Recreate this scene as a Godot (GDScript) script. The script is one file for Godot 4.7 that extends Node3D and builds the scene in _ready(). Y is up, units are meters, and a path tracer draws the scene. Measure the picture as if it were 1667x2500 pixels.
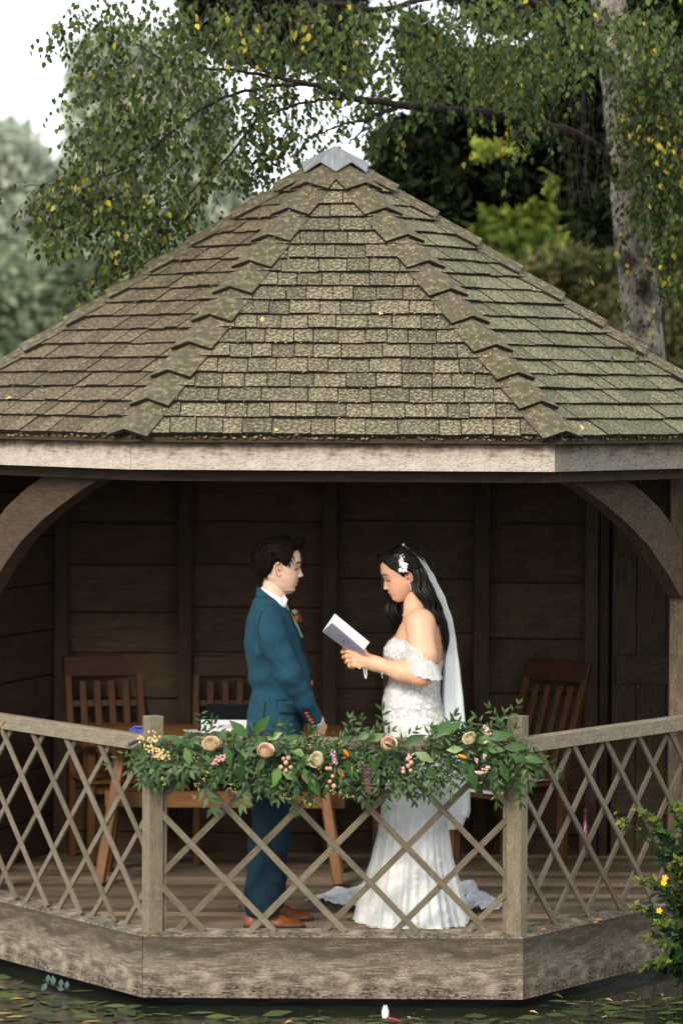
extends Node3D
# A thatch-brown hexagonal gazebo over a pond: a couple inside, a garland on its railing, birch branches above.
# World: origin at the middle of the front sill, x right, y up, z towards the viewer, metres.

const F := 9375.0
var cam_pos := Vector3(0.027, 2.443, 17.28)
var cam_basis := Basis(Vector3.RIGHT, -0.0304) * Basis(Vector3.BACK, 0.0057)
var rng := RandomNumberGenerator.new()
var noise := FastNoiseLite.new()
var M := {}
var G: Node3D      # the gazebo

# ---------------------------------------------------------------- small helpers
func P(px: float, py: float, z: float) -> Vector3:            # where the sight line of a photo point meets the plane at depth z
	var d: Vector3 = cam_basis * Vector3((px - 833.5) / F, -(py - 1250.0) / F, -1.0)
	return cam_pos + d * ((z - cam_pos.z) / d.z)

func PV(px: float, py: float, a: Vector3, b: Vector3) -> Vector3:   # the same for the upright plane through a and b
	var d: Vector3 = cam_basis * Vector3((px - 833.5) / F, -(py - 1250.0) / F, -1.0)
	var n := (b - a).cross(Vector3.UP).normalized()
	return cam_pos + d * (n.dot(a - cam_pos) / n.dot(d))

func shot(p: Vector3) -> Vector2:                              # a point's place in the photograph
	var c: Vector3 = cam_basis.inverse() * (p - cam_pos)
	return Vector2(833.5 - c.x / c.z * F, 1250.0 + c.y / c.z * F)

func rr(a: float, b: float) -> float:
	return rng.randf_range(a, b)

func lin(r: float, g: float, b: float, a := 1.0) -> Color:     # a base colour given as linear values
	var c := Color(r, g, b).linear_to_srgb()
	c.a = a
	return c

func gauss(x: float, s: float) -> float:
	return exp(-x * x / (s * s))

func table(t: Array, x: float) -> float:                       # smooth look-up in [[x, value], ...] with x rising
	if x <= t[0][0]:
		return t[0][1]
	for i in range(1, t.size()):
		if x <= t[i][0]:
			var k: float = (x - t[i - 1][0]) / (t[i][0] - t[i - 1][0])
			k = lerpf(k, k * k * (3.0 - 2.0 * k), 0.5)
			return lerpf(t[i - 1][1], t[i][1], k)
	return t[-1][1]

class Acc:
	var v := PackedVector3Array()
	var n := PackedVector3Array()
	var uv := PackedVector2Array()
	var c := PackedColorArray()
	var i := PackedInt32Array()
	var colored := false

	func vert(p: Vector3, t := Vector2.ZERO, col := Color.WHITE) -> int:
		v.append(p)
		uv.append(t)
		c.append(col)
		return v.size() - 1

	func face(pts: Array, nrm: Vector3, uvs: Array, col := Color.WHITE) -> void:   # a flat convex polygon that looks towards nrm
		var s := v.size()
		var cr: Vector3 = (pts[1] - pts[0]).cross(pts[2] - pts[0])
		var fl := cr.dot(nrm) > 0.0
		for k in pts.size():
			v.append(pts[k])
			uv.append(uvs[k])
			c.append(col)
		for k in range(1, pts.size() - 1):
			i.append(s)
			i.append(s + (k + 1 if fl else k))
			i.append(s + (k if fl else k + 1))

	func add(o: Acc, xf := Transform3D.IDENTITY) -> void:
		var s := v.size()
		for p in o.v:
			v.append(xf * p)
		uv.append_array(o.uv)
		c.append_array(o.c)
		for k in o.i:
			i.append(s + k)

	func orient(from := 0) -> void:                             # turn a closed shape's faces outwards
		var mid := Vector3.ZERO
		var vol := 0.0
		for k in range(from, i.size()):
			mid += v[i[k]]
		mid /= maxf(1.0, i.size() - from)
		for k in range(from, i.size(), 3):
			vol += (v[i[k]] - mid).dot((v[i[k + 1]] - mid).cross(v[i[k + 2]] - mid))
		if vol > 0.0:
			for k in range(from, i.size(), 3):
				var t := i[k]
				i[k] = i[k + 1]
				i[k + 1] = t

	func done() -> ArrayMesh:
		n.resize(v.size())
		n.fill(Vector3.ZERO)
		for k in range(0, i.size(), 3):
			var a := i[k]
			var b := i[k + 1]
			var d := i[k + 2]
			var cr := (v[d] - v[a]).cross(v[b] - v[a])
			n[a] += cr
			n[b] += cr
			n[d] += cr
		for k in n.size():
			n[k] = n[k].normalized() if n[k].length_squared() > 1e-24 else Vector3.UP
		var arr := []
		arr.resize(Mesh.ARRAY_MAX)
		arr[Mesh.ARRAY_VERTEX] = v
		arr[Mesh.ARRAY_NORMAL] = n
		arr[Mesh.ARRAY_TEX_UV] = uv
		if colored:
			arr[Mesh.ARRAY_COLOR] = c
		arr[Mesh.ARRAY_INDEX] = i
		var m := ArrayMesh.new()
		m.add_surface_from_arrays(Mesh.PRIMITIVE_TRIANGLES, arr)
		return m

func put(parent: Node, called: String, mesh: Mesh, mat: Material, xf := Transform3D.IDENTITY) -> MeshInstance3D:
	var o := MeshInstance3D.new()
	o.name = called
	o.mesh = mesh
	o.material_override = mat
	o.transform = xf
	parent.add_child(o, true)
	return o

func numbered(called: String) -> String:
	if not has_node(NodePath(called)):
		return called
	var k := 1
	while has_node(NodePath("%s_%03d" % [called, k])):
		k += 1
	return "%s_%03d" % [called, k]

func tag(o: Node, label: String, category: String, group := "", kind := "") -> void:
	if label:
		o.set_meta("label", label)
	if category:
		o.set_meta("category", category)
	if group:
		o.set_meta("group", group)
	if kind:
		o.set_meta("kind", kind)

func thing(called: String, label: String, category: String, at := Vector3.ZERO, turn := 0.0, group := "") -> Node3D:
	var o := Node3D.new()
	o.name = numbered(called)
	add_child(o)
	o.position = at
	o.rotation.y = turn
	tag(o, label, category, group)
	return o

func scatter(parent: Node, called: String, mesh: Mesh, mat: Material, xfs: Array, cols: Array) -> MultiMeshInstance3D:
	var mm := MultiMesh.new()
	mm.transform_format = MultiMesh.TRANSFORM_3D
	mm.use_colors = true
	mm.mesh = mesh
	mm.instance_count = xfs.size()
	for k in xfs.size():
		mm.set_instance_transform(k, xfs[k])
		mm.set_instance_color(k, cols[k])
	var o := MultiMeshInstance3D.new()
	o.name = called
	o.multimesh = mm
	o.material_override = mat
	o.set_meta("kind", "stuff")
	parent.add_child(o, true)
	return o

# ---------------------------------------------------------------- shapes
func box_into(a: Acc, size: Vector3, ch: float, xf := Transform3D.IDENTITY, off := Vector2.ZERO) -> void:   # a box with chamfered edges, its grain along x
	var h := size * 0.5
	var uvof := func(p: Vector3, nn: Vector3) -> Vector2:
		if absf(nn.x) > 0.8:
			return Vector2(p.y * 0.4, p.z) + off
		return Vector2(p.x, p.y if absf(nn.z) > absf(nn.y) else p.z + 0.31) + off
	var pt := func(s: Vector3, ax: int) -> Vector3:
		var q := Vector3(s.x * (h.x - ch), s.y * (h.y - ch), s.z * (h.z - ch))
		q[ax] = s[ax] * h[ax]
		return q
	var poly := func(ps: Array) -> void:
		var nn: Vector3 = (ps[1] - ps[0]).cross(ps[2] - ps[0]).normalized()
		if nn.dot(ps[0] + ps[2]) < 0.0:
			nn = -nn
		var us := []
		var ws := []
		for p in ps:
			us.append(uvof.call(p, nn))
			ws.append(xf * p)
		a.face(ws, xf.basis * nn, us)
	for ax in 3:
		var b1 := (ax + 1) % 3
		var b2 := (ax + 2) % 3
		for sg in [-1.0, 1.0]:
			var ps := []
			for q in [[-1.0, -1.0], [1.0, -1.0], [1.0, 1.0], [-1.0, 1.0]]:
				var s := Vector3.ZERO
				s[ax] = sg
				s[b1] = q[0]
				s[b2] = q[1]
				ps.append(pt.call(s, ax))
			poly.call(ps)
			if ch > 0.0:
				for s2 in [-1.0, 1.0]:                         # the edges between ax and b1
					var e := []
					for q in [[-1.0, ax], [1.0, ax], [1.0, b1], [-1.0, b1]]:
						var s := Vector3.ZERO
						s[ax] = sg
						s[b1] = s2
						s[b2] = q[0]
						e.append(pt.call(s, q[1]))
					poly.call(e)
	if ch > 0.0:
		for sx in [-1.0, 1.0]:
			for sy in [-1.0, 1.0]:
				for sz in [-1.0, 1.0]:
					var s := Vector3(sx, sy, sz)
					poly.call([pt.call(s, 0), pt.call(s, 1), pt.call(s, 2)])

func box(size: Vector3, ch := 0.003) -> ArrayMesh:
	var a := Acc.new()
	box_into(a, size, minf(ch, minf(size.x, minf(size.y, size.z)) * 0.3), Transform3D.IDENTITY, Vector2(rr(0, 9), rr(0, 9)))
	return a.done()

func along(p: Vector3, q: Vector3, side: Vector3) -> Transform3D:   # x from p to q, z as near as can be to side, origin midway
	var x := (q - p).normalized()
	var y := side.cross(x).normalized()
	return Transform3D(Basis(x, y, x.cross(y)), (p + q) * 0.5)

func bar(parent: Node, called: String, p: Vector3, q: Vector3, w: float, t: float, side: Vector3, mat: Material, ch := 0.003) -> MeshInstance3D:   # w across, t along side
	return put(parent, called, box(Vector3(p.distance_to(q), w, t), ch), mat, along(p, q, side))

func extrude(a: Acc, outline: Array, depth: float, xf: Transform3D, off := Vector2.ZERO, sc := 1.0) -> void:   # a plate: an outline in x and y, depth along z, centred
	var poly := PackedVector2Array(outline)
	if Geometry2D.is_polygon_clockwise(poly):
		poly.reverse()
	var tri := Geometry2D.triangulate_polygon(poly)
	var h := depth * 0.5
	for k in range(0, tri.size(), 3):
		var ps := []
		var us := []
		for m in 3:
			var q := poly[tri[k + m]]
			ps.append(q)
			us.append(q * sc + off)
		for s in [h, -h]:
			var w := []
			for q in ps:
				w.append(xf * Vector3(q.x, q.y, s))
			a.face(w, xf.basis.z * signf(s), us)
	for k in poly.size():
		var p := poly[k]
		var q := poly[(k + 1) % poly.size()]
		var d := q - p
		a.face([xf * Vector3(p.x, p.y, h), xf * Vector3(q.x, q.y, h), xf * Vector3(q.x, q.y, -h), xf * Vector3(p.x, p.y, -h)], xf.basis * Vector3(d.y, -d.x, 0.0),
			[p * sc + off, q * sc + off, q * sc + off + Vector2(0, depth), p * sc + off + Vector2(0, depth)])

func tube(a: Acc, path: Array, rad: Array, sides := 7, col := Color.WHITE, capped := true) -> void:
	var first := a.i.size()
	var s0 := a.v.size()
	var up := Vector3.UP
	var t0: Vector3 = (path[1] - path[0]).normalized()
	var u := t0.cross(Vector3(0.31, 0.12, 0.94)).normalized()
	var run := 0.0
	for k in path.size():
		var t: Vector3 = (path[mini(k + 1, path.size() - 1)] - path[maxi(k - 1, 0)]).normalized()
		u = (u - t * u.dot(t)).normalized()
		var w := t.cross(u)
		if k > 0:
			run += path[k].distance_to(path[k - 1])
		var r: float = rad[mini(k, rad.size() - 1)]
		for s in sides + 1:
			var an := TAU * s / sides
			a.vert(path[k] + (u * cos(an) + w * sin(an)) * r, Vector2(run, an / TAU), col)
	for k in path.size() - 1:
		for s in sides:
			var b := s0 + k * (sides + 1) + s
			a.i.append_array([b, b + 1, b + sides + 1, b + 1, b + sides + 2, b + sides + 1])
	if capped:
		for e in 2:
			var k := 0 if e == 0 else path.size() - 1
			var m := a.vert(path[k], Vector2.ZERO, col)
			for s in sides:
				var b := s0 + k * (sides + 1) + s
				a.i.append_array([m, b + 1, b] if e == 0 else [m, b, b + 1])
	a.orient(first)

func ball(a: Acc, at: Vector3, r: Vector3, segs := 10, rows := 7, col := Color.WHITE, xf := Basis.IDENTITY) -> void:
	var first := a.i.size()
	var s0 := a.v.size()
	for y in rows + 1:
		var la := PI * y / rows
		for s in segs + 1:
			var an := TAU * s / segs
			var d := Vector3(sin(la) * cos(an), cos(la), sin(la) * sin(an))
			a.vert(at + xf * (d * r), Vector2(float(s) / segs, float(y) / rows), col)
	for y in rows:
		for s in segs:
			var b := s0 + y * (segs + 1) + s
			a.i.append_array([b, b + 1, b + segs + 1, b + 1, b + segs + 2, b + segs + 1])
	a.orient(first)

func lathe(a: Acc, prof: Array, segs := 16, col := Color.WHITE) -> void:   # prof: [radius, height] pairs
	var first := a.i.size()
	var s0 := a.v.size()
	for k in prof.size():
		for s in segs + 1:
			var an := TAU * s / segs
			a.vert(Vector3(cos(an) * prof[k][0], prof[k][1], sin(an) * prof[k][0]), Vector2(float(s) / segs, prof[k][1]), col)
	for k in prof.size() - 1:
		for s in segs:
			var b := s0 + k * (segs + 1) + s
			a.i.append_array([b, b + 1, b + segs + 1, b + 1, b + segs + 2, b + segs + 1])
	a.orient(first)

func grid(a: Acc, rows: int, cols: int, at: Callable, close := false) -> void:   # at(row 0..1, column 0..1) gives [point, uv, colour]
	var first := a.i.size()
	var s0 := a.v.size()
	for r in rows + 1:
		for q in cols + 1:
			var e: Array = at.call(float(r) / rows, float(q) / cols)
			a.vert(e[0], e[1], e[2] if e.size() > 2 else Color.WHITE)
	for r in rows:
		for q in cols:
			var b := s0 + r * (cols + 1) + q
			var q1 := b + 1
			if close and q == cols - 1:
				q1 = s0 + r * (cols + 1)
			a.i.append_array([b, q1, b + cols + 1, q1, q1 + cols + 1, b + cols + 1])
	if close:
		a.orient(first)

func mitre(chain: Array, k: int) -> Vector3:                   # the way inwards at a corner of a plan chain, scaled so that n metres of it are n metres off both walls
	var out := []
	for e in [[k - 1, k], [k, k + 1]]:
		if e[0] >= 0 and e[1] < chain.size():
			var d: Vector3 = (chain[e[1]] - chain[e[0]])
			d.y = 0.0
			out.append(Vector3.UP.cross(d.normalized()))
	if out.size() == 1:
		return out[0]
	var m: Vector3 = (out[0] + out[1]).normalized()
	return m / m.dot(out[0])

func sill(parent: Node, called: String, chain: Array, k: int, prof: Array, mat: Material, trim0 := 0.0, trim1 := 0.0, level := false) -> MeshInstance3D:   # a mitred timber: prof is [inwards, height] round its section
	var a := Acc.new()
	var off := Vector2(rr(0, 9), 0.0 if level else rr(0, 9))
	var d: Vector3 = (chain[k + 1] - chain[k]).normalized()
	var p := []
	var q := []
	for e in prof:
		p.append(chain[k] + mitre(chain, k) * e[0] + Vector3.UP * e[1] + d * trim0)
		q.append(chain[k + 1] + mitre(chain, k + 1) * e[0] + Vector3.UP * e[1] - d * trim1)
	var mid := Vector3.ZERO
	for e in p + q:
		mid += e / (2.0 * prof.size())
	var run := 0.0
	for j in prof.size():
		var j2 := (j + 1) % prof.size()
		var w: float = Vector2(prof[j2][0] - prof[j][0], prof[j2][1] - prof[j][1]).length()
		var nn: Vector3 = (q[j] - p[j]).cross(p[j2] - p[j])
		if nn.dot((p[j] + q[j2]) * 0.5 - mid) < 0.0:
			nn = -nn
		a.face([p[j], q[j], q[j2], p[j2]], nn, [off + Vector2((p[j] - chain[k]).dot(d), run), off + Vector2((q[j] - chain[k]).dot(d), run), off + Vector2((q[j2] - chain[k]).dot(d), run + w), off + Vector2((p[j2] - chain[k]).dot(d), run + w)])
		run += w
	for e in [[p, -d], [q, d]]:
		var us := []
		for x in prof:
			us.append(Vector2(x[0], x[1]))
		a.face(e[0], e[1], us)
	return put(parent, called, a.done(), mat)

# ---------------------------------------------------------------- bodies: a smooth field and its surface
class Field:
	var caps := []                 # [a, b, ra, rb]
	var k := 0.03
	var stack := []                # [y, cx, cz, a, b]
	var floor_y := -99.0
	var top_y := 99.0
	var rough := 0.0
	var cut = null                 # a Plane: what lies above it is taken off
	var fine := FastNoiseLite.new()
	var fold = null

	func at(p: Vector3) -> float:
		return near(p, caps)

	func near(p: Vector3, some: Array) -> float:
		var d := 9.0
		if stack.size():
			var n := stack.size()
			var j := 1
			while j < n - 1 and p.y > stack[j][0]:
				j += 1
			var s: Array = stack[j - 1]
			var e: Array = stack[j]
			var t := clampf((p.y - s[0]) / (e[0] - s[0]), 0.0, 1.0)
			t = lerpf(t, t * t * (3.0 - 2.0 * t), 0.5)
			var a := lerpf(s[3], e[3], t)
			var b := lerpf(s[4], e[4], t)
			var x := (p.x - lerpf(s[1], e[1], t)) / a
			var z := (p.z - lerpf(s[2], e[2], t)) / b
			d = (sqrt(x * x + z * z) - 1.0) * minf(a, b) * 0.9
			var over := maxf(stack[0][0] - p.y, p.y - stack[n - 1][0])
			if over > 0.0:
				d = sqrt(maxf(d, 0.0) ** 2 + over * over) + minf(d, 0.0)
				d = maxf(d, over)
		for q in some:
			var ab: Vector3 = q[1] - q[0]
			var ap: Vector3 = p - q[0]
			var t := clampf(ap.dot(ab) / maxf(ab.length_squared(), 1e-9), 0.0, 1.0)
			var e: float = (ap - ab * t).length() - lerpf(q[2], q[3], t)
			var h := maxf(k - absf(d - e), 0.0) / k
			d = minf(d, e) - h * h * k * 0.25
		if fold != null:
			d += fold.call(p)
		if rough > 0.0:
			d += fine.get_noise_3dv(p) * rough
		if cut != null:
			d = maxf(d, cut.distance_to(p))
		return maxf(maxf(d, floor_y - p.y), p.y - top_y)

func skin_of(f: Field, lo: Vector3, hi: Vector3, cell: float, a: Acc, col = null) -> void:   # surface nets
	var nx := int(ceil((hi.x - lo.x) / cell))
	var ny := int(ceil((hi.y - lo.y) / cell))
	var nz := int(ceil((hi.z - lo.z) / cell))
	var B := 6
	nx = (nx / B + 1) * B
	ny = (ny / B + 1) * B
	nz = (nz / B + 1) * B
	var sx := nx + 1
	var sy := sx * (ny + 1)
	var val := PackedFloat32Array()
	val.resize(sy * (nz + 1))
	val.fill(1.0)
	var known := PackedByteArray()
	known.resize(val.size())
	var busy := []
	for bz in range(0, nz, B):
		for by in range(0, ny, B):
			for bx in range(0, nx, B):
				var mid := lo + Vector3(bx + 3, by + 3, bz + 3) * cell
				var d := f.at(mid)
				if absf(d) > B * cell * 1.0:
					if d < 0.0:
						for z in B + 1:
							for y in B + 1:
								for x in B + 1:
									var id := bx + x + (by + y) * sx + (bz + z) * sy
									if known[id] == 0:
										val[id] = -1.0
					continue
				busy.append(Vector3i(bx, by, bz))
				var some := []                                     # the limbs that matter in this block
				for q in f.caps:
					var ab: Vector3 = q[1] - q[0]
					var t := clampf((mid - q[0]).dot(ab) / maxf(ab.length_squared(), 1e-9), 0.0, 1.0)
					if (mid - q[0] - ab * t).length() - maxf(q[2], q[3]) < maxf(d, 0.0) + B * cell * 1.75 + f.k:
						some.append(q)
				for z in B + 1:
					for y in B + 1:
						for x in B + 1:
							var id := bx + x + (by + y) * sx + (bz + z) * sy
							if known[id] == 0:
								known[id] = 1
								val[id] = f.near(lo + Vector3(bx + x, by + y, bz + z) * cell, some)
	var cellv := {}
	var s0 := a.v.size()
	var corners := [Vector3i(0, 0, 0), Vector3i(1, 0, 0), Vector3i(0, 1, 0), Vector3i(1, 1, 0), Vector3i(0, 0, 1), Vector3i(1, 0, 1), Vector3i(0, 1, 1), Vector3i(1, 1, 1)]
	var edges := [[0, 1], [2, 3], [4, 5], [6, 7], [0, 2], [1, 3], [4, 6], [5, 7], [0, 4], [1, 5], [2, 6], [3, 7]]
	var offs := [0, 1, sx, sx + 1, sy, sy + 1, sx + sy, sx + sy + 1]
	for b in busy:
		for z in B:
			for y in B:
				for x in B:
					var id: int = b.x + x + (b.y + y) * sx + (b.z + z) * sy
					var neg := 0
					for o in offs:
						if val[id + o] < 0.0:
							neg += 1
					if neg == 0 or neg == 8:
						continue
					var sum := Vector3.ZERO
					var cnt := 0
					for e in edges:
						var va := val[id + offs[e[0]]]
						var vb := val[id + offs[e[1]]]
						if (va < 0.0) != (vb < 0.0):
							var t := va / (va - vb)
							sum += Vector3(corners[e[0]]).lerp(Vector3(corners[e[1]]), t)
							cnt += 1
					var p: Vector3 = lo + (Vector3(b.x + x, b.y + y, b.z + z) + sum / cnt) * cell
					cellv[id] = a.vert(p, Vector2(p.x + p.z * 0.7, p.y), col.call(p) if col != null else Color.WHITE)
	for id in cellv:
		for e in [[1, sx, sy], [sx, sy, 1], [sy, 1, sx]]:
			var va := val[id]
			var vb := val[id + e[0]]
			if (va < 0.0) == (vb < 0.0):
				continue
			var q := [id, id - e[1], id - e[1] - e[2], id - e[2]]
			if not (cellv.has(q[1]) and cellv.has(q[2]) and cellv.has(q[3])):
				continue
			var w: Array = [cellv[q[0]], cellv[q[1]], cellv[q[2]], cellv[q[3]]]
			if va < 0.0:
				a.i.append_array([w[0], w[2], w[1], w[0], w[3], w[2]])
			else:
				a.i.append_array([w[0], w[1], w[2], w[0], w[2], w[3]])

# ---------------------------------------------------------------- textures and materials
func grey(seed_: int, w: int, h: int, freq: float, octaves := 3) -> PackedByteArray:   # seamless noise, w by h of it, blown up to 512 by 512
	noise.seed = seed_
	noise.frequency = freq
	noise.fractal_octaves = octaves
	var im := noise.get_seamless_image(w, h, false, false, 0.15, true)
	im.resize(512, 512, Image.INTERPOLATE_CUBIC)
	im.convert(Image.FORMAT_L8)
	return im.get_data()

func from_mix(f: Callable) -> ImageTexture:                     # f(index) gives a colour in sRGB, 0..1
	var d := PackedByteArray()
	d.resize(512 * 512 * 3)
	for k in 512 * 512:
		var c: Color = f.call(k)
		d[k * 3] = int(clampf(c.r, 0, 1) * 255.0)
		d[k * 3 + 1] = int(clampf(c.g, 0, 1) * 255.0)
		d[k * 3 + 2] = int(clampf(c.b, 0, 1) * 255.0)
	return ImageTexture.create_from_image(Image.create_from_data(512, 512, false, Image.FORMAT_RGB8, d))

func from_grey(d: PackedByteArray) -> ImageTexture:
	return ImageTexture.create_from_image(Image.create_from_data(512, 512, false, Image.FORMAT_L8, d))

func mat(called: String, c: Color, rough := 0.8, tex: Texture2D = null, uvs := Vector2.ONE, bump: Texture2D = null, relief := 0.0) -> StandardMaterial3D:
	var m := StandardMaterial3D.new()
	m.resource_name = called
	m.albedo_color = c
	m.roughness = rough
	m.metallic_specular = 0.4
	m.albedo_texture = tex
	m.uv1_scale = Vector3(uvs.x, uvs.y, 1.0)
	if bump:
		m.heightmap_enabled = true
		m.heightmap_texture = bump
		m.heightmap_scale = relief
	M[called] = m
	return m

func materials() -> void:
	noise.noise_type = FastNoiseLite.TYPE_SIMPLEX_SMOOTH
	# timber: streaks along u, blotches, checks
	var fine := grey(1, 84, 512, 0.35, 3)
	var mid := grey(2, 22, 110, 0.22, 3)
	var blot := grey(3, 70, 50, 0.06, 4)
	var spots := grey(4, 256, 256, 0.09, 4)
	var tw := grey(5, 512, 512, 0.45, 2)
	var lich0 := grey(6, 200, 256, 0.12, 3)
	var crust0 := grey(8, 512, 512, 0.25, 2)
	var cloud := grey(9, 26, 44, 0.09, 3)
	var tall := grey(7, 200, 24, 0.10, 3)
	var wood := PackedByteArray()
	wood.resize(512 * 512)
	for k in 512 * 512:
		wood[k] = int(clampf(128.0 + 0.72 * (fine[k] - 128) + 0.28 * (mid[k] - 128) + 0.30 * (blot[k] - 128), 0.0, 255.0))
	var wood_h := from_grey(wood)
	var pale := from_mix(func(k: int) -> Color:
		var g := wood[k] / 255.0
		var b := smoothstep(0.45, 0.75, blot[k] / 255.0)
		var s := smoothstep(0.66, 0.78, spots[k] / 255.0)
		var c := Color(0.47, 0.42, 0.37).lerp(Color(0.86, 0.80, 0.74), smoothstep(0.1, 0.9, g))
		c = c.lerp(Color(0.42, 0.38, 0.32), b * 0.45)
		return c.lerp(Color(0.80, 0.76, 0.70), s * 0.25))
	var mossy := from_mix(func(k: int) -> Color:
		var g := wood[k] / 255.0
		var b := smoothstep(0.5, 0.75, blot[k] / 255.0)
		var c := Color(0.52, 0.47, 0.40).lerp(Color(0.86, 0.81, 0.74), smoothstep(0.1, 0.95, g))
		return c.lerp(Color(0.54, 0.54, 0.40), b * 0.40))
	var brown := from_mix(func(k: int) -> Color:
		var g := wood[k] / 255.0
		var b := smoothstep(0.5, 0.75, blot[k] / 255.0)
		var c := Color(0.62, 0.55, 0.48).lerp(Color(0.95, 0.89, 0.83), smoothstep(0.1, 0.95, g))
		return c.lerp(Color(0.55, 0.51, 0.46), b * 0.5))
	# weathered faces: the row is the height on the board, so that splash marks keep to its foot and run-off to its top
	var sillt := from_mix(func(k: int) -> Color:
		var t := (k / 512) / 512.0
		var g := wood[k] / 255.0
		var b := blot[k] / 255.0 - 0.5
		var cl := cloud[k] / 255.0 - 0.5
		var c := Color(0.40, 0.36, 0.31).lerp(Color(0.92, 0.87, 0.80), smoothstep(0.20, 0.84, g + cl * 0.22))
		c = c.lerp(Color(0.30, 0.275, 0.22), 0.70 * smoothstep(0.50, 1.0, t + b * 0.5 + cl * 0.5))
		c = c.lerp(Color(0.33, 0.29, 0.24), 0.3 * smoothstep(0.14, 0.32, cl))
		var low := smoothstep(0.27, 0.02, t + b * 0.35 + cl * 0.25)
		c = c.lerp(Color(0.24, 0.21, 0.175), low * smoothstep(0.40, 0.68, 0.2 * tall[k] / 255.0 + 0.8 * spots[k] / 255.0) * 0.8)
		return c.lerp(Color(0.84, 0.80, 0.72), low * smoothstep(0.62, 0.74, 0.7 * lich0[k] / 255.0 + 0.3 * crust0[k] / 255.0) * 0.75))
	var fasct := from_mix(func(k: int) -> Color:
		var t := (k / 512) / 512.0
		var g := wood[k] / 255.0
		var b := blot[k] / 255.0 - 0.5
		var drip := tall[k] / 255.0 - 0.5
		var c := Color(0.76, 0.72, 0.68).lerp(Color(1.0, 0.97, 0.94), smoothstep(0.15, 0.85, g))
		c = c.lerp(Color(0.36, 0.29, 0.235), 0.85 * smoothstep(0.38, 1.05, t + drip * 0.22 + b * 0.5))
		return c.lerp(Color(0.50, 0.42, 0.36), 0.5 * smoothstep(0.62, 0.70, spots[k] / 255.0)))
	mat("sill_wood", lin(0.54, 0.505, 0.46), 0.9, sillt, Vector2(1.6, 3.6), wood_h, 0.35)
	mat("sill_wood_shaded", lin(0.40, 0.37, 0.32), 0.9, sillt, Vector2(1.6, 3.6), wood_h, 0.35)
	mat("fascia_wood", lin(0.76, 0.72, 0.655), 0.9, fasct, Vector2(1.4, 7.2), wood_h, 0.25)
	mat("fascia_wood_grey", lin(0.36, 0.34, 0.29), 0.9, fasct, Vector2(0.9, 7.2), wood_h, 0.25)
	mat("rail_wood", lin(0.58, 0.555, 0.51), 0.9, mossy, Vector2(1.1, 3.0), wood_h, 0.3)
	mat("lattice_wood", lin(0.35, 0.325, 0.28), 0.9, mossy, Vector2(1.4, 4.0), wood_h, 0.3)
	mat("lattice_wood_grey", lin(0.45, 0.425, 0.385), 0.9, mossy, Vector2(1.4, 4.0), wood_h, 0.3)
	mat("post_wood", lin(0.48, 0.45, 0.395), 0.9, mossy, Vector2(1.1, 3.0), wood_h, 0.3)
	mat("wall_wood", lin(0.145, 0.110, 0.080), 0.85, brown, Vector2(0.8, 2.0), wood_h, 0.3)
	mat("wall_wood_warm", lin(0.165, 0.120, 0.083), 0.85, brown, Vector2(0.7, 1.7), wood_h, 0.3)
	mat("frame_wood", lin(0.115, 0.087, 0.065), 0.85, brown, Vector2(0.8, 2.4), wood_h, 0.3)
	mat("brace_wood", lin(0.20, 0.155, 0.11), 0.85, pale, Vector2(1.5, 3.0), wood_h, 0.3)
	mat("main_post_wood", lin(0.42, 0.37, 0.30), 0.85, pale, Vector2(1.2, 3.0), wood_h, 0.3)
	mat("door_wood", lin(0.18, 0.15, 0.115), 0.85, brown, Vector2(0.8, 2.4), wood_h, 0.4)
	for v in 4:
		mat("deck_wood%d" % v, lin(0.66, 0.575, 0.46) * (0.64 + 0.12 * v), 0.85, brown, Vector2(0.7, 5.0), wood_h, 0.6)
	mat("teak", lin(0.36, 0.185, 0.072), 0.45, brown, Vector2(1.2, 5.0), wood_h, 0.1)
	mat("chair_teak", lin(0.23, 0.115, 0.048), 0.5, brown, Vector2(1.2, 5.0), wood_h, 0.1)
	mat("teak_dark", lin(0.13, 0.066, 0.032), 0.5, brown, Vector2(1.2, 5.0), wood_h, 0.1)
	mat("dark_void", lin(0.02, 0.017, 0.014), 1.0)
	# shingles with lichen
	var lich := grey(11, 256, 256, 0.055, 4)
	var crust := grey(12, 512, 512, 0.16, 3)
	var bump := PackedByteArray()
	bump.resize(512 * 512)
	for k in 512 * 512:
		bump[k] = int(clampf(0.4 * lich[k] + 0.4 * crust[k] + 0.2 * wood[k], 0, 255))
	var tile_h := from_grey(bump)
	for e in [["tile_front", Color(0.385, 0.35, 0.285), Color(0.86, 0.82, 0.70), 0.525], ["tile_left", Color(0.375, 0.32, 0.25), Color(0.82, 0.76, 0.64), 0.54], ["tile_right", Color(0.40, 0.385, 0.285), Color(0.80, 0.80, 0.65), 0.515]]:
		var base: Color = e[1]
		var lc: Color = e[2]
		var th: float = e[3]
		var t := from_mix(func(k: int) -> Color:
			var c := base * (0.70 + 0.55 * wood[k] / 255.0)
			c = c.lerp(Color(0.36, 0.35, 0.20), smoothstep(0.5, 0.8, blot[k] / 255.0) * 0.5)
			return c.lerp(lc * (0.80 + 0.35 * crust[k] / 255.0), smoothstep(th, th + 0.08, 0.42 * lich[k] / 255.0 + 0.58 * crust[k] / 255.0) * 0.9))
		for v in 3:
			mat(e[0] + str(v), lin(0.56, 0.53, 0.475) * (0.88 + 0.08 * v), 0.95, t, Vector2(3.3, 3.3), tile_h, 0.35)
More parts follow.
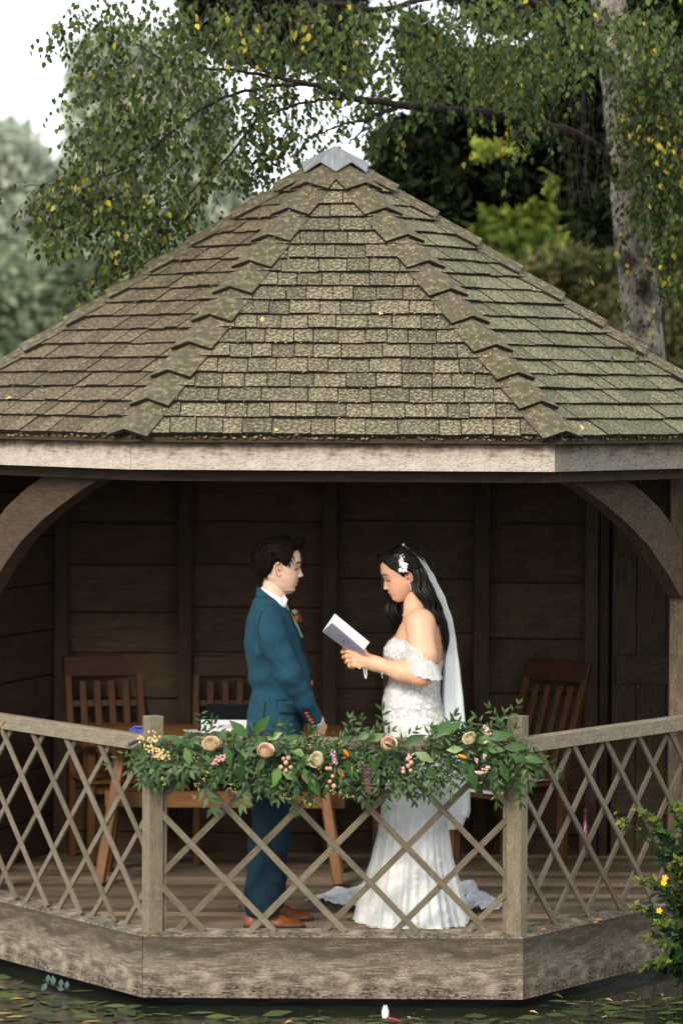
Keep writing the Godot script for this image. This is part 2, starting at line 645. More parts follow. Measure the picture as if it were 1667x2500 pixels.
	mat("hip_tile", lin(0.50, 0.47, 0.41), 0.95, from_mix(func(k: int) -> Color:
		var c := Color(0.46, 0.425, 0.355) * (0.75 + 0.45 * wood[k] / 255.0)
		c = c.lerp(Color(0.36, 0.35, 0.20), smoothstep(0.45, 0.75, blot[k] / 255.0) * 0.5)
		return c.lerp(Color(0.72, 0.69, 0.58) * (0.8 + 0.35 * crust[k] / 255.0), smoothstep(0.575, 0.64, 0.5 * lich[k] / 255.0 + 0.5 * crust[k] / 255.0) * 0.85)), Vector2(1.7, 1.7), tile_h, 0.35)
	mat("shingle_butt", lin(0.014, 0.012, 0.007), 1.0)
	mat("moss", lin(0.055, 0.06, 0.02), 1.0, null, Vector2.ONE, tile_h, 1.0)
	mat("lead", lin(0.27, 0.275, 0.28), 0.55, from_mix(func(k: int) -> Color: return Color.WHITE * (0.72 + 0.28 * blot[k] / 255.0)), Vector2(1, 1))
	# cloth
	var tweed := from_mix(func(k: int) -> Color:
		var g := tw[k] / 255.0
		var b := blot[k] / 255.0
		return Color(0.48, 0.56, 0.60).lerp(Color(0.72, 0.96, 0.96), smoothstep(0.30, 0.70, g)) * (0.85 + 0.2 * b))
	mat("tweed", lin(0.030, 0.100, 0.146), 0.95, tweed, Vector2(0.8, 0.8), from_grey(tw), 0.3)
	M.tweed.uv1_triplanar = true
	mat("tweed_dark", lin(0.013, 0.036, 0.060), 0.95, tweed, Vector2(0.8, 0.8), from_grey(tw), 0.3)
	M.tweed_dark.uv1_triplanar = true
	var lace := lace_image()
	var lace_t := ImageTexture.create_from_image(lace)
	mat("lace", lin(0.86, 0.85, 0.81), 0.85, from_mix(func(k: int) -> Color: return Color.WHITE * (0.84 + 0.16 * lace.get_pixel(k % 512, k / 512).r)), Vector2(9, 9), lace_t, 0.18)
	M.lace.backlight_enabled = true
	M.lace.backlight = Color(0.12, 0.12, 0.11)
	mat("satin", lin(0.86, 0.85, 0.81), 0.7)
	mat("tulle", Color(0.93, 0.93, 0.92, 0.42), 0.9)
	M.tulle.transparency = BaseMaterial3D.TRANSPARENCY_ALPHA
	mat("veil", Color(0.91, 0.925, 0.92, 0.56), 0.9)
	M.veil.transparency = BaseMaterial3D.TRANSPARENCY_ALPHA
	mat("train", Color(0.93, 0.93, 0.93, 0.82), 0.9, null, Vector2(4, 4), lace_t, 0.2)
	M.train.transparency = BaseMaterial3D.TRANSPARENCY_ALPHA
	mat("shirt", lin(0.80, 0.81, 0.86), 0.8)
	mat("tie", lin(0.20, 0.32, 0.25), 0.55)
	mat("skin", Color.WHITE, 0.45)
	M.skin.vertex_color_use_as_albedo = true
	M.skin.subsurf_scatter_enabled = true
	M.skin.subsurf_scatter_strength = 0.12
	mat("hair", lin(0.009, 0.007, 0.006), 0.42)
	M.hair.metallic_specular = 0.3
	mat("hair_brown", lin(0.008, 0.005, 0.004), 0.55)
	M.hair_brown.metallic_specular = 0.15
	mat("seam", lin(0.004, 0.012, 0.020), 0.95)
	mat("leather", lin(0.23, 0.068, 0.020), 0.38, from_mix(func(k: int) -> Color: return Color.WHITE * (0.75 + 0.3 * blot[k] / 255.0)), Vector2(3, 3))
	mat("sole", lin(0.03, 0.018, 0.012), 0.6)
	mat("button", lin(0.62, 0.15, 0.03), 0.35)
	mat("pearl", lin(0.85, 0.83, 0.80), 0.25)
	mat("silver", lin(0.85, 0.84, 0.80), 0.25)
	M.silver.metallic = 0.6
	# plants
	for e in [["leaf", 0.55, 0.30], ["leaf_gloss", 0.36, 0.12], ["leaf_far", 0.75, 0.35], ["petal", 0.6, 0.35]]:
		mat(e[0], Color.WHITE, e[1])
		M[e[0]].vertex_color_use_as_albedo = true
		M[e[0]].backlight_enabled = true
		M[e[0]].backlight = Color(e[2] * 1.2, e[2] * 1.2, e[2])
	M.leaf.metallic_specular = 0.22
	M.leaf_gloss.metallic_specular = 0.34
	M.leaf_far.metallic_specular = 0.1
	mat("tint", Color.WHITE, 0.6)
	M.tint.vertex_color_use_as_albedo = true
	mat("twig", lin(0.045, 0.03, 0.025), 0.8)
	mat("limb", lin(0.07, 0.052, 0.042), 0.9, brown, Vector2(3, 1), wood_h, 1.0)
	mat("dark_bark", lin(0.035, 0.026, 0.02), 0.95, brown, Vector2(2, 1), wood_h, 2.0)
	var bark := from_mix(func(k: int) -> Color:
		var u := (k % 512) / 512.0
		var v := (k / 512) / 512.0
		var st := smoothstep(0.60, 0.72, (0.6 * mid[(k % 512) * 512 + k / 512] + 0.4 * spots[k]) / 255.0)
		var c := Color(0.80, 0.78, 0.74) * (0.78 + 0.3 * blot[k] / 255.0)
		c = c.lerp(Color(0.28, 0.23, 0.20), smoothstep(0.60, 0.76, spots[k] / 255.0) * 0.8)
		return c.lerp(Color(0.35, 0.30, 0.26), st * 0.6))
	mat("birch_bark", lin(0.42, 0.395, 0.35), 0.9, bark, Vector2(0.9, 2.0), from_grey(spots), 1.0)
	M.birch_bark.vertex_color_use_as_albedo = true
	# ground and water
	mat("water", lin(0.012, 0.014, 0.007), 0.12, null, Vector2(1, 1), from_grey(blot), 0.12)
	M.water.metallic_specular = 0.22
	mat("soil", lin(0.05, 0.055, 0.025), 1.0, from_mix(func(k: int) -> Color: return Color.WHITE * (0.5 + 0.5 * spots[k] / 255.0)), Vector2(0.3, 0.3))
	mat("paper", lin(0.80, 0.80, 0.84), 0.8)
	mat("ink", lin(0.30, 0.30, 0.34), 0.8)
	mat("black_card", lin(0.010, 0.011, 0.013), 0.9)
	M.black_card.metallic_specular = 0.08
	mat("blue", lin(0.10, 0.14, 0.55), 0.6)
	mat("rose_glass", lin(0.42, 0.16, 0.20), 0.18)
	M.rose_glass.metallic = 0.5
	mat("twine", lin(0.40, 0.27, 0.16), 0.9)

func lace_image() -> Image:                                     # raised thread: small flowers, leaves and a net ground
	var im := Image.create(512, 512, false, Image.FORMAT_RGB8)
	im.fill(Color(0.30, 0.30, 0.30))
	var r := RandomNumberGenerator.new()
	r.seed = 77
	for k in 230:
		var c := Vector2(r.randf() * 512.0, r.randf() * 512.0)
		var s := r.randf_range(8.0, 22.0)
		var n := r.randi_range(4, 7)
		var a0 := r.randf() * TAU
		for t in 220:
			var an := TAU * t / 220.0
			var rad := s * (0.55 + 0.45 * absf(cos(an * n * 0.5)))
			for w in 3:
				var q := c + Vector2.from_angle(an + a0) * (rad - w)
				im.set_pixel(posmod(int(q.x), 512), posmod(int(q.y), 512), Color.WHITE * (1.0 - 0.12 * w))
			var q2 := c + Vector2.from_angle(an + a0) * s * 0.25
			im.set_pixel(posmod(int(q2.x), 512), posmod(int(q2.y), 512), Color(0.8, 0.8, 0.8))
	for k in 500:
		var c := Vector2(r.randf() * 512.0, r.randf() * 512.0)
		var d := Vector2.from_angle(r.randf() * TAU)
		for t in 18:
			var q := c + d * t
			d = d.rotated(0.08)
			im.set_pixel(posmod(int(q.x), 512), posmod(int(q.y), 512), Color(0.75, 0.75, 0.75))
			im.set_pixel(posmod(int(q.x) + 1, 512), posmod(int(q.y), 512), Color(0.65, 0.65, 0.65))
	return im

func leaf_mesh(L: float, W: float, fold: float, bend: float, rows := 4, widest := 0.4) -> ArrayMesh:   # tip towards +y, upper side +z
	var a := Acc.new()
	for r in rows + 1:
		var t := float(r) / rows
		var w := W * 0.5 * (pow(t / widest, 0.75) if t < widest else pow(maxf((1.0 - t) / (1.0 - widest), 0.0), 0.8))
		if r == 0:
			w = W * 0.02
		for s in [-1.0, 0.0, 1.0]:
			a.vert(Vector3(s * w, t * L, -bend * t * t * L + absf(s) * w * fold), Vector2(s * 0.5 + 0.5, t))
	for r in rows:
		for s in 2:
			var b := r * 3 + s
			a.i.append_array([b, b + 3, b + 1, b + 1, b + 3, b + 4])
	return a.done()

func leaf_xf(at: Vector3, tip: Vector3, face: Vector3, s: float) -> Transform3D:
	var y := tip.normalized()
	var x := y.cross(face).normalized()
	return Transform3D(Basis(x * s, y * s, x.cross(y) * s), at)

func wild() -> Vector3:
	return Vector3(rng.randfn(), rng.randfn(), rng.randfn()).normalized()

# ---------------------------------------------------------------- the gazebo
const EAVE_PY := 1065.0
var FL := Vector3(-0.86, 0, 0)
var FR := Vector3(0.86, 0, 0)
var SL := Vector3(-1.81, 0, -1.49)
var SR := Vector3(1.81, 0, -1.49)
const BACK := -3.15
var shingles := []

func roof_face(A: Vector3, B: Vector3, C: Vector3, tex: String, rows: int, keep: bool) -> void:
	var U := (B - A).normalized()
	var foot := A + U * (C - A).dot(U)
	var V := (C - foot).normalized()
	var N := V.cross(U)
	if N.y < 0.0:
		N = -N
	var H := C.distance_to(foot)
	var W := A.distance_to(B)
	var cu := (C - A).dot(U)
	var e := H / rows
	var tri := PackedVector2Array([Vector2(-0.004, -0.02), Vector2(W + 0.004, -0.02), Vector2(cu, H)])
	for r in rows:
		var v0 := e * r
		var x0 := cu * v0 / H
		var x1 := W - (W - cu) * v0 / H
		var u := x0 - rr(0.0, 0.12)
		while u < x1:
			var w := rr(0.085, 0.155)
			if rng.randf() < 0.12:
				w = rr(0.17, 0.215)
			var va := v0 + rr(-0.004, 0.004) - (0.012 if r == 0 else 0.0)
			var sk := rr(-0.003, 0.003)
			var q := PackedVector2Array([Vector2(u + 0.0024, va), Vector2(u + w - 0.0024, va + sk), Vector2(u + w - 0.0024, v0 + e * 1.4), Vector2(u + 0.0024, v0 + e * 1.4)])
			var lift := rr(0.022, 0.028)
			for poly in Geometry2D.intersect_polygons(q, tri):
				var area := 0.0
				var mid := Vector2.ZERO
				for p in poly:
					mid += p / poly.size()
				var a := Acc.new()
				var top := []
				var low := []
				var us := []
				var off := Vector2(rr(0, 5), rr(0, 5))
				for p in poly:
					var h: float = lift - 0.019 * clampf((p.y - va) / (e * 1.4), 0.0, 1.0)
					var w3: Vector3 = A + U * p.x + V * p.y
					top.append(w3 + N * h)
					low.append(w3 + N * (h - 0.018))
					us.append(Vector2(p.x, p.y) + off)
				a.face(top, N, us)
				var butt := Acc.new()
				for k in poly.size():
					var k2 := (k + 1) % poly.size()
					var d := (poly[k2] - poly[k]).normalized()
					var side := U * d.y - V * d.x
					var m3: Vector3 = (top[k] + top[k2]) * 0.5 - (A + U * mid.x + V * mid.y)
					if side.dot(m3) < 0.0:
						side = -side
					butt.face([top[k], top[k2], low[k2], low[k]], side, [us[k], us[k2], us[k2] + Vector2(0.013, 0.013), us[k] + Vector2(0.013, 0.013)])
				var c3 := A + U * mid.x + V * mid.y
				var s := shot(c3)
				var seen := keep and s.x > -25.0 and s.x < 1692.0
				area = (absf((poly[1] - poly[0]).cross(poly[2] - poly[0]))) * absf(N.dot((cam_pos - c3).normalized()))
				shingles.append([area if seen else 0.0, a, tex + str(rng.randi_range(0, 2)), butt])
			u += w

func joined(list: Array) -> ArrayMesh:                             # [shape, material, shape, material]: one mesh of several surfaces
	var out := ArrayMesh.new()
	for k in range(0, list.size(), 2):
		if list[k].v.size():
			out.add_surface_from_arrays(Mesh.PRIMITIVE_TRIANGLES, list[k].done().surface_get_arrays(0))
			out.surface_set_material(out.get_surface_count() - 1, list[k + 1])
	return out

func hip(parent: Node, A: Vector3, C: Vector3, nl: Vector3, nr: Vector3, count: int, matl: String) -> void:   # bent ridge pieces from the eave corner A to the top C
	var dir := (C - A).normalized()
	var L := A.distance_to(C) * 0.965
	var fl := dir.cross(nl)
	var fr := dir.cross(nr)
	var up := (nl + nr).normalized()
	if fl.dot(nr) > 0.0:
		fl = -fl
	if fr.dot(nl) > 0.0:
		fr = -fr
	var e := L / count
	for k in count:
		var a := Acc.new()
		var ends := Acc.new()
		var w := rr(0.096, 0.102)
		var off := Vector2(rr(0, 5), rr(0, 5))
		var p := A + dir * (e * k - 0.01 + rr(-0.006, 0.006))
		var q := A + dir * minf(e * k + e * 1.12, L)
		var hi := 0.046
		var hq := 0.024
		for f in [[fl, nl], [fr, nr]]:
			var o0 := p + up * hi
			var o1: Vector3 = p + f[0] * w + f[1] * (hi - 0.008)
			var o2: Vector3 = q + f[0] * w + f[1] * (hq - 0.012)
			var o3 := q + up * hq
			var t = -(up + f[1]).normalized() * 0.016
			a.face([o0, o1, o2, o3], f[1], [off, off + Vector2(w, 0), off + Vector2(w, e), off + Vector2(0, e)])
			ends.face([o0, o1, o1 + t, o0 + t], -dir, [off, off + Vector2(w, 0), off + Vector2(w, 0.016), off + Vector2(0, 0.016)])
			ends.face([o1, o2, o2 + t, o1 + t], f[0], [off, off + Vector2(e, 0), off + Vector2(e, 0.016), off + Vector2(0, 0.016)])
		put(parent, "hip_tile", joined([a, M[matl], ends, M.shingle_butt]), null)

func baked(size: Vector3, xf: Transform3D) -> ArrayMesh:
	var a := Acc.new()
	box_into(a, size, 0.0, xf)
	return a.done()

func gazebo() -> void:
	G = thing("gazebo", "weathered wooden summerhouse with mossy shingled roof standing over the pond", "gazebo")
	var ye := P(845, EAVE_PY, 0.17).y
	var top := P(818, 377, -1.49)
	var fl := Vector3(-0.925, ye, 0.17)
	var fr := Vector3(1.005, ye, 0.17)
	var sl := Vector3(-2.12, ye, -1.49)
	var sr := Vector3(2.10, ye, -1.49)
	var bl := Vector3(-1.0, ye, -3.3)
	var br := Vector3(1.0, ye, -3.3)
	# roof: a deck under everything, then every shingle
	var a := Acc.new()
	var ring := [fl, fr, sr, br, bl, sl]
	for k in 6:
		var p: Vector3 = ring[k]
		var q: Vector3 = ring[(k + 1) % 6]
		var n := (q - p).cross(top - p)
		if n.y < 0.0:
			n = -n
		for s in [0.0, -0.03]:
			a.face([p + Vector3.UP * s, q + Vector3.UP * s, top + Vector3.UP * s], n * (1.0 if s == 0.0 else -1.0), [Vector2(0, 0), Vector2(1, 0), Vector2(0.5, 1)])
		a.face([p, q, q - Vector3.UP * 0.03, p - Vector3.UP * 0.03], Vector3((p + q).x, 0, (p + q).z + 3.0), [Vector2(0, 0), Vector2(1, 0), Vector2(1, 0.03), Vector2(0, 0.03)])
	var roof := put(G, "roof", a.done(), M.frame_wood)
	roof_face(fl, fr, top, "tile_front", 20, true)
	roof_face(sl, fl, top, "tile_left", 20, true)
	roof_face(fr, sr, top, "tile_right", 20, true)
	for f in [[sr, br], [br, bl], [bl, sl]]:
		roof_face(f[0], f[1], top, "tile_left", 20, false)
	shingles.sort_custom(func(x, y): return x[0] > y[0])
	var rest := {}
	for k in shingles.size():
		var s: Array = shingles[k]
		if k < 290 and s[0] > 0.0:
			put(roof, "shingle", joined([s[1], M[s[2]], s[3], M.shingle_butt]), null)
		else:
			if not rest.has(s[2]):
				rest[s[2]] = [Acc.new(), Acc.new()]
			rest[s[2]][0].add(s[1])
			rest[s[2]][1].add(s[3])
	for t in rest:
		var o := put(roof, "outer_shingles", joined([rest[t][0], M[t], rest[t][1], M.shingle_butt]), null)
		o.set_meta("kind", "stuff")
	var nf := (fr - fl).cross(top - fl).normalized()
	var nl := (fl - sl).cross(top - sl).normalized()
	var nr := (sr - fr).cross(top - fr).normalized()
	var nbl := (sl - bl).cross(top - bl).normalized()
	var nbr := (br - sr).cross(top - sr).normalized()
	hip(roof, fl, top, nl, nf, 10, "hip_tile")
	hip(roof, fr, top, nf, nr, 10, "hip_tile")
	hip(roof, sl, top, nbl, nl, 10, "hip_tile")
	hip(roof, sr, top, nr, nbr, 10, "hip_tile")
	# lead cap
	a = Acc.new()
	var peak := P(818, 355, -1.49)
	for k in 6:
		var p: Vector3 = ring[k]
		var q: Vector3 = ring[(k + 1) % 6]
		var pk := top.lerp(p, 0.078) + Vector3.UP * 0.066
		var qk := top.lerp(q, 0.078) + Vector3.UP * 0.066
		var mk := top.lerp((p + q) * 0.5, 0.098) + Vector3.UP * 0.046
		var n := (q - p).cross(top - p)
		for m in 4:
			var s0 := m / 4.0
			var s1 := (m + 1) / 4.0
			var e0 := pk.lerp(mk, s0 * 2.0) if s0 < 0.5 else mk.lerp(qk, s0 * 2.0 - 1.0)
			var e1 := pk.lerp(mk, s1 * 2.0) if s1 < 0.5 else mk.lerp(qk, s1 * 2.0 - 1.0)
			a.face([e0, e1, peak], n if n.y > 0 else -n, [Vector2(s0, 0), Vector2(s1, 0), Vector2(0.5, 0.4)])
			a.face([e0, e1, e1 - Vector3.UP * 0.006, e0 - Vector3.UP * 0.006], (e0 - top) * Vector3(1, 0, 1), [Vector2(s0, 0), Vector2(s1, 0), Vector2(s1, 0.01), Vector2(s0, 0.01)])
	put(roof, "lead_cap", a.done(), M.lead)
	# moss along the eaves: clumps on the shingle ends
	var clump := Acc.new()
	ball(clump, Vector3.ZERO, Vector3(0.012, 0.006, 0.008), 5, 4)
	var xs := []
	var cs := []
	for e in [[sl, fl], [fl, fr], [fr, sr]]:
		for k in 420:
			var t := rng.randf()
			var p: Vector3 = e[0].lerp(e[1], t) + Vector3(rr(-0.01, 0.01), rr(-0.014, 0.012), rr(-0.006, 0.014))
			xs.append(Transform3D(Basis.from_euler(wild() * 0.6).scaled(Vector3.ONE * rr(0.35, 1.0)), p))
			cs.append(Color(0.07, 0.07, 0.022) if rng.randf() < 0.7 else Color(0.30, 0.20, 0.09))
	scatter(roof, "eaves_moss", clump.done(), M.tint, xs, cs)
	# fascia, and the darker beam behind it
	var fb := P(836, 1149, 0.13).y
	var chain := [Vector3(-2.06, fb, -1.53), Vector3(-0.915, fb, 0.13), Vector3(0.978, fb, 0.13), Vector3(2.08, fb, -1.53)]
	var ft := ye - fb - 0.02
	for k in 3:
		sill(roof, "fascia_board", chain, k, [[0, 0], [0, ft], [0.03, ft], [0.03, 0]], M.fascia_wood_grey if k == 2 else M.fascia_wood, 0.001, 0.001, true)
	var bb := P(836, 1176, 0.02).y
	for k in 3:
		sill(roof, "eaves_beam", chain, k, [[0.10, bb - fb], [0.10, 0.10], [0.2, 0.10], [0.2, bb - fb]], M.frame_wood)
	var flat := Acc.new()
	var sx := [Vector3(-0.85, 0, 0.08), Vector3(0.93, 0, 0.08), Vector3(2.0, 0, -1.5), Vector3(2.45, 0, -1.6), Vector3(2.45, 0, -3.5), Vector3(-2.2, 0, -3.5), Vector3(-2.2, 0, -1.6), Vector3(-1.95, 0, -1.5)]
	for s in [[ye - 0.034, Vector3.DOWN], [ye - 0.02, Vector3.UP]]:
		var ps := []
		var us := []
		for p in sx:
			ps.append(p + Vector3.UP * s[0])
			us.append(Vector2(p.x, p.z))
		flat.face(ps, s[1], us)
	put(roof, "ceiling", flat.done(), M.frame_wood)
	put(roof, "rear_lean_to", box(Vector3(4.75, 0.04, 2.0)), M.frame_wood, Transform3D(Basis.IDENTITY, Vector3(0.1, ye + 0.01, -2.65)))
	# sill round the deck
	var yb := P(813, 2438, 0).y
	var plan := [SL - (FL - SL).normalized() * 0.25, FL, FR, SR + (SR - FR).normalized() * 0.25]
	for k in 3:
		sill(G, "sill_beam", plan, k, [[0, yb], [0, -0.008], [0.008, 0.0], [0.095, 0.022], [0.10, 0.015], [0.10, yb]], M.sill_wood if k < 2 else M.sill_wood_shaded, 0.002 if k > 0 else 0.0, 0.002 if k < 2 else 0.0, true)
	# deck
	var under := Acc.new()
	var outline := [Vector2(-0.78, 0.11), Vector2(0.78, 0.11), Vector2(1.66, 1.46), Vector2(2.25, 1.6), Vector2(2.25, 3.2), Vector2(-1.9, 3.2), Vector2(-1.9, 1.6), Vector2(-1.66, 1.46)]
	extrude(under, outline, 0.1, Transform3D(Basis(Vector3.RIGHT, -PI / 2), Vector3(0, -0.085, 0)))
	var deck := put(G, "deck", under.done(), M.dark_void)
	var z := -0.06
	var row := 0
	while z > BACK:
		var zc := z - 0.0725
		var x0 := -1.93
		var x1 := 2.3
		if zc > -1.5:
			x1 = 0.86 + 0.6376 * absf(zc) - 0.12
			x0 = -x1
		var cut := lerpf(x0, x1, rr(0.2, 0.8)) if row % 2 == 0 else lerpf(x0, x1, rr(0.35, 0.65))
		for e in [[x0, cut - 0.002], [cut + 0.002, x1]]:
			var bd := Acc.new()
			for g in 4:                                        # a ribbed board: four ridges with grooves between
				box_into(bd, Vector3(e[1] - e[0], 0.028, 0.0325), 0.004, Transform3D(Basis.IDENTITY, Vector3((e[0] + e[1]) * 0.5, -0.014, zc + (g - 1.5) * 0.0355)), Vector2(rr(0, 9), rr(0, 9)))
			box_into(bd, Vector3(e[1] - e[0] - 0.004, 0.02, 0.139), 0.0, Transform3D(Basis.IDENTITY, Vector3((e[0] + e[1]) * 0.5, -0.0165, zc)), Vector2(rr(0, 9), rr(0, 9)))
			put(deck, "floor_board", bd.done(), M["deck_wood%d" % rng.randi_range(0, 3)])
		z -= 0.147
		row += 1
	# back wall: boards between studs
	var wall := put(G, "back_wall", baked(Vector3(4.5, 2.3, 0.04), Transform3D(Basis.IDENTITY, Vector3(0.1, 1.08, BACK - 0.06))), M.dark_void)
	var panels := [[133, 452, [1120, 1276, 1379, 1495, 1594, 1705, 1815, 1925, 2030, 2100]], [452, 805, [1120, 1273, 1378, 1483, 1592, 1712, 1820, 1935, 2035, 2100]],
		[805, 1175, [1120, 1271, 1413, 1545, 1682, 1800, 1920, 2030, 2100]], [1175, 1440, [1120, 1278, 1423, 1560, 1694, 1815, 1930, 2040, 2100]]]
	for pn in panels:
		var ys: Array = pn[2]
		for k in ys.size() - 1:
			var p := P(pn[0], ys[k + 1] - 1.0, BACK)
			var q := P(pn[1], ys[k] + 1.0, BACK)
			var bd := Acc.new()
			box_into(bd, Vector3(q.x - p.x, q.y - p.y - 0.004, 0.03), 0.005, Transform3D(Basis(Vector3.BACK, rr(-0.004, 0.004)), Vector3((p.x + q.x) * 0.5, (p.y + q.y) * 0.5, BACK - 0.02 + rr(-0.006, 0.004))), Vector2(rr(0, 9), rr(0, 9)))
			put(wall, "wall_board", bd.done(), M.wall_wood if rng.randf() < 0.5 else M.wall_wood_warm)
	for e in [[150, 0.075], [452, 0.075], [805, 0.075], [1175, 0.085], [1443, 0.07], [1474, 0.05]]:
		var x := P(e[0], 1500, BACK + 0.05).x
		put(wall, "stud", box(Vector3(2.35, e[1], 0.07 if e[0] != 1474 else 0.03), 0.005), M.frame_wood if e[0] != 1443 else M.door_wood, Transform3D(Basis(Vector3.BACK, PI / 2), Vector3(x, 1.15, BACK + 0.035)))
	put(wall, "wall_plate", box(Vector3(4.3, 0.12, 0.08)), M.frame_wood, Transform3D(Basis.IDENTITY, Vector3(0.15, ye - 0.10, BACK + 0.04)))
	# door of upright boards with ledges
	var dz := BACK + 0.02
	var xs2 := [1492.0, 1552.0, 1625.0, 1690.0, 1765.0]
	for k in 4:
		var p := P(xs2[k], 1600, dz).x
		var q := P(xs2[k + 1], 1600, dz).x
		put(wall, "door_board", box(Vector3(2.16, q - p - 0.004, 0.025), 0.003), M.door_wood, Transform3D(Basis(Vector3.BACK, PI / 2), Vector3((p + q) * 0.5, 1.07, dz - 0.004)))
	for e in [[1289, 1358], [1600, 1670], [1925, 1990]]:
		var p := P(1500, e[1], dz + 0.02)
		var q := P(1690, e[0], dz + 0.02)
		put(wall, "door_ledge", box(Vector3(q.x - p.x, q.y - p.y, 0.03), 0.006), M.door_wood, Transform3D(Basis.IDENTITY, Vector3((p.x + q.x) * 0.5, (p.y + q.y) * 0.5, dz + 0.022)))
	# side walls
	for e in [["left", P(133, 1500, BACK), Vector3(-1.98, 0, -1.62)], ["right", Vector3(2.28, 0, BACK), Vector3(2.05, 0, -1.60)]]:
		var p := Vector3(e[1].x, 0, e[1].z)
		var q: Vector3 = e[2]
		var inw := (q - p).cross(Vector3.UP).normalized()
		if inw.dot(Vector3(0, 0, -1.5) - p) < 0.0:
			inw = -inw
		var d := (q - p).normalized()
		var sw := put(G, "side_wall", baked(Vector3(p.distance_to(q) + 0.1, 2.2, 0.04), Transform3D(Basis(d, Vector3.UP, d.cross(Vector3.UP)), (p + q) * 0.5 + Vector3.UP * 1.06 - inw * 0.05)), M.dark_void)
		var y := 0.0
		while y < 2.1:
			var h := rr(0.2, 0.27)
			bar(sw, "wall_board", p + Vector3.UP * (y + h * 0.5), q + Vector3.UP * (y + h * 0.5), h - 0.006, 0.03, inw, M.wall_wood, 0.005)
			y += h
	# the two roof posts with curved braces
	var pr := Vector3(1.70, 0, -1.47)
	var plx := Vector3(-1.73, 0, -1.47)
	for e in [[pr, SR - FR, 1], [plx, SL - FL, -1]]:
		var post := put(G, "roof_post", box(Vector3(2.2, 0.11, 0.11), 0.008), M.main_post_wood, Transform3D(Basis(Vector3.UP, -0.5 * e[2]) * Basis(Vector3.BACK, PI / 2), e[0] + Vector3.UP * 1.08))
		var dirs: Vector3 = (e[1] as Vector3).normalized()
		var o: Vector3 = e[0]
		var up_edge := [[1372, 1100], [1435, 1131], [1497, 1165], [1546, 1196], [1593, 1241], [1625, 1283], [1646, 1325]] if e[2] == 1 else [[240, 1100], [186, 1130], [133, 1157], [83, 1191], [33, 1238], [0, 1283], [-22, 1330]]
		var low_edge := [[1648, 1462], [1613, 1401], [1566, 1332], [1510, 1274], [1455, 1227], [1400, 1189], [1330, 1150], [1270, 1120]] if e[2] == 1 else [[-20, 1462], [28, 1379], [69, 1321], [119, 1271], [166, 1233], [221, 1193], [290, 1155], [350, 1120]]
		var pts := []
		for q in up_edge + low_edge:
			var w := PV(q[0], q[1], o, o + dirs)
			pts.append(Vector2((w - o).dot(dirs), w.y))
		var br3 := Acc.new()
		extrude(br3, pts, 0.075, Transform3D(Basis(dirs, Vector3.UP, dirs.cross(Vector3.UP)), o))
		put(G, "curved_brace", br3.done(), M.brace_wood)
	railing()

func railing() -> void:
	var chain := [Vector3(-1.775, 0, -1.50), Vector3(-0.822, 0, -0.062), Vector3(0.822, 0, -0.062), Vector3(1.775, 0, -1.50)]
	var rb := P(700, 1836, -0.06).y
	var rt := P(700, 1800, -0.06).y
	for k in 3:
		var c0: Vector3 = chain[k]
		var c1: Vector3 = chain[k + 1]
		var d := (c1 - c0).normalized()
		var inw := Vector3.UP.cross(d)
		var t0 := 0.055 if k > 0 else -0.25
		var t1 := 0.055 if k < 2 else -0.25
		var rail := sill(G, "handrail", chain, k, [[-0.028, rb], [-0.028, rt - 0.004], [-0.024, rt], [0.032, rt], [0.036, rt - 0.004], [0.036, rb]], M.rail_wood, t0 if k > 0 else -0.25, t1 if k < 2 else -0.25)
		if k != 1:                                             # side rails go past the roof posts
			pass
		var L := c0.distance_to(c1)
		var lo := 0.0
		var hi := L
		var y0 := 0.012
		var y1 := rb + 0.01
		for fam in 2:
			var sl := -0.96 if fam == 0 else 0.98
			for j in range(-9, 10):
				var s0 := 0.0                                  # place along the panel at y = 0
				if k == 1:
					s0 = 0.822 + (0.070 + 0.322 * j if fam == 0 else -0.062 + 0.328 * j)
				elif k == 0:
					s0 = L - (0.165 + 0.315 * j) if fam == 0 else L - (0.375 + 0.315 * j) - 0.98 * 0.84
					if fam == 0:
						s0 += 0.96 * 0.84
				else:
					s0 = 0.195 + 0.31 * j + 0.96 * 0.82 if fam == 0 else 0.195 + 0.31 * j - 0.98 * 0.82
				var ya := y0
				var yb := y1
				var sa := s0 + sl * ya
				var sb := s0 + sl * yb
				for b in [[lo + 0.02, 1.0], [hi - 0.02, -1.0]]:   # cut at the posts
					var ina: bool = (sa - b[0]) * b[1] >= 0.0
					var inb: bool = (sb - b[0]) * b[1] >= 0.0
					if not ina and not inb:
						ya = 9.0
						yb = 0.0
						break
					var yc: float = (b[0] - s0) / sl
					if not ina:
						ya = yc
						sa = b[0]
					if not inb:
						yb = yc
						sb = b[0]
				if yb - ya < 0.06:
					continue
				var off := -inw * (0.0075 if fam == (0 if k > 0 else 0) else -0.0065)
				var p := c0 + d * sa + Vector3.UP * ya + off + d * rr(-0.005, 0.005)
				var q := c0 + d * sb + Vector3.UP * yb + off + d * rr(-0.005, 0.005)
				bar(rail, "lattice_slat", p, q, rr(0.0262, 0.0295), 0.0125, -inw, M.lattice_wood if rng.randf() < 0.55 else M.lattice_wood_grey, 0.0015)
	for e in [[372, -1], [1260, 1]]:
		var c := P(e[0], 2290, -0.062)
		var h := P(e[0], 1750, -0.062).y
		var post := put(G, "corner_post", box(Vector3(h + 0.02, 0.072, 0.072), 0.003), M.post_wood, Transform3D(Basis(Vector3.UP, -0.52 * -e[1] * -1.0) * Basis(Vector3.BACK, PI / 2), Vector3(c.x, h * 0.5 - 0.005, -0.062)))
		put(G, "inner_batten", box(Vector3(rb, 0.022, 0.03), 0.002), M.post_wood, Transform3D(Basis(Vector3.BACK, PI / 2), Vector3(c.x - e[1] * 0.052, rb * 0.5, -0.085)))

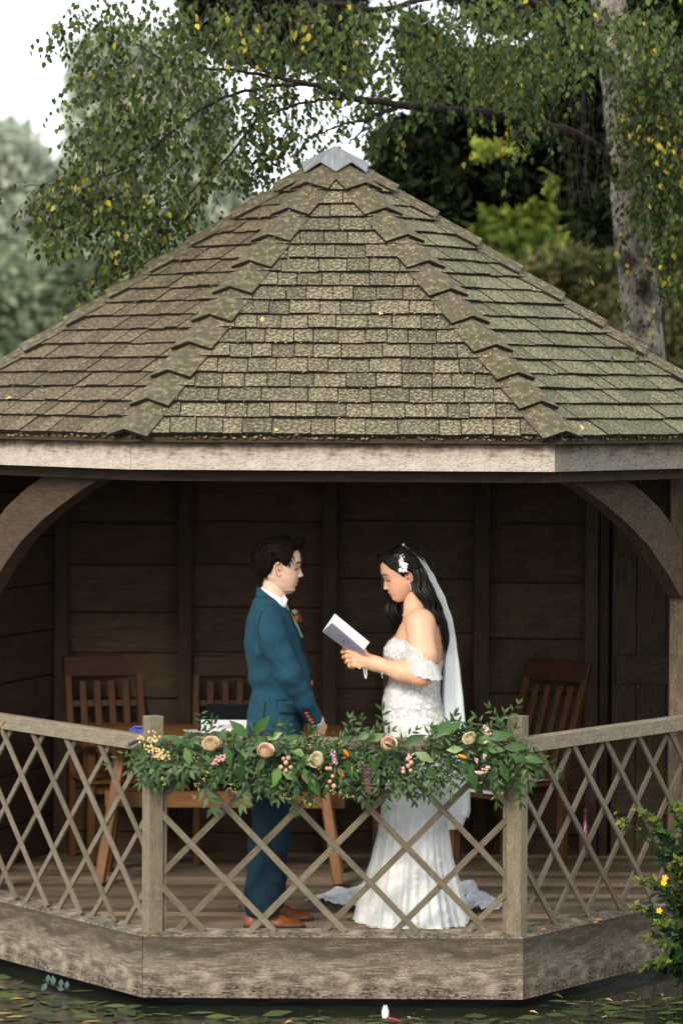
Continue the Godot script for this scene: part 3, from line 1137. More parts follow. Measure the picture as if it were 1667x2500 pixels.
# ---------------------------------------------------------------- furniture
func chair(label: String, at: Vector3, turn: float, arms: bool, woven := true, lean := 0.24) -> void:   # faces +z before the turn
	var c := thing("garden_chair", label, "chair", at, turn, "wooden garden chairs along the back wall")
	var w := 0.43
	var back := func(x: float, y: float, dz: float) -> Vector3: return Vector3(x, y, -0.22 - (y - 0.42) * lean + dz)
	for s in [-1.0, 1.0]:
		bar(c, "leg", Vector3(s * (w * 0.5 - 0.02), 0, 0.2), Vector3(s * (w * 0.5 - 0.02), 0.43 if not arms else 0.63, 0.2), 0.035, 0.05, Vector3.BACK, M.chair_teak)
		bar(c, "leg", Vector3(s * (w * 0.5 - 0.02), 0, -0.24), back.call(s * (w * 0.5 - 0.02), 0.45, 0.0), 0.035, 0.05, Vector3.BACK, M.chair_teak)
		bar(c, "back_post", back.call(s * (w * 0.5 - 0.02), 0.42, 0.0), back.call(s * (w * 0.5 - 0.02), 0.95, 0.0), 0.036, 0.034, Vector3.BACK, M.chair_teak)
		if arms:
			var arm := Acc.new()
			extrude(arm, [Vector2(-0.27, 0.0), Vector2(0.2, 0.0), Vector2(0.27, -0.012), Vector2(0.295, -0.04), Vector2(0.275, -0.06), Vector2(0.22, -0.045), Vector2(-0.27, -0.03)], 0.06, Transform3D(Basis(Vector3(0, 0, 1), Vector3.UP, Vector3(-1, 0, 0)), Vector3(s * (w * 0.5 + 0.01), 0.67, 0.0)))
			put(c, "arm", arm.done(), M.chair_teak)
	var n := 4
	for k in n:
		var x := (k + 1.0) / (n + 1.0) * (w - 0.04) - (w - 0.04) * 0.5
		bar(c, "back_slat", back.call(x, 0.46, 0.004), back.call(x, 0.92, 0.004), 0.036, 0.012, Vector3.BACK, M.chair_teak)
	if woven:
		for y in [0.56, 0.68, 0.80]:
			bar(c, "cross_slat", back.call(-w * 0.5 + 0.03, y, -0.012), back.call(w * 0.5 - 0.03, y, -0.012), 0.036, 0.012, Vector3(0, lean, 1), M.chair_teak)
	var tr := Acc.new()
	box_into(tr, Vector3(w, 0.115, 0.028), 0.006, Transform3D(Basis(Vector3.RIGHT, -lean), back.call(0.0, 0.995, 0.0)))
	put(c, "top_rail", tr.done(), M.teak_dark)
	bar(c, "lower_rail", back.call(-w * 0.5 + 0.03, 0.455, 0.0), back.call(w * 0.5 - 0.03, 0.455, 0.0), 0.04, 0.025, Vector3.BACK, M.chair_teak)
	for k in 6:
		bar(c, "seat_slat", Vector3(-w * 0.5, 0.435, 0.21 - k * 0.083), Vector3(w * 0.5, 0.435, 0.21 - k * 0.083), 0.018, 0.068, Vector3.BACK, M.chair_teak)
	for z in [0.2, -0.23]:
		bar(c, "apron", Vector3(-w * 0.5 + 0.03, 0.395, z), Vector3(w * 0.5 - 0.03, 0.395, z), 0.05, 0.02, Vector3.BACK, M.chair_teak)

func furniture() -> void:
	chair("wooden armchair with woven slat back standing at the left end of the table", Vector3(-1.13, 0, -2.78), 0.30, true)
	chair("wooden slat chair half hidden behind the person in the teal suit", Vector3(-0.53, 0, -2.80), 0.05, false)
	chair("wooden armchair hidden behind the white dress with only legs and one arm showing", Vector3(0.43, 0, -2.72), -0.1, true)
	chair("dark wooden chair right of the veil with white cloth on its seat", Vector3(0.88, 0, -2.62), -0.75, false, false, 0.36)
	var cl := Acc.new()
	grid(cl, 10, 10, func(u: float, v: float) -> Array: return [Vector3(lerpf(-0.2, 0.2, v), 0.006 + 0.006 * sin(u * 9.0) * sin(v * 7.0) - 0.05 * smoothstep(0.85, 1.0, u), lerpf(-0.15, 0.235, u)), Vector2(u, v)])
	tag(put(self, "white_cloth", cl.done(), M.satin, Transform3D(Basis(Vector3.UP, -0.75), Vector3(0.88, 0.447, -2.62))), "white cloth lying on the seat of the chair right of the veil", "cloth")
	# trestle table
	var x0 := P(232, 1800, -1.7).x
	var x1 := P(838, 1800, -1.7).x
	var t := thing("trestle_table", "brown wooden trestle table behind the teal suit, with splayed board legs", "table", Vector3((x0 + x1) * 0.5, 0, -2.05))
	var hw := (x1 - x0) * 0.5
	for k in 6:
		bar(t, "top_board", Vector3(-hw + rr(0, 0.012), 0.728, 0.35 - k * 0.14), Vector3(hw - rr(0, 0.012), 0.728, 0.35 - k * 0.14), 0.034, 0.137, Vector3.BACK, M.teak, 0.005)
	for s in [-1.0, 1.0]:
		for f in [-1.0, 1.0]:
			bar(t, "leg", Vector3(s * (hw - 0.13), 0.70, f * 0.12), Vector3(s * (hw - 0.02), 0, f * 0.30), 0.05, 0.13, Vector3(0, 0.25, 1), M.teak, 0.006)
		bar(t, "cross_bearer", Vector3(s * (hw - 0.13), 0.685, -0.3), Vector3(s * (hw - 0.13), 0.685, 0.3), 0.05, 0.06, Vector3.RIGHT, M.teak)
		bar(t, "tie_bar", Vector3(s * (hw - 0.075), 0.36, -0.2), Vector3(s * (hw - 0.075), 0.36, 0.2), 0.07, 0.04, Vector3.RIGHT, M.teak)
	var st := Acc.new()
	box_into(st, Vector3(hw * 2.0 - 0.02, 0.085, 0.035), 0.005, Transform3D(Basis.IDENTITY, Vector3(0.02, 0.40, 0.0)))
	put(t, "stretcher", st.done(), M.teak)
	# certificate holder: black cover propped behind a white panel
	var zc := -1.95
	var w0 := P(491, 1782, zc)
	var w1 := P(612, 1751, zc)
	var f := thing("certificate_folder", "open black folder with a white certificate panel on the table", "folder", Vector3((w0.x + w1.x) * 0.5, 0.746, zc))
	var ww := w1.x - w0.x
	put(f, "front_panel", box(Vector3(ww, w1.y - w0.y, 0.012), 0.001), M.paper, Transform3D(Basis.IDENTITY, Vector3(0, (w1.y - w0.y) * 0.5, 0.0)))
	var cv := Acc.new()
	extrude(cv, [Vector2(-ww * 0.5 - 0.02, 0.0), Vector2(ww * 0.5, 0.0), Vector2(ww * 0.5, 0.15), Vector2(-ww * 0.5 + 0.03, 0.15)], 0.006, Transform3D(Basis(Vector3.RIGHT, -0.42), Vector3(0, 0.0, -0.012)))
	put(f, "black_cover", cv.done(), M.black_card)
	put(f, "loose_sheet", box(Vector3(0.075, 0.003, 0.12), 0.0), M.paper, Transform3D(Basis(Vector3.UP, 0.3), Vector3(-ww * 0.5 - 0.04, 0.004, -0.05)))
	var tm := TextMesh.new()
	tm.text = "Certificate"
	var sf := SystemFont.new()
	sf.font_names = PackedStringArray(["Droid Serif"])
	sf.font_italic = true
	tm.font = sf
	tm.font_size = 32
	tm.pixel_size = 0.00075
	tm.depth = 0.001
	put(f, "certificate_lettering", tm, M.ink, Transform3D(Basis.IDENTITY, Vector3(0.02, (w1.y - w0.y) * 0.5, 0.0072)))
	var bl := Acc.new()
	tube(bl, [P(316, 1792, -1.85), P(320, 1781, -1.87), P(330, 1774, -1.88), P(352, 1774, -1.88), P(372, 1776, -1.88)], [0.0045], 8)
	grid(bl, 6, 8, func(u: float, v: float) -> Array: return [P(lerpf(322, 372, v), lerpf(1777, 1789, u), lerpf(-1.9, -1.84, u)) + Vector3(0, 0.006 * sin(v * 11.0), 0), Vector2(u, v)])
	tag(put(self, "blue_ribbon", bl.done(), M.blue), "folded blue ribbon lying at the left end of the table", "ribbon")
	var bt := Acc.new()
	lathe(bt, [[0.0, 0.0], [0.031, 0.0], [0.034, 0.006], [0.034, 0.12], [0.030, 0.145], [0.016, 0.185], [0.0125, 0.20], [0.0125, 0.245], [0.0155, 0.246], [0.0155, 0.258], [0.012, 0.262], [0.0, 0.262]], 20)
	var bp := P(1427, 2092, BACK + 0.14)
	tag(put(self, "rose_bottle", bt.done(), M.rose_glass, Transform3D(Basis.IDENTITY, Vector3(bp.x, 0.0, BACK + 0.14))), "slim rose coloured bottle standing on the deck by the back wall", "bottle")
	# twine tied round the left handrail
	var tw := Acc.new()
	var rl := func(px: float, py: float, o: float) -> Vector3: return PV(px, py, Vector3(-1.775, 0, -1.5), Vector3(-0.822, 0, -0.062)) + Vector3(-0.843, 0, 0.538) * (0.033 + o)
	tube(tw, [rl.call(8, 1808, 0.004), rl.call(13, 1790, 0.0), rl.call(18, 1768, 0.0), rl.call(27, 1758, 0.0), rl.call(40, 1757, -0.02)], [0.0022], 5)
	tube(tw, [rl.call(13, 1790, 0.002), rl.call(7, 1800, 0.006), rl.call(0, 1810, 0.01)], [0.002], 5)
	tube(tw, [rl.call(20, 1765, 0.002), rl.call(24, 1780, 0.004), rl.call(22, 1795, 0.004)], [0.002], 5)
	tag(put(self, "twine", tw.done(), M.twine), "loop of brown twine tied round the left handrail", "twine")

# ---------------------------------------------------------------- people
func head_into(a: Acc, tab: Array, xf: Transform3D, fem: bool, tone: Color, grow := 0.0, cap = null) -> void:
	# tab rows: [y, front x, back x, half width]; faces +x. With grow, the same surface pushed out where cap(x, y) > 0: a cap of hair.
	var tf := []
	var tb := []
	var tw := []
	for e in tab:
		tf.append([e[0], e[1]])
		tb.append([e[0], e[2]])
		tw.append([e[0], e[3]])
	var y_lo: float = tab[0][0]
	var y_hi: float = tab[-1][0]
	var eye_y := -0.014
	var at := func(u: float, v: float) -> Array:
		var y := lerpf(y_hi, y_lo, u)
		var k := (1.0 - cos(u * PI)) * 0.5
		y = lerpf(y_hi, y_lo, lerpf(u, k, 0.35))
		var f: float = table(tf, y)
		var b: float = table(tb, y)
		var w: float = table(tw, y)
		var an := TAU * v
		var ct := cos(an)
		var st := sin(an)
		var cx := (f + b) * 0.5
		var x := cx + (f - b) * 0.5 * signf(ct) * pow(absf(ct), 0.9)
		var z := w * signf(st) * pow(absf(st), 0.92)
		var c := tone
		if ct > 0.0 and grow == 0.0:
			var az := absf(z)
			# nose
			var nt := clampf((-0.012 - y) / 0.042, 0.0, 1.0)
			var amp := (0.021 if fem else 0.025) * pow(nt, 0.9) * (1.0 - smoothstep(-0.053, -0.063, y)) if y > -0.065 else 0.0
			x += amp * exp(-pow(az / (0.009 + 0.007 * nt), 2.0))
			x += 0.006 * gauss(y + 0.055, 0.007) * gauss(az - 0.013, 0.006)
			# sockets, lids, brows, cheeks
			x -= 0.010 * gauss(y - eye_y, 0.013) * gauss(az - 0.030, 0.016)
			x += 0.007 * gauss(y - eye_y + 0.001, 0.008) * gauss(az - 0.031, 0.012)
			x += 0.003 * gauss(y - 0.004, 0.006) * gauss(az - 0.03, 0.02)
			x += 0.003 * gauss(y + 0.045, 0.02) * gauss(az - 0.045, 0.018)
			# lips
			x += 0.0045 * gauss(y + 0.078, 0.005) * gauss(az, 0.017) + 0.004 * gauss(y + 0.091, 0.006) * gauss(az, 0.015)
			x -= 0.003 * gauss(y + 0.0845, 0.0025) * gauss(az, 0.02)
			var lip := clampf(gauss(y + 0.084, 0.011) * 1.5 - 0.45, 0.0, 1.0) * (1.0 - smoothstep(0.017, 0.026, az))
			c = c.lerp(Color(0.36, 0.115, 0.10) if fem else Color(0.40, 0.17, 0.14), lip * 0.85)
			var seam := gauss(y + 0.0845, 0.0022) * (1.0 - smoothstep(0.018, 0.026, az))
			c = c.lerp(Color(0.12, 0.04, 0.035), seam * 0.7)
			# brow and lashes
			var by := 0.006 + 0.005 * gauss(az - 0.034, 0.02) - 0.010 * smoothstep(0.045, 0.062, az)
			var brow := clampf(gauss(y - by, 0.0060) * 1.9 - 0.4, 0.0, 1.0) * smoothstep(0.008, 0.016, az) * (1.0 - smoothstep(0.050, 0.058, az))
			c = c.lerp(Color(0.03, 0.02, 0.015), brow * (0.8 if fem else 0.95))
			var ly := eye_y - 0.004 - 0.004 * smoothstep(0.02, 0.045, az)
			var lash := clampf(gauss(y - ly, 0.0054) * 1.8 - 0.3, 0.0, 1.0) * smoothstep(0.012, 0.02, az) * (1.0 - smoothstep(0.046, 0.054, az))
			c = c.lerp(Color(0.02, 0.014, 0.012), lash * 0.9)
			c = c.lerp(Color(0.34, 0.20, 0.15), gauss(y - eye_y - 0.006, 0.006) * gauss(az - 0.033, 0.014) * 0.4)
			# warmth in cheeks, nose and chin
			var blush := gauss(y + 0.04, 0.022) * gauss(az - 0.052, 0.022) * 0.30 + gauss(y + 0.053, 0.014) * gauss(az, 0.016) * 0.35
			c = c.lerp(Color(tone.r * 1.0, tone.g * 0.66, tone.b * 0.6), blush)
			if not fem:
				var beard := smoothstep(-0.055, -0.078, y) * (1.0 - lip)
				c = c.lerp(Color(tone.r * 0.84, tone.g * 0.80, tone.b * 0.80), beard * 0.5)
				var nos := gauss(y + 0.0625, 0.003) * gauss(az - 0.009, 0.005)
				c = c.lerp(Color(0.10, 0.04, 0.03), nos * 0.8)
			else:
				var nos := gauss(y + 0.0615, 0.003) * gauss(az - 0.009, 0.005)
				c = c.lerp(Color(0.12, 0.05, 0.035), nos * 0.8)
		if grow > 0.0:
			var m: float = cap.call(x, y)
			var d := Vector3(x - cx * 0.5, (y - 0.01) * 1.05, z).normalized()
			var g := grow * m - 0.006 * (1.0 - smoothstep(0.0, 0.25, m))
			x += d.x * g
			y += d.y * g
			z += d.z * g
		return [xf * Vector3(x, y, z), Vector2(v, u), c]
	grid(a, 90, 96, at, true)

func ear_into(a: Acc, at: Transform3D, tone: Color) -> void:      # seen from +z, its front towards +x; about 6 cm tall
	var pink := Color(tone.r, tone.g * 0.72, tone.b * 0.66)
	ball(a, at * Vector3(0.0, 0.0, -0.006), Vector3(0.015, 0.028, 0.009), 14, 10, pink, at.basis)
	var rim := []
	var rad := []
	for k in 17:
		var t := k / 16.0
		var an := lerpf(-0.35, 4.35, t)
		rim.append(at * Vector3(cos(an) * 0.0155 - 0.001, sin(an) * 0.026 + 0.004 - 0.004 * t, 0.005 + 0.003 * sin(t * PI)))
		rad.append(0.0042 - 0.0012 * t)
	tube(a, rim, rad, 8, tone)
	ball(a, at * Vector3(0.006, -0.024, 0.001), Vector3(0.0075, 0.0095, 0.006), 10, 8, tone, at.basis)
	tube(a, [at * Vector3(-0.002, 0.016, 0.004), at * Vector3(-0.005, 0.0, 0.004), at * Vector3(0.0, -0.014, 0.004)], [0.003, 0.0035, 0.003], 7, tone)
	ball(a, at * Vector3(0.006, -0.004, 0.0015), Vector3(0.004, 0.007, 0.002), 8, 6, Color(0.12, 0.045, 0.035), at.basis)

func strand(a: Acc, path: Array, r: float, flat := 0.5, sides := 5) -> void:
	var rad := []
	for k in path.size():
		var t := float(k) / (path.size() - 1)
		rad.append(r * (1.0 - pow(t, 2.5) * 0.85))
	tube(a, path, rad, sides)

func hand_field(wrist: Vector3, fwd: Vector3, backn: Vector3, thumb_side: float, curl: Array, spread: float) -> Field:
	# fwd: from wrist to knuckles; backn: out of the back of the hand; curl: bend of the three joints of every finger, in radians
	var f := Field.new()
	f.k = 0.009
	fwd = fwd.normalized()
	var side := fwd.cross(backn).normalized() * thumb_side       # towards the thumb
	var nn := side.cross(fwd).normalized()
	if nn.dot(backn) < 0.0:
		nn = -nn
	var len := [[0.040, 0.024, 0.019], [0.044, 0.027, 0.020], [0.040, 0.025, 0.019], [0.031, 0.019, 0.017]]
	for k in 4:
		var o := (1.5 - k) * 0.0185
		var kn := wrist + fwd * (0.082 - 0.004 * absf(k - 1.2)) + side * o
		f.caps.append([wrist + side * o * 0.55, kn, 0.0145, 0.0112])
		var p := kn
		var an := 0.0
		for j in 3:
			an += curl[k][j]
			var d := (fwd * cos(an) - nn * sin(an) + side * spread * (1.5 - k)).normalized()
			var q: Vector3 = p + d * len[k][j]
			f.caps.append([p, q, 0.0092 - 0.0009 * j, 0.0086 - 0.0010 * j])
			p = q
	f.caps.append([wrist, wrist + fwd * 0.055, 0.019, 0.018])
	var tb := wrist + fwd * 0.022 + side * 0.020
	var t1 := tb + (fwd * 0.55 + side * 0.75 - nn * 0.55).normalized() * 0.036
	var t2 := t1 + (fwd * 0.95 + side * 0.15 - nn * 0.45).normalized() * 0.030
	f.caps.append([wrist + fwd * 0.012 + side * 0.008, tb, 0.015, 0.0135])
	f.caps.append([tb, t1, 0.0135, 0.0105])
	f.caps.append([t1, t2, 0.0102, 0.0092])
	f.caps.append([t2, t2 + (fwd - nn * 0.5).normalized() * 0.022, 0.0092, 0.0075])
	return f

func bounds(f: Field, pad: float) -> AABB:
	var b := AABB(f.caps[0][0], Vector3.ZERO)
	for q in f.caps:
		b = b.expand(q[0]).expand(q[1])
	return b.grow(pad)

func dressed_stack(rows: Array, z: float, zc: float) -> Array:      # rows: [photo y, left px, right px, half depth], top first -> a Field stack, lowest first
	var out := []
	for r in rows:
		var p := P(r[1], r[0], z)
		var q := P(r[2], r[0], z)
		out.push_front([p.y, (p.x + q.x) * 0.5, zc, (q.x - p.x) * 0.5, r[3]])
	return out

func groom() -> void:
	var zc := -0.40
	var g := thing("person", "person in teal tweed suit and tan leather shoes standing with hands clasped, head bowed", "person", Vector3(P(660, 2250, zc).x, 0, zc))
	var inv := g.transform.affine_inverse()
	var tone := Color(0.73, 0.475, 0.345)
	# body: head, then neck, trunk, arms and legs, then hands
	var o := P(683, 1378, zc)
	var hx := Transform3D(Basis.IDENTITY, o)
	var tab := [[-0.137, 0.045, 0.028, 0.004], [-0.131, 0.058, -0.005, 0.026], [-0.118, 0.0715, -0.03, 0.043], [-0.101, 0.072, -0.05, 0.053], [-0.095, 0.077, -0.056, 0.056], [-0.079, 0.082, -0.066, 0.061], [-0.065, 0.084, -0.078, 0.066],
		[-0.054, 0.085, -0.088, 0.069], [-0.017, 0.091, -0.108, 0.074], [0.0, 0.097, -0.112, 0.076], [0.017, 0.0985, -0.113, 0.077], [0.05, 0.094, -0.110, 0.076], [0.08, 0.074, -0.092, 0.068], [0.1, 0.044, -0.06, 0.052], [0.110, 0.018, -0.03, 0.03], [0.114, -0.004, -0.008, 0.004]]
	var a := Acc.new()
	a.colored = true
	head_into(a, tab, hx, false, tone)
	for s in [1.0, -1.0]:
		ear_into(a, Transform3D(Basis(Vector3.UP, 0.25) if s > 0 else Basis(Vector3.UP, PI - 0.25).scaled(Vector3(-1, 1, 1)), o + Vector3(-0.008, -0.019, 0.074 * s)), tone)
	var f := Field.new()
	f.k = 0.02
	f.caps = [[P(673, 1400, zc), P(668, 1452, zc), 0.055, 0.053], [P(668, 1452, zc), P(661, 1505, zc), 0.053, 0.060], [P(662, 1540, zc), P(672, 1780, zc), 0.08, 0.075],
		[P(650, 1505, zc - 0.13), P(650, 1505, zc + 0.13), 0.045, 0.045], [P(670, 1820, zc - 0.06), P(670, 1820, zc + 0.06), 0.06, 0.06]]
	for s in [1.0, -1.0]:
		f.caps.append([P(655, 1508, zc + 0.15 * s), P(705, 1652, zc + 0.22 * s), 0.042, 0.036])
		f.caps.append([P(705, 1652, zc + 0.22 * s), P(770, 1758, zc + 0.08 * s), 0.034, 0.026])
		f.caps.append([P(665, 1830, zc + 0.09 * s), P(655, 2050, zc + 0.11 * s), 0.06, 0.045])
		f.caps.append([P(655, 2050, zc + 0.11 * s), P(644, 2235, zc + 0.13 * s), 0.045, 0.035])
	skin_of(f, P(600, 2262, zc) - Vector3(0.05, 0, 0.42), P(790, 1395, zc) + Vector3(0.05, 0, 0.42), 0.015, a, func(_p: Vector3) -> Color: return tone)
	for s in [1.0, -1.0]:
		var wr := P(775, 1757, zc + 0.075 * s)
		var h := hand_field(wr, P(787, 1787, zc + 0.02 * s) - wr, Vector3(0.75, 0.1, 0.6 * s), -1.0 * s, [[0.5, 0.9, 0.5], [0.55, 0.95, 0.5], [0.6, 1.0, 0.5], [0.65, 1.0, 0.5]], 0.05)
		var bb := bounds(h, 0.02)
		skin_of(h, bb.position, bb.end, 0.0032, a, func(_p: Vector3) -> Color: return Color(tone.r * 0.95, tone.g * 0.85, tone.b * 0.82))
	put(g, "body", moved(a, inv), M.skin)
	# hair: a cap with a clean hairline, then locks over it
	var line := [[-0.13, -0.075], [-0.085, -0.073], [-0.053, -0.050], [-0.036, -0.030], [-0.020, 0.010], [-0.013, 0.016], [0.008, 0.010], [0.020, -0.004], [0.030, -0.008], [0.040, 0.004], [0.050, 0.022], [0.056, 0.040], [0.062, 0.060], [0.084, 0.070], [0.12, 0.082]]
	var hm := func(x: float, y: float) -> float: return smoothstep(-0.004, 0.014, y - table(line, x)) * (0.55 + 0.45 * smoothstep(-0.06, 0.09, y))
	var hc := Acc.new()
	head_into(hc, tab, hx, false, Color.BLACK, 0.020, hm)
	for k in 620:
		var an := rr(-PI, PI)
		var y0 := rr(-0.06, 0.112)
		var w: float = table([[-0.1, 0.052], [-0.054, 0.067], [0.0, 0.076], [0.05, 0.076], [0.08, 0.068], [0.1, 0.05], [0.114, 0.01]], y0)
		var fx: float = table([[-0.1, 0.07], [0.0, 0.097], [0.05, 0.094], [0.08, 0.074], [0.1, 0.044], [0.114, 0.0]], y0)
		var bx: float = table([[-0.1, -0.055], [-0.054, -0.088], [0.0, -0.112], [0.05, -0.11], [0.08, -0.092], [0.1, -0.06], [0.114, -0.01]], y0)
		var p := Vector3((fx + bx) * 0.5 + (fx - bx) * 0.5 * cos(an), y0, w * sin(an))
		if y0 < table(line, p.x) + 0.008:
			continue
		var nn := Vector3(p.x * 0.8, p.y * 1.1, p.z).normalized()
		var flow := Vector3(0.9, 0.25, 0.0) if p.y > 0.055 and p.x > -0.03 else Vector3(0.25 if p.x > 0.0 else -0.35, -0.8, 0.0) if p.y < 0.05 else Vector3(-0.3, -0.5, 0.0)
		flow += wild() * 0.35
		flow = (flow - nn * flow.dot(nn)).normalized()
		var L := rr(0.022, 0.045) * (1.35 if p.y > 0.07 and p.x > 0.02 else 1.0)
		var up: float = rr(0.010, 0.019)
		var q = p + nn * (up * hm.call(p.x, p.y + 0.01))
		strand(hc, [hx * q, hx * (q + flow * L * 0.5 + nn * 0.006), hx * (q + flow * L + nn * rr(-0.004, 0.006) + Vector3(0, 0.002, 0))], rr(0.0022, 0.0038))
	for k in 46:                                                   # the swept-up front
		var z := rr(-0.052, 0.052)
		var q := Vector3(rr(0.045, 0.082), rr(0.080, 0.108), z)
		strand(hc, [hx * q, hx * (q + Vector3(0.022, 0.020, rr(-0.008, 0.008))), hx * (q + Vector3(rr(0.032, 0.044), rr(-0.004, 0.016), rr(-0.012, 0.012)))], rr(0.004, 0.007))
	put(g, "hair", moved(hc, inv), M.hair_brown)
	# jacket
	var jf := Field.new()
	jf.k = 0.018
	jf.rough = 0.007
	jf.fine.seed = 5
	jf.fine.frequency = 9.0
	jf.fine.fractal_octaves = 2
	jf.stack = dressed_stack([[1440, 634, 684, 0.066], [1452, 627, 696, 0.088], [1470, 618, 702, 0.135], [1487, 611, 708, 0.172], [1517, 602, 719, 0.195], [1546, 597, 730, 0.195], [1573, 594, 738, 0.190], [1614, 598, 752, 0.182], [1646, 604, 762, 0.175],
		[1687, 612, 762, 0.172], [1719, 609, 752, 0.178], [1743, 604, 745, 0.185], [1775, 600, 738, 0.19], [1835, 596, 722, 0.20]], zc, zc)
	for s in [1.0, -1.0]:
		jf.caps.append([P(654, 1512, zc + 0.165 * s), P(667, 1560, zc + 0.20 * s), 0.064, 0.070])
		jf.caps.append([P(667, 1560, zc + 0.20 * s), P(706, 1650, zc + 0.235 * s), 0.070, 0.058])
		jf.caps.append([P(706, 1650, zc + 0.235 * s), P(738, 1708, zc + 0.17 * s), 0.060, 0.052])
		jf.caps.append([P(738, 1708, zc + 0.17 * s), P(764, 1752, zc + 0.095 * s), 0.052, 0.040])
	var elbow := P(700, 1640, zc + 0.2)
	var waist := P(625, 1660, zc + 0.15)
	jf.fold = func(p: Vector3) -> float:
		var e := 0.0
		var d1 := p - elbow
		e += 0.0085 * pow(absf(sin((d1.y * 0.85 + d1.x * 0.55) * 46.0 + p.z * 20.0 + 9.0 * d1.x)), 1.6) * exp(-d1.length_squared() / 0.012)
		var d2 := p - waist
		e += 0.0085 * pow(absf(sin((d2.y * 0.9 - d2.x * 0.7) * 30.0 + 12.0 * d2.x)), 1.8) * exp(-(d2.x * d2.x / 0.012 + d2.y * d2.y / 0.022))
		return e
	jf.cut = Plane(Vector3(0.571, 0.821, 0.0), P(626, 1434, zc))
	jf.floor_y = P(660, 1832, zc).y
	var ja := Acc.new()
	skin_of(jf, P(585, 1840, zc) - Vector3(0, 0, 0.36), P(800, 1425, zc) + Vector3(0, 0, 0.36), 0.0085, ja)
	var jk := put(g, "jacket", moved(ja, inv), M.tweed)
	# collar, lapel, pocket, vent and seams lie on the jacket
	var zn := zc + 0.2
	var on := func(px: float, py: float, lift: float) -> Vector3:   # the point of the jacket's near side under a photo point
		var z := zc + 0.42
		for k in 60:
			var d := jf.at(P(px, py, z))
			if d < lift:
				break
			z -= maxf(d - lift, 0.0012) * 0.7
		return P(px, py, z)
	var seamrun := func(called: String, pts: Array, r: float, m: Material) -> void:
		var path := []
		for k in pts.size() - 1:
			for t in 4:
				path.append(on.call(lerpf(pts[k][0], pts[k + 1][0], t / 4.0), lerpf(pts[k][1], pts[k + 1][1], t / 4.0), r * 0.35))
		path.append(on.call(pts[-1][0], pts[-1][1], r * 0.35))
		var sa := Acc.new()
		tube(sa, path, [r], 6)
		put(jk, called, moved(sa, inv), m)
	var patch := func(called: String, c: Array, lift: float, m: Material) -> void:   # a patch of cloth over the jacket: four corners, row by row
		var pa := Acc.new()
		grid(pa, 10, 10, func(u: float, v: float) -> Array:
			var l := Vector2(c[0][0], c[0][1]).lerp(Vector2(c[2][0], c[2][1]), u)
			var r2 := Vector2(c[1][0], c[1][1]).lerp(Vector2(c[3][0], c[3][1]), u)
			var q := l.lerp(r2, v)
			return [on.call(q.x, q.y, lift * minf(1.0, 10.0 * minf(minf(u, 1.0 - u), minf(v, 1.0 - v)) + 0.25)), Vector2(u, v) * 0.15])
		put(jk, called, moved(pa, inv), m)
	patch.call("pocket_flap", [[675, 1711], [716, 1712], [680, 1741], [727, 1744]], 0.006, M.tweed)
	seamrun.call("pocket_welt", [[674, 1710], [695, 1709], [717, 1712]], 0.0028, M.seam)
	seamrun.call("pocket_edge", [[675, 1712], [677, 1728], [682, 1741], [705, 1745], [727, 1745]], 0.0024, M.seam)
	seamrun.call("armhole_seam", [[640, 1492], [632, 1515], [630, 1540], [636, 1562]], 0.0022, M.seam)
	seamrun.call("vent_edge", [[648, 1714], [646, 1735], [642, 1765], [637, 1800]], 0.0035, M.seam)
	seamrun.call("lapel_edge", [[696, 1482], [709, 1503], [722, 1532], [735, 1570], [748, 1612], [760, 1655]], 0.0035, M.seam)
	seamrun.call("collar_seam", [[627, 1453], [640, 1454], [655, 1462]], 0.0026, M.seam)
	var jc := Acc.new()
	var ring := func(u: float, v: float) -> Array:                 # jacket collar, rolled round the neck
		var an := TAU * v
		var h := lerpf(0.0, 0.04, u)
		var c := P(662, 1456, zc)
		return [c + Vector3(cos(an) * lerpf(0.072, 0.063, u) * (1.0 + 0.06 * maxf(cos(an), 0.0)), h - 0.036 - cos(an) * 0.046, sin(an) * lerpf(0.096, 0.074, u)), Vector2(v * 0.5, u * 0.05)]
	grid(jc, 5, 40, ring, true)
	put(jk, "collar", moved(jc, inv), M.tweed)
	var bt := Acc.new()
	lathe(bt, [[0.0, 0.0035], [0.004, 0.0025], [0.0085, 0.0045], [0.0105, 0.003], [0.0105, 0.0], [0.0, 0.0]], 16)
	var btm := bt.done()
	var bs := [[760, 1667], [748, 1741], [752.5, 1749], [757, 1756.5], [762, 1763.5]]
	for k in 5:
		var p: Vector3 = on.call(bs[k][0], bs[k][1], 0.0)
		var e: float = 0.004
		var nn := Vector3(jf.at(p + Vector3(e, 0, 0)) - jf.at(p - Vector3(e, 0, 0)), jf.at(p + Vector3(0, e, 0)) - jf.at(p - Vector3(0, e, 0)), jf.at(p + Vector3(0, 0, e)) - jf.at(p - Vector3(0, 0, e))).normalized()
		put(jk, "button", btm, M.button, inv * Transform3D(Basis(Quaternion(Vector3.UP, nn)).scaled(Vector3.ONE * (1.15 if k == 0 else 0.88)), p))
	# shirt: collar band and the cuffs
	var sh := Acc.new()
	var band := func(u: float, v: float) -> Array:
		var an := TAU * v
		var fr := maxf(cos(an), 0.0)
		var c := P(667, 1450, zc)
		var drop := -0.029 * cos(an) + 0.005
		return [c + Vector3(cos(an) * lerpf(0.061, 0.056, u) * (1.0 + 0.03 * fr), lerpf(-0.034 - 0.012 * fr, 0.0, u) + drop, sin(an) * lerpf(0.074, 0.067, u)), Vector2(v, u)]
	grid(sh, 6, 44, band, true)
	var fold := Acc.new()
	extrude(fold, [Vector2(0.0, 0.0), Vector2(-0.052, 0.052), Vector2(-0.058, 0.030), Vector2(-0.012, -0.028)], 0.004, Transform3D(Basis(Vector3.UP, -0.55), P(702, 1464, zc + 0.045)))
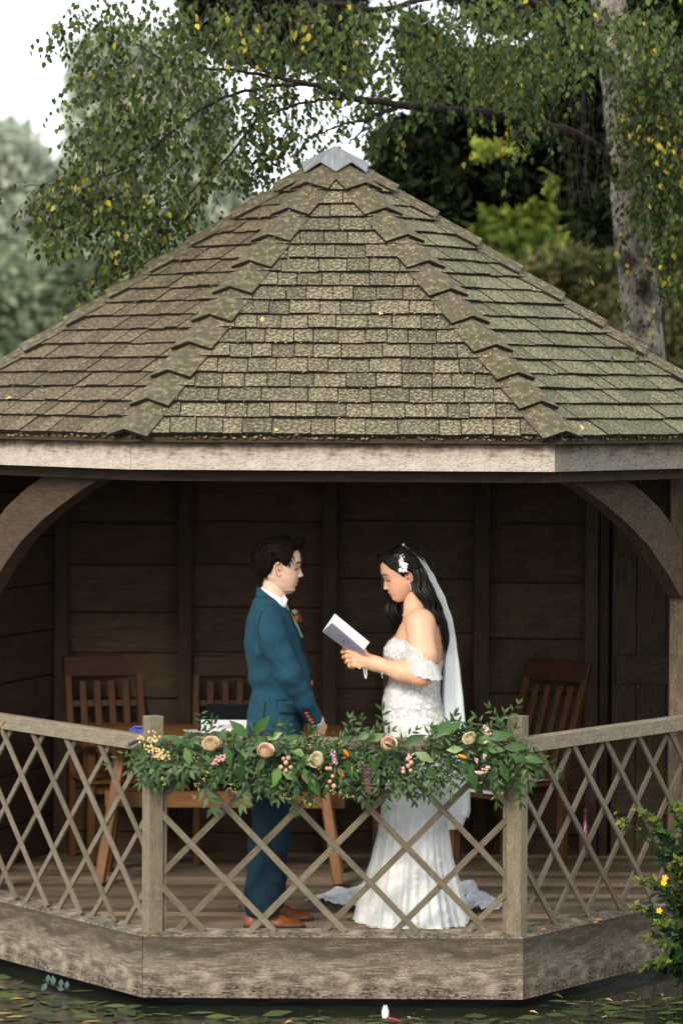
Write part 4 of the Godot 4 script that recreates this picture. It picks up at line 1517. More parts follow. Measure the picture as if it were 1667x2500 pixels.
	sh.add(fold)
	put(g, "shirt_collar", moved(sh, inv), M.shirt)
	for s in [1.0, -1.0]:
		var cu := Acc.new()
		tube(cu, [P(762, 1748, zc + 0.098 * s), P(772, 1765, zc + 0.07 * s)], [0.036, 0.035], 18)
		put(g, "shirt_cuff", moved(cu, inv), M.shirt)
	# tie
	var ti := Acc.new()
	grid(ti, 16, 10, func(u: float, v: float) -> Array:
		var p: Vector3
		if u < 0.25:
			p = P(lerpf(699, 706, u * 4.0), lerpf(1473, 1492, u * 4.0), zc)
		elif u < 0.6:
			p = P(lerpf(706, 727, (u - 0.25) / 0.35), lerpf(1492, 1527, (u - 0.25) / 0.35), zc)
		else:
			p = P(lerpf(727, 739, (u - 0.6) / 0.4), lerpf(1527, 1556, (u - 0.6) / 0.4), zc)
		var w := 0.022 if u < 0.2 else lerpf(0.016, 0.040, (u - 0.2) / 0.8)
		var s := (v - 0.5) * 2.0
		return [p + Vector3(-s * s * 0.022 + 0.003, s * s * 0.004, s * w), Vector2(v, u)])
	put(g, "tie", moved(ti, inv), M.tie)
	# boutonniere
	var bo := Node3D.new()
	bo.name = "buttonhole_flower"
	g.add_child(bo)
	bo.transform = inv * Transform3D(Basis(Vector3.UP, 0.7), on.call(719, 1510, 0.0) + Vector3(0.008, 0, 0.012))
	rose_into(bo, Transform3D(Basis(Vector3.RIGHT, 0.9).scaled(Vector3.ONE * 0.040), Vector3.ZERO), Color(0.85, 0.36, 0.11), Color(0.80, 0.24, 0.05))
	rose_into(bo, Transform3D(Basis(Vector3.RIGHT, 0.3).scaled(Vector3.ONE * 0.026), Vector3(-0.006, 0.030, -0.004)), Color(0.85, 0.80, 0.68), Color(0.85, 0.78, 0.6))
	var lm := leaf_mesh(0.045, 0.018, 0.2, 0.2)
	var gm := mat("sprig_green", lin(0.07, 0.11, 0.035), 0.6)
	for e in [[Vector3(0.3, -1, 0), Vector3(0.006, -0.006, 0)], [Vector3(0.9, -0.3, 0.2), Vector3(0.006, 0, 0)], [Vector3(0.6, 0.8, 0.2), Vector3(0.0, 0.01, 0)], [Vector3(-0.6, 0.6, 0.2), Vector3(-0.006, 0.006, 0)]]:
		put(bo, "leaf", lm, gm, leaf_xf(e[1], e[0], Vector3(0, 0.2, 1), 0.8))
	# trousers
	var tf := Field.new()
	tf.k = 0.03
	tf.rough = 0.007
	tf.fine.seed = 9
	tf.fine.frequency = 6.0
	tf.fine.fractal_octaves = 2
	tf.caps = [[P(664, 1800, zc + 0.09), P(666, 1880, zc + 0.09), 0.10, 0.098], [P(666, 1880, zc + 0.09), P(652, 2060, zc + 0.125), 0.095, 0.078], [P(652, 2060, zc + 0.125), P(641, 2180, zc + 0.135), 0.078, 0.079], [P(641, 2180, zc + 0.135), P(640, 2300, zc + 0.135), 0.079, 0.082],
		[P(672, 1800, zc - 0.09), P(676, 1880, zc - 0.09), 0.10, 0.095], [P(676, 1880, zc - 0.09), P(664, 2060, zc - 0.115), 0.093, 0.076], [P(664, 2060, zc - 0.115), P(655, 2170, zc - 0.12), 0.076, 0.074], [P(655, 2170, zc - 0.12), P(655, 2300, zc - 0.12), 0.074, 0.076]]
	var shin := P(660, 2165, zc + 0.13)
	tf.fold = func(p: Vector3) -> float:
		var d := p - shin
		return 0.006 * sin(d.y * 80.0 + d.x * 45.0) * exp(-d.y * d.y / 0.006) * smoothstep(-0.05, 0.06, d.x) + 0.003 * sin(p.y * 26.0 + p.x * 30.0)
	tf.floor_y = P(640, 2232, zc + 0.135).y
	tf.top_y = P(640, 1790, zc).y
	var ta := Acc.new()
	skin_of(tf, P(580, 2250, zc) - Vector3(0, 0, 0.26), P(740, 1780, zc) + Vector3(0, 0, 0.3), 0.009, ta)
	put(g, "trousers", moved(ta, inv), M.tweed_dark)
	# shoes
	for e in [[zc + 0.135, 596.0, 744.5], [zc - 0.12, 618.0, 765.0]]:
		var x0: float = P(e[1], 2262, e[0]).x
		var L: float = P(e[2], 2262, e[0]).x - x0
		var z0: float = e[0]
		var sa := Acc.new()
		var ht := [[0.0, 0.050], [0.06, 0.078], [0.22, 0.088], [0.42, 0.086], [0.55, 0.068], [0.72, 0.048], [0.88, 0.040], [0.97, 0.026], [1.0, 0.012]]
		var wd := [[0.0, 0.012], [0.03, 0.026], [0.12, 0.034], [0.35, 0.036], [0.6, 0.047], [0.78, 0.048], [0.9, 0.038], [0.97, 0.022], [1.0, 0.008]]
		var last := func(u: float, v: float) -> Array:
			var an := TAU * v
			var h: float = table(ht, u)
			var w: float = table(wd, u)
			var cy := 0.012
			var y: float = cy + (h - cy) * maxf(sin(an), 0.0) + minf(sin(an), 0.0) * 0.004
			return [Vector3(x0 + L * u, y, z0 + w * cos(an) * (1.0 - 0.35 * maxf(sin(an), 0.0) * maxf(sin(an), 0.0))), Vector2(u, v)]
		grid(sa, 40, 24, last, true)
		var shoe := put(g, "shoe", moved(sa, inv), M.leather)
		var so := Acc.new()
		var ol := []
		for k in 48:
			var u := (1.0 - cos(PI * k / 24.0)) * 0.5
			var w: float = table(wd, u) + 0.003
			ol.append(Vector2(x0 - 0.002 + (L + 0.005) * u, w * (1.0 if k < 24 else -1.0)))
		extrude(so, ol, 0.012, Transform3D(Basis(Vector3(1, 0, 0), Vector3(0, 0, 1), Vector3(0, -1, 0)), Vector3(0, 0.0075, z0)))
		put(shoe, "sole", moved(so, inv), M.sole)
		var la := Acc.new()
		for k in 5:
			var u := 0.40 + 0.045 * k
			var h: float = table(ht, u) + 0.002
			tube(la, [Vector3(x0 + L * (u - 0.015), h - 0.016, z0 + 0.022), Vector3(x0 + L * u, h, z0), Vector3(x0 + L * (u - 0.015), h - 0.016, z0 - 0.022)], [0.0022], 5)
		var kx := x0 + L * 0.40
		tube(la, [Vector3(kx, 0.087, z0), Vector3(kx + 0.02, 0.100, z0 + 0.012), Vector3(kx + 0.038, 0.090, z0 + 0.02), Vector3(kx + 0.02, 0.082, z0 + 0.014), Vector3(kx, 0.087, z0)], [0.0018], 5)
		put(shoe, "laces", moved(la, inv), M.sole)

func moved(a: Acc, xf: Transform3D) -> ArrayMesh:
	if a.colored:                                                  # the fine mottling of skin
		noise.seed = 40
		noise.frequency = 60.0
		for k in a.v.size():
			a.c[k] = a.c[k] * (1.0 + 0.09 * noise.get_noise_3dv(a.v[k]))
	for k in a.v.size():
		a.v[k] = xf * a.v[k]
	return a.done()

func rose_into(parent: Node3D, xf: Transform3D, outer: Color, inner: Color) -> void:   # opens along +y, about 1 across before xf
	# a bud of tightly wrapped petals inside looser, reflexed ones: [petals, radius at the belly, height, closing at the rim, roll of the rim, overlap]
	var layers := [[2, 0.11, 0.62, 0.80, 0.0, 1.5], [3, 0.20, 0.64, 0.55, 0.02, 1.45], [4, 0.30, 0.62, 0.30, 0.10, 1.35], [5, 0.40, 0.56, 0.05, 0.26, 1.30], [5, 0.47, 0.44, -0.2, 0.42, 1.2]]
	for k in layers.size():
		var L: Array = layers[k]
		for j in L[0]:
			var a := Acc.new()
			a.colored = true
			var an0 = TAU * (j + 0.37 * k) / L[0] + rr(-0.2, 0.2)
			var wide: float = TAU / L[0] * L[5]
			var hgt: float = L[2] * rr(0.92, 1.06)
			var tint := rr(0.9, 1.05)
			grid(a, 8, 8, func(u: float, v: float) -> Array:
				var s := (v - 0.5) * 2.0
				var an = an0 + s * wide * 0.5
				var edge := 1.0 - 0.22 * pow(absf(s), 2.5)
				var belly := sin(PI * clampf(u * 0.62 + 0.05, 0.0, 1.0))
				var r: float = L[1] * (0.25 + 0.75 * belly) * (1.0 - L[3] * 0.55 * smoothstep(0.5, 1.0, u)) + L[4] * 0.34 * pow(u, 3.5) + 0.012 * s
				var h: float = -0.42 + (hgt + 0.42) * u * edge - L[4] * 0.22 * pow(u, 5.0) + 0.02 * sin(s * 4.0 + k)
				return [Vector3(cos(an) * r, h, sin(an) * r), Vector2(v, u), inner.lerp(outer, clampf(k / 3.5 + (u - 0.6) * 0.35, 0, 1)) * tint])
			put(parent, "petal", a.done(), M.petal, xf)

func bride() -> void:
	var zc := -0.52
	var b := thing("person", "person in white lace dress and long veil reading from an open booklet", "person", Vector3(P(1010, 2250, zc).x, 0, zc))
	var inv := b.transform.affine_inverse()
	var tone := Color(0.72, 0.405, 0.255)
	var o := P(980, 1397, zc)
	var tilt := Basis(Vector3.BACK, deg_to_rad(15.5))
	var hx := Transform3D(tilt * Basis(Vector3.UP, PI), o)           # faces -x, chin towards the chest
	var tab := [[-0.131, 0.050, 0.03, 0.004], [-0.126, 0.062, 0.005, 0.022], [-0.112, 0.0745, -0.025, 0.036], [-0.098, 0.0745, -0.045, 0.047], [-0.09, 0.078, -0.052, 0.052], [-0.075, 0.0815, -0.066, 0.059], [-0.06, 0.0815, -0.078, 0.065],
		[-0.05, 0.081, -0.086, 0.067], [-0.018, 0.084, -0.102, 0.071], [0.0, 0.0905, -0.107, 0.072], [0.02, 0.093, -0.108, 0.073], [0.05, 0.089, -0.105, 0.072], [0.08, 0.068, -0.088, 0.063], [0.098, 0.038, -0.055, 0.044], [0.106, 0.012, -0.025, 0.022], [0.109, -0.004, -0.008, 0.004]]
	var a := Acc.new()
	a.colored = true
	head_into(a, tab, hx, true, tone)
	for s in [1.0, -1.0]:
		var c := hx * Vector3(-0.028, -0.028, 0.0)
		ear_into(a, Transform3D((tilt * Basis(Vector3.UP, -0.2)).scaled(Vector3.ONE) * Basis.from_scale(Vector3(-0.95, 0.95, 0.95 * s)), c + Vector3(0, 0, 0.071 * s)), tone)
	# neck, shoulders, back, arms
	var f := Field.new()
	f.k = 0.035
	f.stack = dressed_stack([[1503, 992, 1062, 0.10], [1514, 983, 1076, 0.135], [1530, 974, 1084, 0.150], [1549, 966, 1086, 0.146], [1570, 952, 1087, 0.140], [1590, 944, 1084, 0.134], [1616, 951, 1080, 0.128], [1657, 954, 1071, 0.118], [1700, 945, 1068, 0.13]], zc, zc)
	var nz := zc + 0.165
	f.caps = [[P(1008, 1440, zc), P(1016, 1490, zc), 0.046, 0.050], [P(1016, 1488, zc), P(1032, 1520, zc), 0.052, 0.08],
		[P(1024, 1508, zc), P(1026, 1522, nz - 0.02), 0.050, 0.058],
		[P(1026, 1522, nz), P(1030, 1600, nz + 0.05), 0.066, 0.062], [P(1030, 1600, nz + 0.05), P(1027, 1648, nz + 0.065), 0.060, 0.047],
		[P(1026, 1650, nz + 0.065), P(980, 1640, nz + 0.05), 0.046, 0.043], [P(980, 1640, nz + 0.05), P(914, 1620, nz + 0.0), 0.042, 0.030], [P(914, 1620, nz), P(900, 1616, nz - 0.01), 0.029, 0.027],
		[P(1024, 1508, zc), P(1026, 1522, zc - 0.15), 0.050, 0.058], [P(1026, 1524, zc - 0.165), P(1010, 1650, zc - 0.22), 0.062, 0.046], [P(1008, 1650, zc - 0.22), P(905, 1612, zc + 0.01), 0.045, 0.029]]
	var chest := P(985, 1545, zc)
	var col_y := P(990, 1520, zc).y
	var elb := P(1030, 1660, nz + 0.06)
	var arm_gap := func(p: Vector3) -> float:                     # collar bones and the hollow of the arm
		return 0.004 * gauss(p.y - col_y - 0.03 * absf(p.z - zc), 0.012) * smoothstep(0.03, -0.05, p.x - chest.x)
	f.fold = arm_gap
	skin_of(f, P(893, 1725, zc) - Vector3(0, 0, 0.34), P(1100, 1450, zc) + Vector3(0.02, 0, 0.34), 0.0075, a, func(p: Vector3) -> Color:
		var el := clampf(1.0 - (p - elb).length() / 0.09, 0.0, 1.0)
		return tone.lerp(Color(tone.r, tone.g * 0.78, tone.b * 0.72), el * 0.6))
	# hands round the booklet
	var wr := P(906, 1617, nz - 0.005)
	var h1 := hand_field(wr, P(872, 1611, nz - 0.01) - wr, Vector3(-0.1, 0.25, 1.0), 1.0, [[0.35, 0.75, 0.5], [0.5, 0.8, 0.5], [0.65, 0.85, 0.55], [0.8, 0.9, 0.6]], 0.06)
	var wr2 := P(900, 1611, zc + 0.015)
	var h2 := hand_field(wr2, P(868, 1603, zc + 0.02) - wr2, Vector3(-0.1, 0.1, -1.0), -1.0, [[0.3, 0.7, 0.4], [0.4, 0.8, 0.4], [0.5, 0.8, 0.5], [0.6, 0.9, 0.5]], 0.05)
	for h in [h1, h2]:
		var bb := bounds(h, 0.02)
		skin_of(h, bb.position, bb.end, 0.0032, a, func(_p: Vector3) -> Color: return Color(tone.r * 0.98, tone.g * 0.92, tone.b * 0.88))
	# hips and legs under the skirt
	var lf := Field.new()
	lf.k = 0.05
	lf.caps = [[P(1010, 1690, zc), P(1010, 1790, zc), 0.10, 0.115], [P(1005, 1800, zc + 0.07), P(1010, 2030, zc + 0.06), 0.075, 0.05], [P(1010, 2030, zc + 0.06), P(1005, 2225, zc + 0.06), 0.05, 0.035], [P(1005, 1800, zc - 0.07), P(1015, 2030, zc - 0.06), 0.075, 0.05], [P(1015, 2030, zc - 0.06), P(1015, 2225, zc - 0.06), 0.05, 0.035]]
	var lb := bounds(lf, 0.14)
	skin_of(lf, lb.position, lb.end, 0.014, a, func(_p: Vector3) -> Color: return tone)
	put(b, "body", moved(a, inv), M.skin)
	# dress
	var px := [[1552, 961, 1083], [1570, 946, 1085], [1585, 938, 1085], [1600, 938, 1083], [1616, 947, 1080], [1636, 951, 1077], [1657, 950, 1074], [1689, 939, 1073], [1710, 934, 1076], [1729, 933, 1080], [1761, 937, 1087], [1793, 941, 1092], [1850, 945, 1093], [1923, 944, 1090],
		[1967, 934, 1089], [2026, 927, 1091], [2088, 915, 1098], [2129, 904, 1107], [2164, 893, 1115], [2200, 885, 1123], [2230, 880, 1130], [2250, 874, 1136]]
	var dz := [0.150, 0.150, 0.150, 0.146, 0.140, 0.132, 0.128, 0.140, 0.158, 0.170, 0.180, 0.182, 0.170, 0.160, 0.160, 0.175, 0.205, 0.240, 0.275, 0.305, 0.325, 0.335]
	var tl := []
	var tr := []
	var td := []
	for k in px.size():
		var p := P(px[k][1], px[k][0], zc)
		var q := P(px[k][2], px[k][0], zc)
		var y := p.y if k < px.size() - 1 else 0.004
		tl.push_front([y, p.x])
		tr.push_front([y, q.x])
		td.push_front([y, dz[k]])
	var neck_y := P(961, 1552, zc).y
	var low_y := P(1083, 1612, zc).y
	var bust_y := P(940, 1590, zc).y
	var skirt := func(grow: float, y0: float, y1: float, wave: float, vee: bool) -> Callable:
		return func(u: float, v: float) -> Array:
			var an := TAU * v
			var top := y1
			if vee:                                                # heart-shaped front, low back
				top = lerpf(y1, low_y, smoothstep(-0.55, 0.75, cos(an))) - 0.030 * exp(-pow(sin(an) / 0.16, 2.0)) * smoothstep(-0.6, -0.95, cos(an)) - 0.012 * gauss(sin(an) - 0.75, 0.3)
				top += 0.003 * sin(an * 46.0)
			var y := lerpf(top, y0, u)
			var l: float = table(tl, y)
			var r: float = table(tr, y)
			var d: float = table(td, y)
			var low := smoothstep(0.62, 0.05, y)
			var w := wave * low * (sin(an * 13.0 + 2.0 * sin(an * 3.0)) * 0.55 + 0.45 * sin(an * 29.0 + 1.3 + 3.0 * y))
			var bust := 0.0
			if y > 1.16:
				bust = 0.016 * gauss(y - bust_y, 0.05) * gauss(absf(sin(an)) - 0.6, 0.35) * maxf(-cos(an), 0.0)
			var k := 1.0 + (grow + w) / 0.2
			var hem := 0.0
			if y < 0.02:
				hem = 0.010 + 0.010 * sin(an * 17.0)
			return [Vector3((l + r) * 0.5 + (r - l) * 0.5 * k * cos(an) - bust, maxf(y, 0.003), zc + d * k * sin(an) + (0.006 if y > 1.0 else 0.0) + hem * sin(an)), Vector2(v * 1.1, y), Color.WHITE]
	var da := Acc.new()
	grid(da, 120, 200, skirt.call(0.002, 0.003, neck_y, 0.016, true), true)
	var dress := put(b, "lace_dress", moved(da, inv), M.lace)
	var tu := Acc.new()
	grid(tu, 40, 180, skirt.call(0.010, 0.012, 0.66, 0.020, false), true)
	put(dress, "tulle_overskirt", moved(tu, inv), M.tulle)
	# raised lace motifs on the bodice, the hip and in the skirt
	var motif := Acc.new()
	for k in 6:
		var an := TAU * k / 6.0
		ball(motif, Vector3(cos(an) * 0.009, sin(an) * 0.009, 0.0), Vector3(0.0066, 0.0066, 0.0008), 6, 4)
	ball(motif, Vector3(0, 0, 0.001), Vector3(0.0042, 0.0042, 0.0014), 6, 4)
	var xs := []
	var cs := []
	var surf: Callable = skirt.call(0.0026, 0.003, neck_y, 0.016, true)
	for k in 4200:
		var u := rng.randf()
		var v := rng.randf()
		var y: float = surf.call(u, v)[0].y
		var keep := 1.0 if y > 0.95 else 0.75 if y > 0.55 else 0.38 if y > 0.12 else 0.8
		if rng.randf() > keep:
			continue
		var p: Vector3 = surf.call(u, v)[0]
		var pu: Vector3 = surf.call(u + 0.004, v)[0] - p
		var pv: Vector3 = surf.call(u, v + 0.004)[0] - p
		var nn := pu.cross(pv).normalized()
		if nn.dot(p - Vector3(P(1010, 1600, zc).x, p.y, zc)) < 0.0:
			nn = -nn
		var x := pv.normalized()
		xs.append(inv * Transform3D(Basis(x, nn.cross(x).normalized(), nn) * Basis(Vector3.BACK, rr(0, TAU)) * Basis.from_scale(Vector3.ONE * rr(0.5, 1.2) * (0.6 if y > 0.95 else 1.0)), p))
		cs.append(Color(0.84, 0.83, 0.79))
	scatter(dress, "lace_flowers", motif.done(), M.petal, xs, cs)
	# off-the-shoulder sleeves
	for s in [1.0, -1.0]:
		var sl := Acc.new()
		var c0 := P(1026, 1590, zc) + Vector3(0, 0, 0.205 * s)
		var cuff := func(u: float, v: float) -> Array:
			var an := TAU * v
			var ca := cos(an)
			var top := -0.060 * ca + 0.003 * sin(an * 20.0)
			var bot := -0.088 - 0.022 * ca - 0.016 * sin(an * s) + 0.004 * sin(an * 15.0)
			var r := 0.074 + 0.010 * u + 0.0015 * sin(an * 9.0 + u * 3.0)
			return [c0 + Vector3(ca * r * 1.02 + 0.012 * u, lerpf(top + 0.010, bot, u), sin(an) * (r + 0.004)), Vector2(v * 0.5, u * 0.11)]
		grid(sl, 14, 60, cuff, true)
		put(dress, "lace_sleeve", moved(sl, inv), M.lace)
	# train, spread on the boards behind her
	var rim := [[P(742, 2196, -1.20), 0.012], [P(792, 2158, -1.50), 0.05], [P(880, 2135, -1.75), 0.05], [P(1010, 2120, -1.85), 0.05], [P(1090, 2125, -1.75), 0.06], [P(1140, 2140, -1.60), 0.09], [P(1170, 2150, -1.5), 0.08], [P(1205, 2180, -1.35), 0.05], [P(1236, 2212, -1.05), 0.012], [P(1200, 2232, -0.85), 0.01]]
	var ta := Acc.new()
	var nzz := FastNoiseLite.new()
	nzz.seed = 31
	nzz.frequency = 1.6
	var sheet := func(u: float, v: float) -> Array:
		var t := v * (rim.size() - 1)
		var k := mini(int(t), rim.size() - 2)
		var e: Vector3 = rim[k][0].lerp(rim[k + 1][0], t - k)
		var from := Vector3(lerpf(P(890, 2230, zc).x, P(1140, 2230, zc).x, v), 0.0, -0.62 - 0.15 * sin(v * PI))
		var p := from.lerp(Vector3(e.x, 0.0, e.z), u)
		var h := 0.012 + absf(nzz.get_noise_2d(p.x * 3.0, p.z * 3.0)) * 0.055 * sin(PI * clampf(u * 0.92, 0.0, 1.0)) + 0.03 * (1.0 - u) + 0.010 * sin(v * 60.0) * u
		h += 0.055 * gauss(v - 0.62, 0.09) * smoothstep(0.4, 0.9, u) * (1.0 - 0.4 * smoothstep(0.9, 1.0, u))
		return [Vector3(p.x + 0.010 * sin(v * 80.0) * u, maxf(h * (1.0 - 0.75 * smoothstep(0.88, 1.0, u)), 0.005), p.z), Vector2(v * 1.5, u * 0.8)]
	grid(ta, 44, 150, sheet)
	put(dress, "train", moved(ta, inv), M.train)
	# veil: two layers of fine net falling from the back of the head
	var out_l := [[1331, 985], [1338, 1012], [1372, 1040], [1410, 1062], [1460, 1086], [1510, 1102], [1560, 1110], [1640, 1120], [1700, 1127], [1760, 1132], [1830, 1141], [1965, 1144], [1990, 1136], [2026, 1124]]
	var in_l := [[1331, 983], [1340, 1000], [1360, 1020], [1400, 1042], [1440, 1061], [1480, 1078], [1520, 1090], [1550, 1094], [1600, 1084], [1700, 1080], [1800, 1083], [1900, 1085], [2010, 1090], [2026, 1092]]
	for layer in 2:
		var va := Acc.new()
		var hang := func(u: float, v: float) -> Array:
			var py := lerpf(1331.0, 2026.0 - (14.0 * v if layer == 0 else 62.0 - 20.0 * v), u)
			var xo: float = table(out_l, py)
			var xi: float = table(in_l, py) + (0.0 if layer == 0 else 6.0)
			var spread := smoothstep(0.0, 0.30, u)
			var pl := sin(v * PI * 7.0 + layer * 1.3 + u * 2.0)
			var x := lerpf(xi, xo, 0.5 + 0.5 * cos(v * PI * (3.0 if layer == 0 else 2.0)))
			x = lerpf(lerpf(xi, xo, 0.5), x, 0.8 + 0.2 * smoothstep(0.0, 0.12, u))
			var z := zc + lerpf(-0.07, 0.07, v) * (1.0 + 2.6 * spread) + 0.012 * pl * spread
			return [P(x, py, zc) + Vector3(0, 0, z - zc), Vector2(v, u)]
		grid(va, 60, 80, hang)
		put(b, "veil", moved(va, inv), M.veil)
	var cm := Acc.new()
	tube(cm, [P(984, 1331, zc - 0.045), P(985, 1329, zc), P(984, 1331, zc + 0.045)], [0.006], 8)
	put(b, "veil_comb", moved(cm, inv), M.satin)
	# hair: a parted cap, then long waved locks down the back and over the far shoulder
	var line := [[-0.13, -0.14], [-0.06, -0.12], [-0.047, -0.06], [-0.040, -0.036], [-0.030, -0.006], [-0.020, -0.004], [-0.008, -0.022], [0.002, -0.020], [0.011, -0.003], [0.042, 0.0254], [0.060, 0.050], [0.076, 0.074], [0.10, 0.085]]
	var hm := func(x: float, y: float) -> float: return smoothstep(-0.003, 0.013, y - table(line, x)) * (0.62 + 0.38 * smoothstep(0.08, -0.06, x))
	var ha := Acc.new()
	head_into(ha, tab, hx, true, Color.BLACK, 0.019, hm)
	for k in 260:                                                  # smooth locks drawn back over the cap
		var an := rr(0.15, PI - 0.15) * (1.0 if rng.randf() < 0.6 else -1.0)
		var y0 := rr(0.0, 0.1)
		var w: float = table([[-0.05, 0.067], [0.0, 0.072], [0.05, 0.072], [0.08, 0.063], [0.1, 0.042]], y0)
		var x0 := cos(an) * 0.085
		if y0 < table(line, x0) + 0.012:
			continue
		var path := []
		for j in 5:
			var t := j / 4.0
			var x := x0 - 0.06 * t
			var y := y0 - 0.050 * t * t - 0.01 * t
			var ww: float = table([[-0.08, 0.06], [-0.05, 0.067], [0.0, 0.072], [0.05, 0.072], [0.08, 0.063], [0.1, 0.042]], y)
			var q := Vector3(x, y, signf(an) * ww * sqrt(maxf(1.0 - pow((x + 0.007) / 0.105, 2.0), 0.05)))
			var m: float = hm.call(x, y)
			path.append(hx * (q + q.normalized() * (0.019 * m + 0.002)))
		strand(ha, path, rr(0.0025, 0.0045))
	var falls := [
		[58, [[1024, 1388, 0.062], [1028, 1432, 0.075], [1044, 1470, 0.085], [1066, 1508, 0.075], [1086, 1548, 0.050], [1090, 1600, 0.03]], 16.0, 0.035],
		[40, [[1030, 1385, 0.02], [1048, 1430, 0.03], [1068, 1475, 0.03], [1084, 1520, 0.02], [1093, 1560, 0.01], [1091, 1590, 0.0]], 12.0, 0.05],
		[60, [[960, 1370, -0.085], [952, 1420, -0.10], [958, 1470, -0.115], [962, 1510, -0.125], [960, 1550, -0.13]], 21.0, 0.03]]
	for fl in falls:
		for k in fl[0]:
			var ox = rng.randfn() * fl[2] * 0.55
			var oz: float = rng.randfn() * fl[3] * 0.6
			var ph := rr(-0.5, 0.5)
			var path := []
			var n: int = fl[1].size()
			var cut := rr(0.86, 1.0)
			for j in 19:
				var t := j / 18.0 * (n - 1) * cut
				var i0 := mini(int(t), n - 2)
				var w0: Array = fl[1][i0]
				var w1: Array = fl[1][i0 + 1]
				var fr := t - i0
				var grown := smoothstep(0.0, 1.6, t)
				var wav := sin(t * 4.3 + ph + ox * 0.02) * 5.5 * grown
				var squeeze := lerpf(1.0, 0.55, t / (n - 1))
				var q := P(lerpf(w0[0], w1[0], fr) + ox * squeeze + wav, lerpf(w0[1], w1[1], fr) + wav * 0.15, zc)
				q.z = zc + lerpf(w0[2], w1[2], fr) + oz + 0.008 * cos(t * 4.3 + ph) * grown
				path.append(q)
			strand(ha, path, rr(0.0065, 0.0105), 0.5, 6)
	put(b, "hair", moved(ha, inv), M.hair)
	# jewellery
	var hp := Acc.new()
	var pet := Acc.new()
	var spots := [[982, 1352, 2], [977, 1356, 3], [985, 1358, 2], [979, 1362, 4], [974, 1366, 3], [982, 1366, 3], [984, 1371, 2], [978, 1372, 6], [986, 1377, 7], [991, 1376, 4], [982, 1381, 5], [990, 1383, 4], [976, 1389, 5], [981, 1391, 4], [987, 1389, 5], [991, 1392, 3], [975, 1393, 3], [984, 1394, 2], [975, 1379, 2]]
	for e in spots:
		var p := P(e[0], e[1], zc) + Vector3(0, 0, 0.0)
		var lp := hx.affine_inverse() * p
		var ww: float = table([[-0.03, 0.07], [0.0, 0.072], [0.05, 0.072], [0.08, 0.063]], lp.y)
		p.z = zc + ww * sqrt(maxf(1.0 - pow((lp.x + 0.007) / 0.1, 2.0), 0.1)) + 0.024
		if e[2] < 4:
			ball(hp, p, Vector3.ONE * 0.0011 * (e[2] + 1.4), 8, 6)
		else:
			for j in 5:
				var an = TAU * j / 5.0 + e[0]
				ball(hp, p + Vector3(cos(an), sin(an), 0) * 0.0010 * e[2], Vector3(0.0009, 0.0009, 0.0005) * e[2], 7, 5)
			ball(hp, p + Vector3(0, 0, 0.002), Vector3.ONE * 0.002, 6, 5)
	put(b, "pearl_hairpiece", moved(hp, inv), M.pearl)
	var er := Acc.new()
	var ez := zc + 0.079
	for e in [[999, 1423, 4], [1000, 1427, 5], [1001, 1431, 4], [1002, 1435, 3], [1002.5, 1438, 3], [1003, 1441, 2]]:
		ball(er, P(e[0], e[1], ez), Vector3.ONE * 0.0009 * e[2], 7, 5)
	put(b, "earring", moved(er, inv), M.silver)
	var nk := Acc.new()
	for k in 46:
		var an := TAU * k / 46.0
		var q := P(1007, 1487, zc) + Vector3(cos(an) * 0.058, 0.024 * cos(an) - 0.006, sin(an) * 0.058)
		for j in 12:                                               # settle on the skin
			var d := f.at(q) - 0.002
			var rad := Vector3(cos(an), 0, sin(an))
			q -= rad * d * 0.6
		ball(nk, q, Vector3.ONE * (0.0026 if k % 2 else 0.0018), 6, 4)
	put(b, "necklace", moved(nk, inv), M.silver)
	var bc := Acc.new()
	for k in 26:
		var an := TAU * k / 26.0
		ball(bc, P(931, 1627, nz + 0.012) + Vector3(sin(an) * 0.010, cos(an) * 0.036, sin(an) * 0.038) , Vector3.ONE * 0.0024, 6, 4)
	tube(bc, [P(932, 1641, nz + 0.045), P(933, 1656, nz + 0.045)], [0.0016], 5)
	put(b, "bracelet", moved(bc, inv), M.silver)
	var rg := Acc.new()
	tube(rg, [P(874, 1628, nz + 0.012), P(877, 1633, nz + 0.014), P(881, 1630, nz + 0.012)], [0.0016], 5)
	put(b, "ring", moved(rg, inv), M.silver)
	booklet(nz)

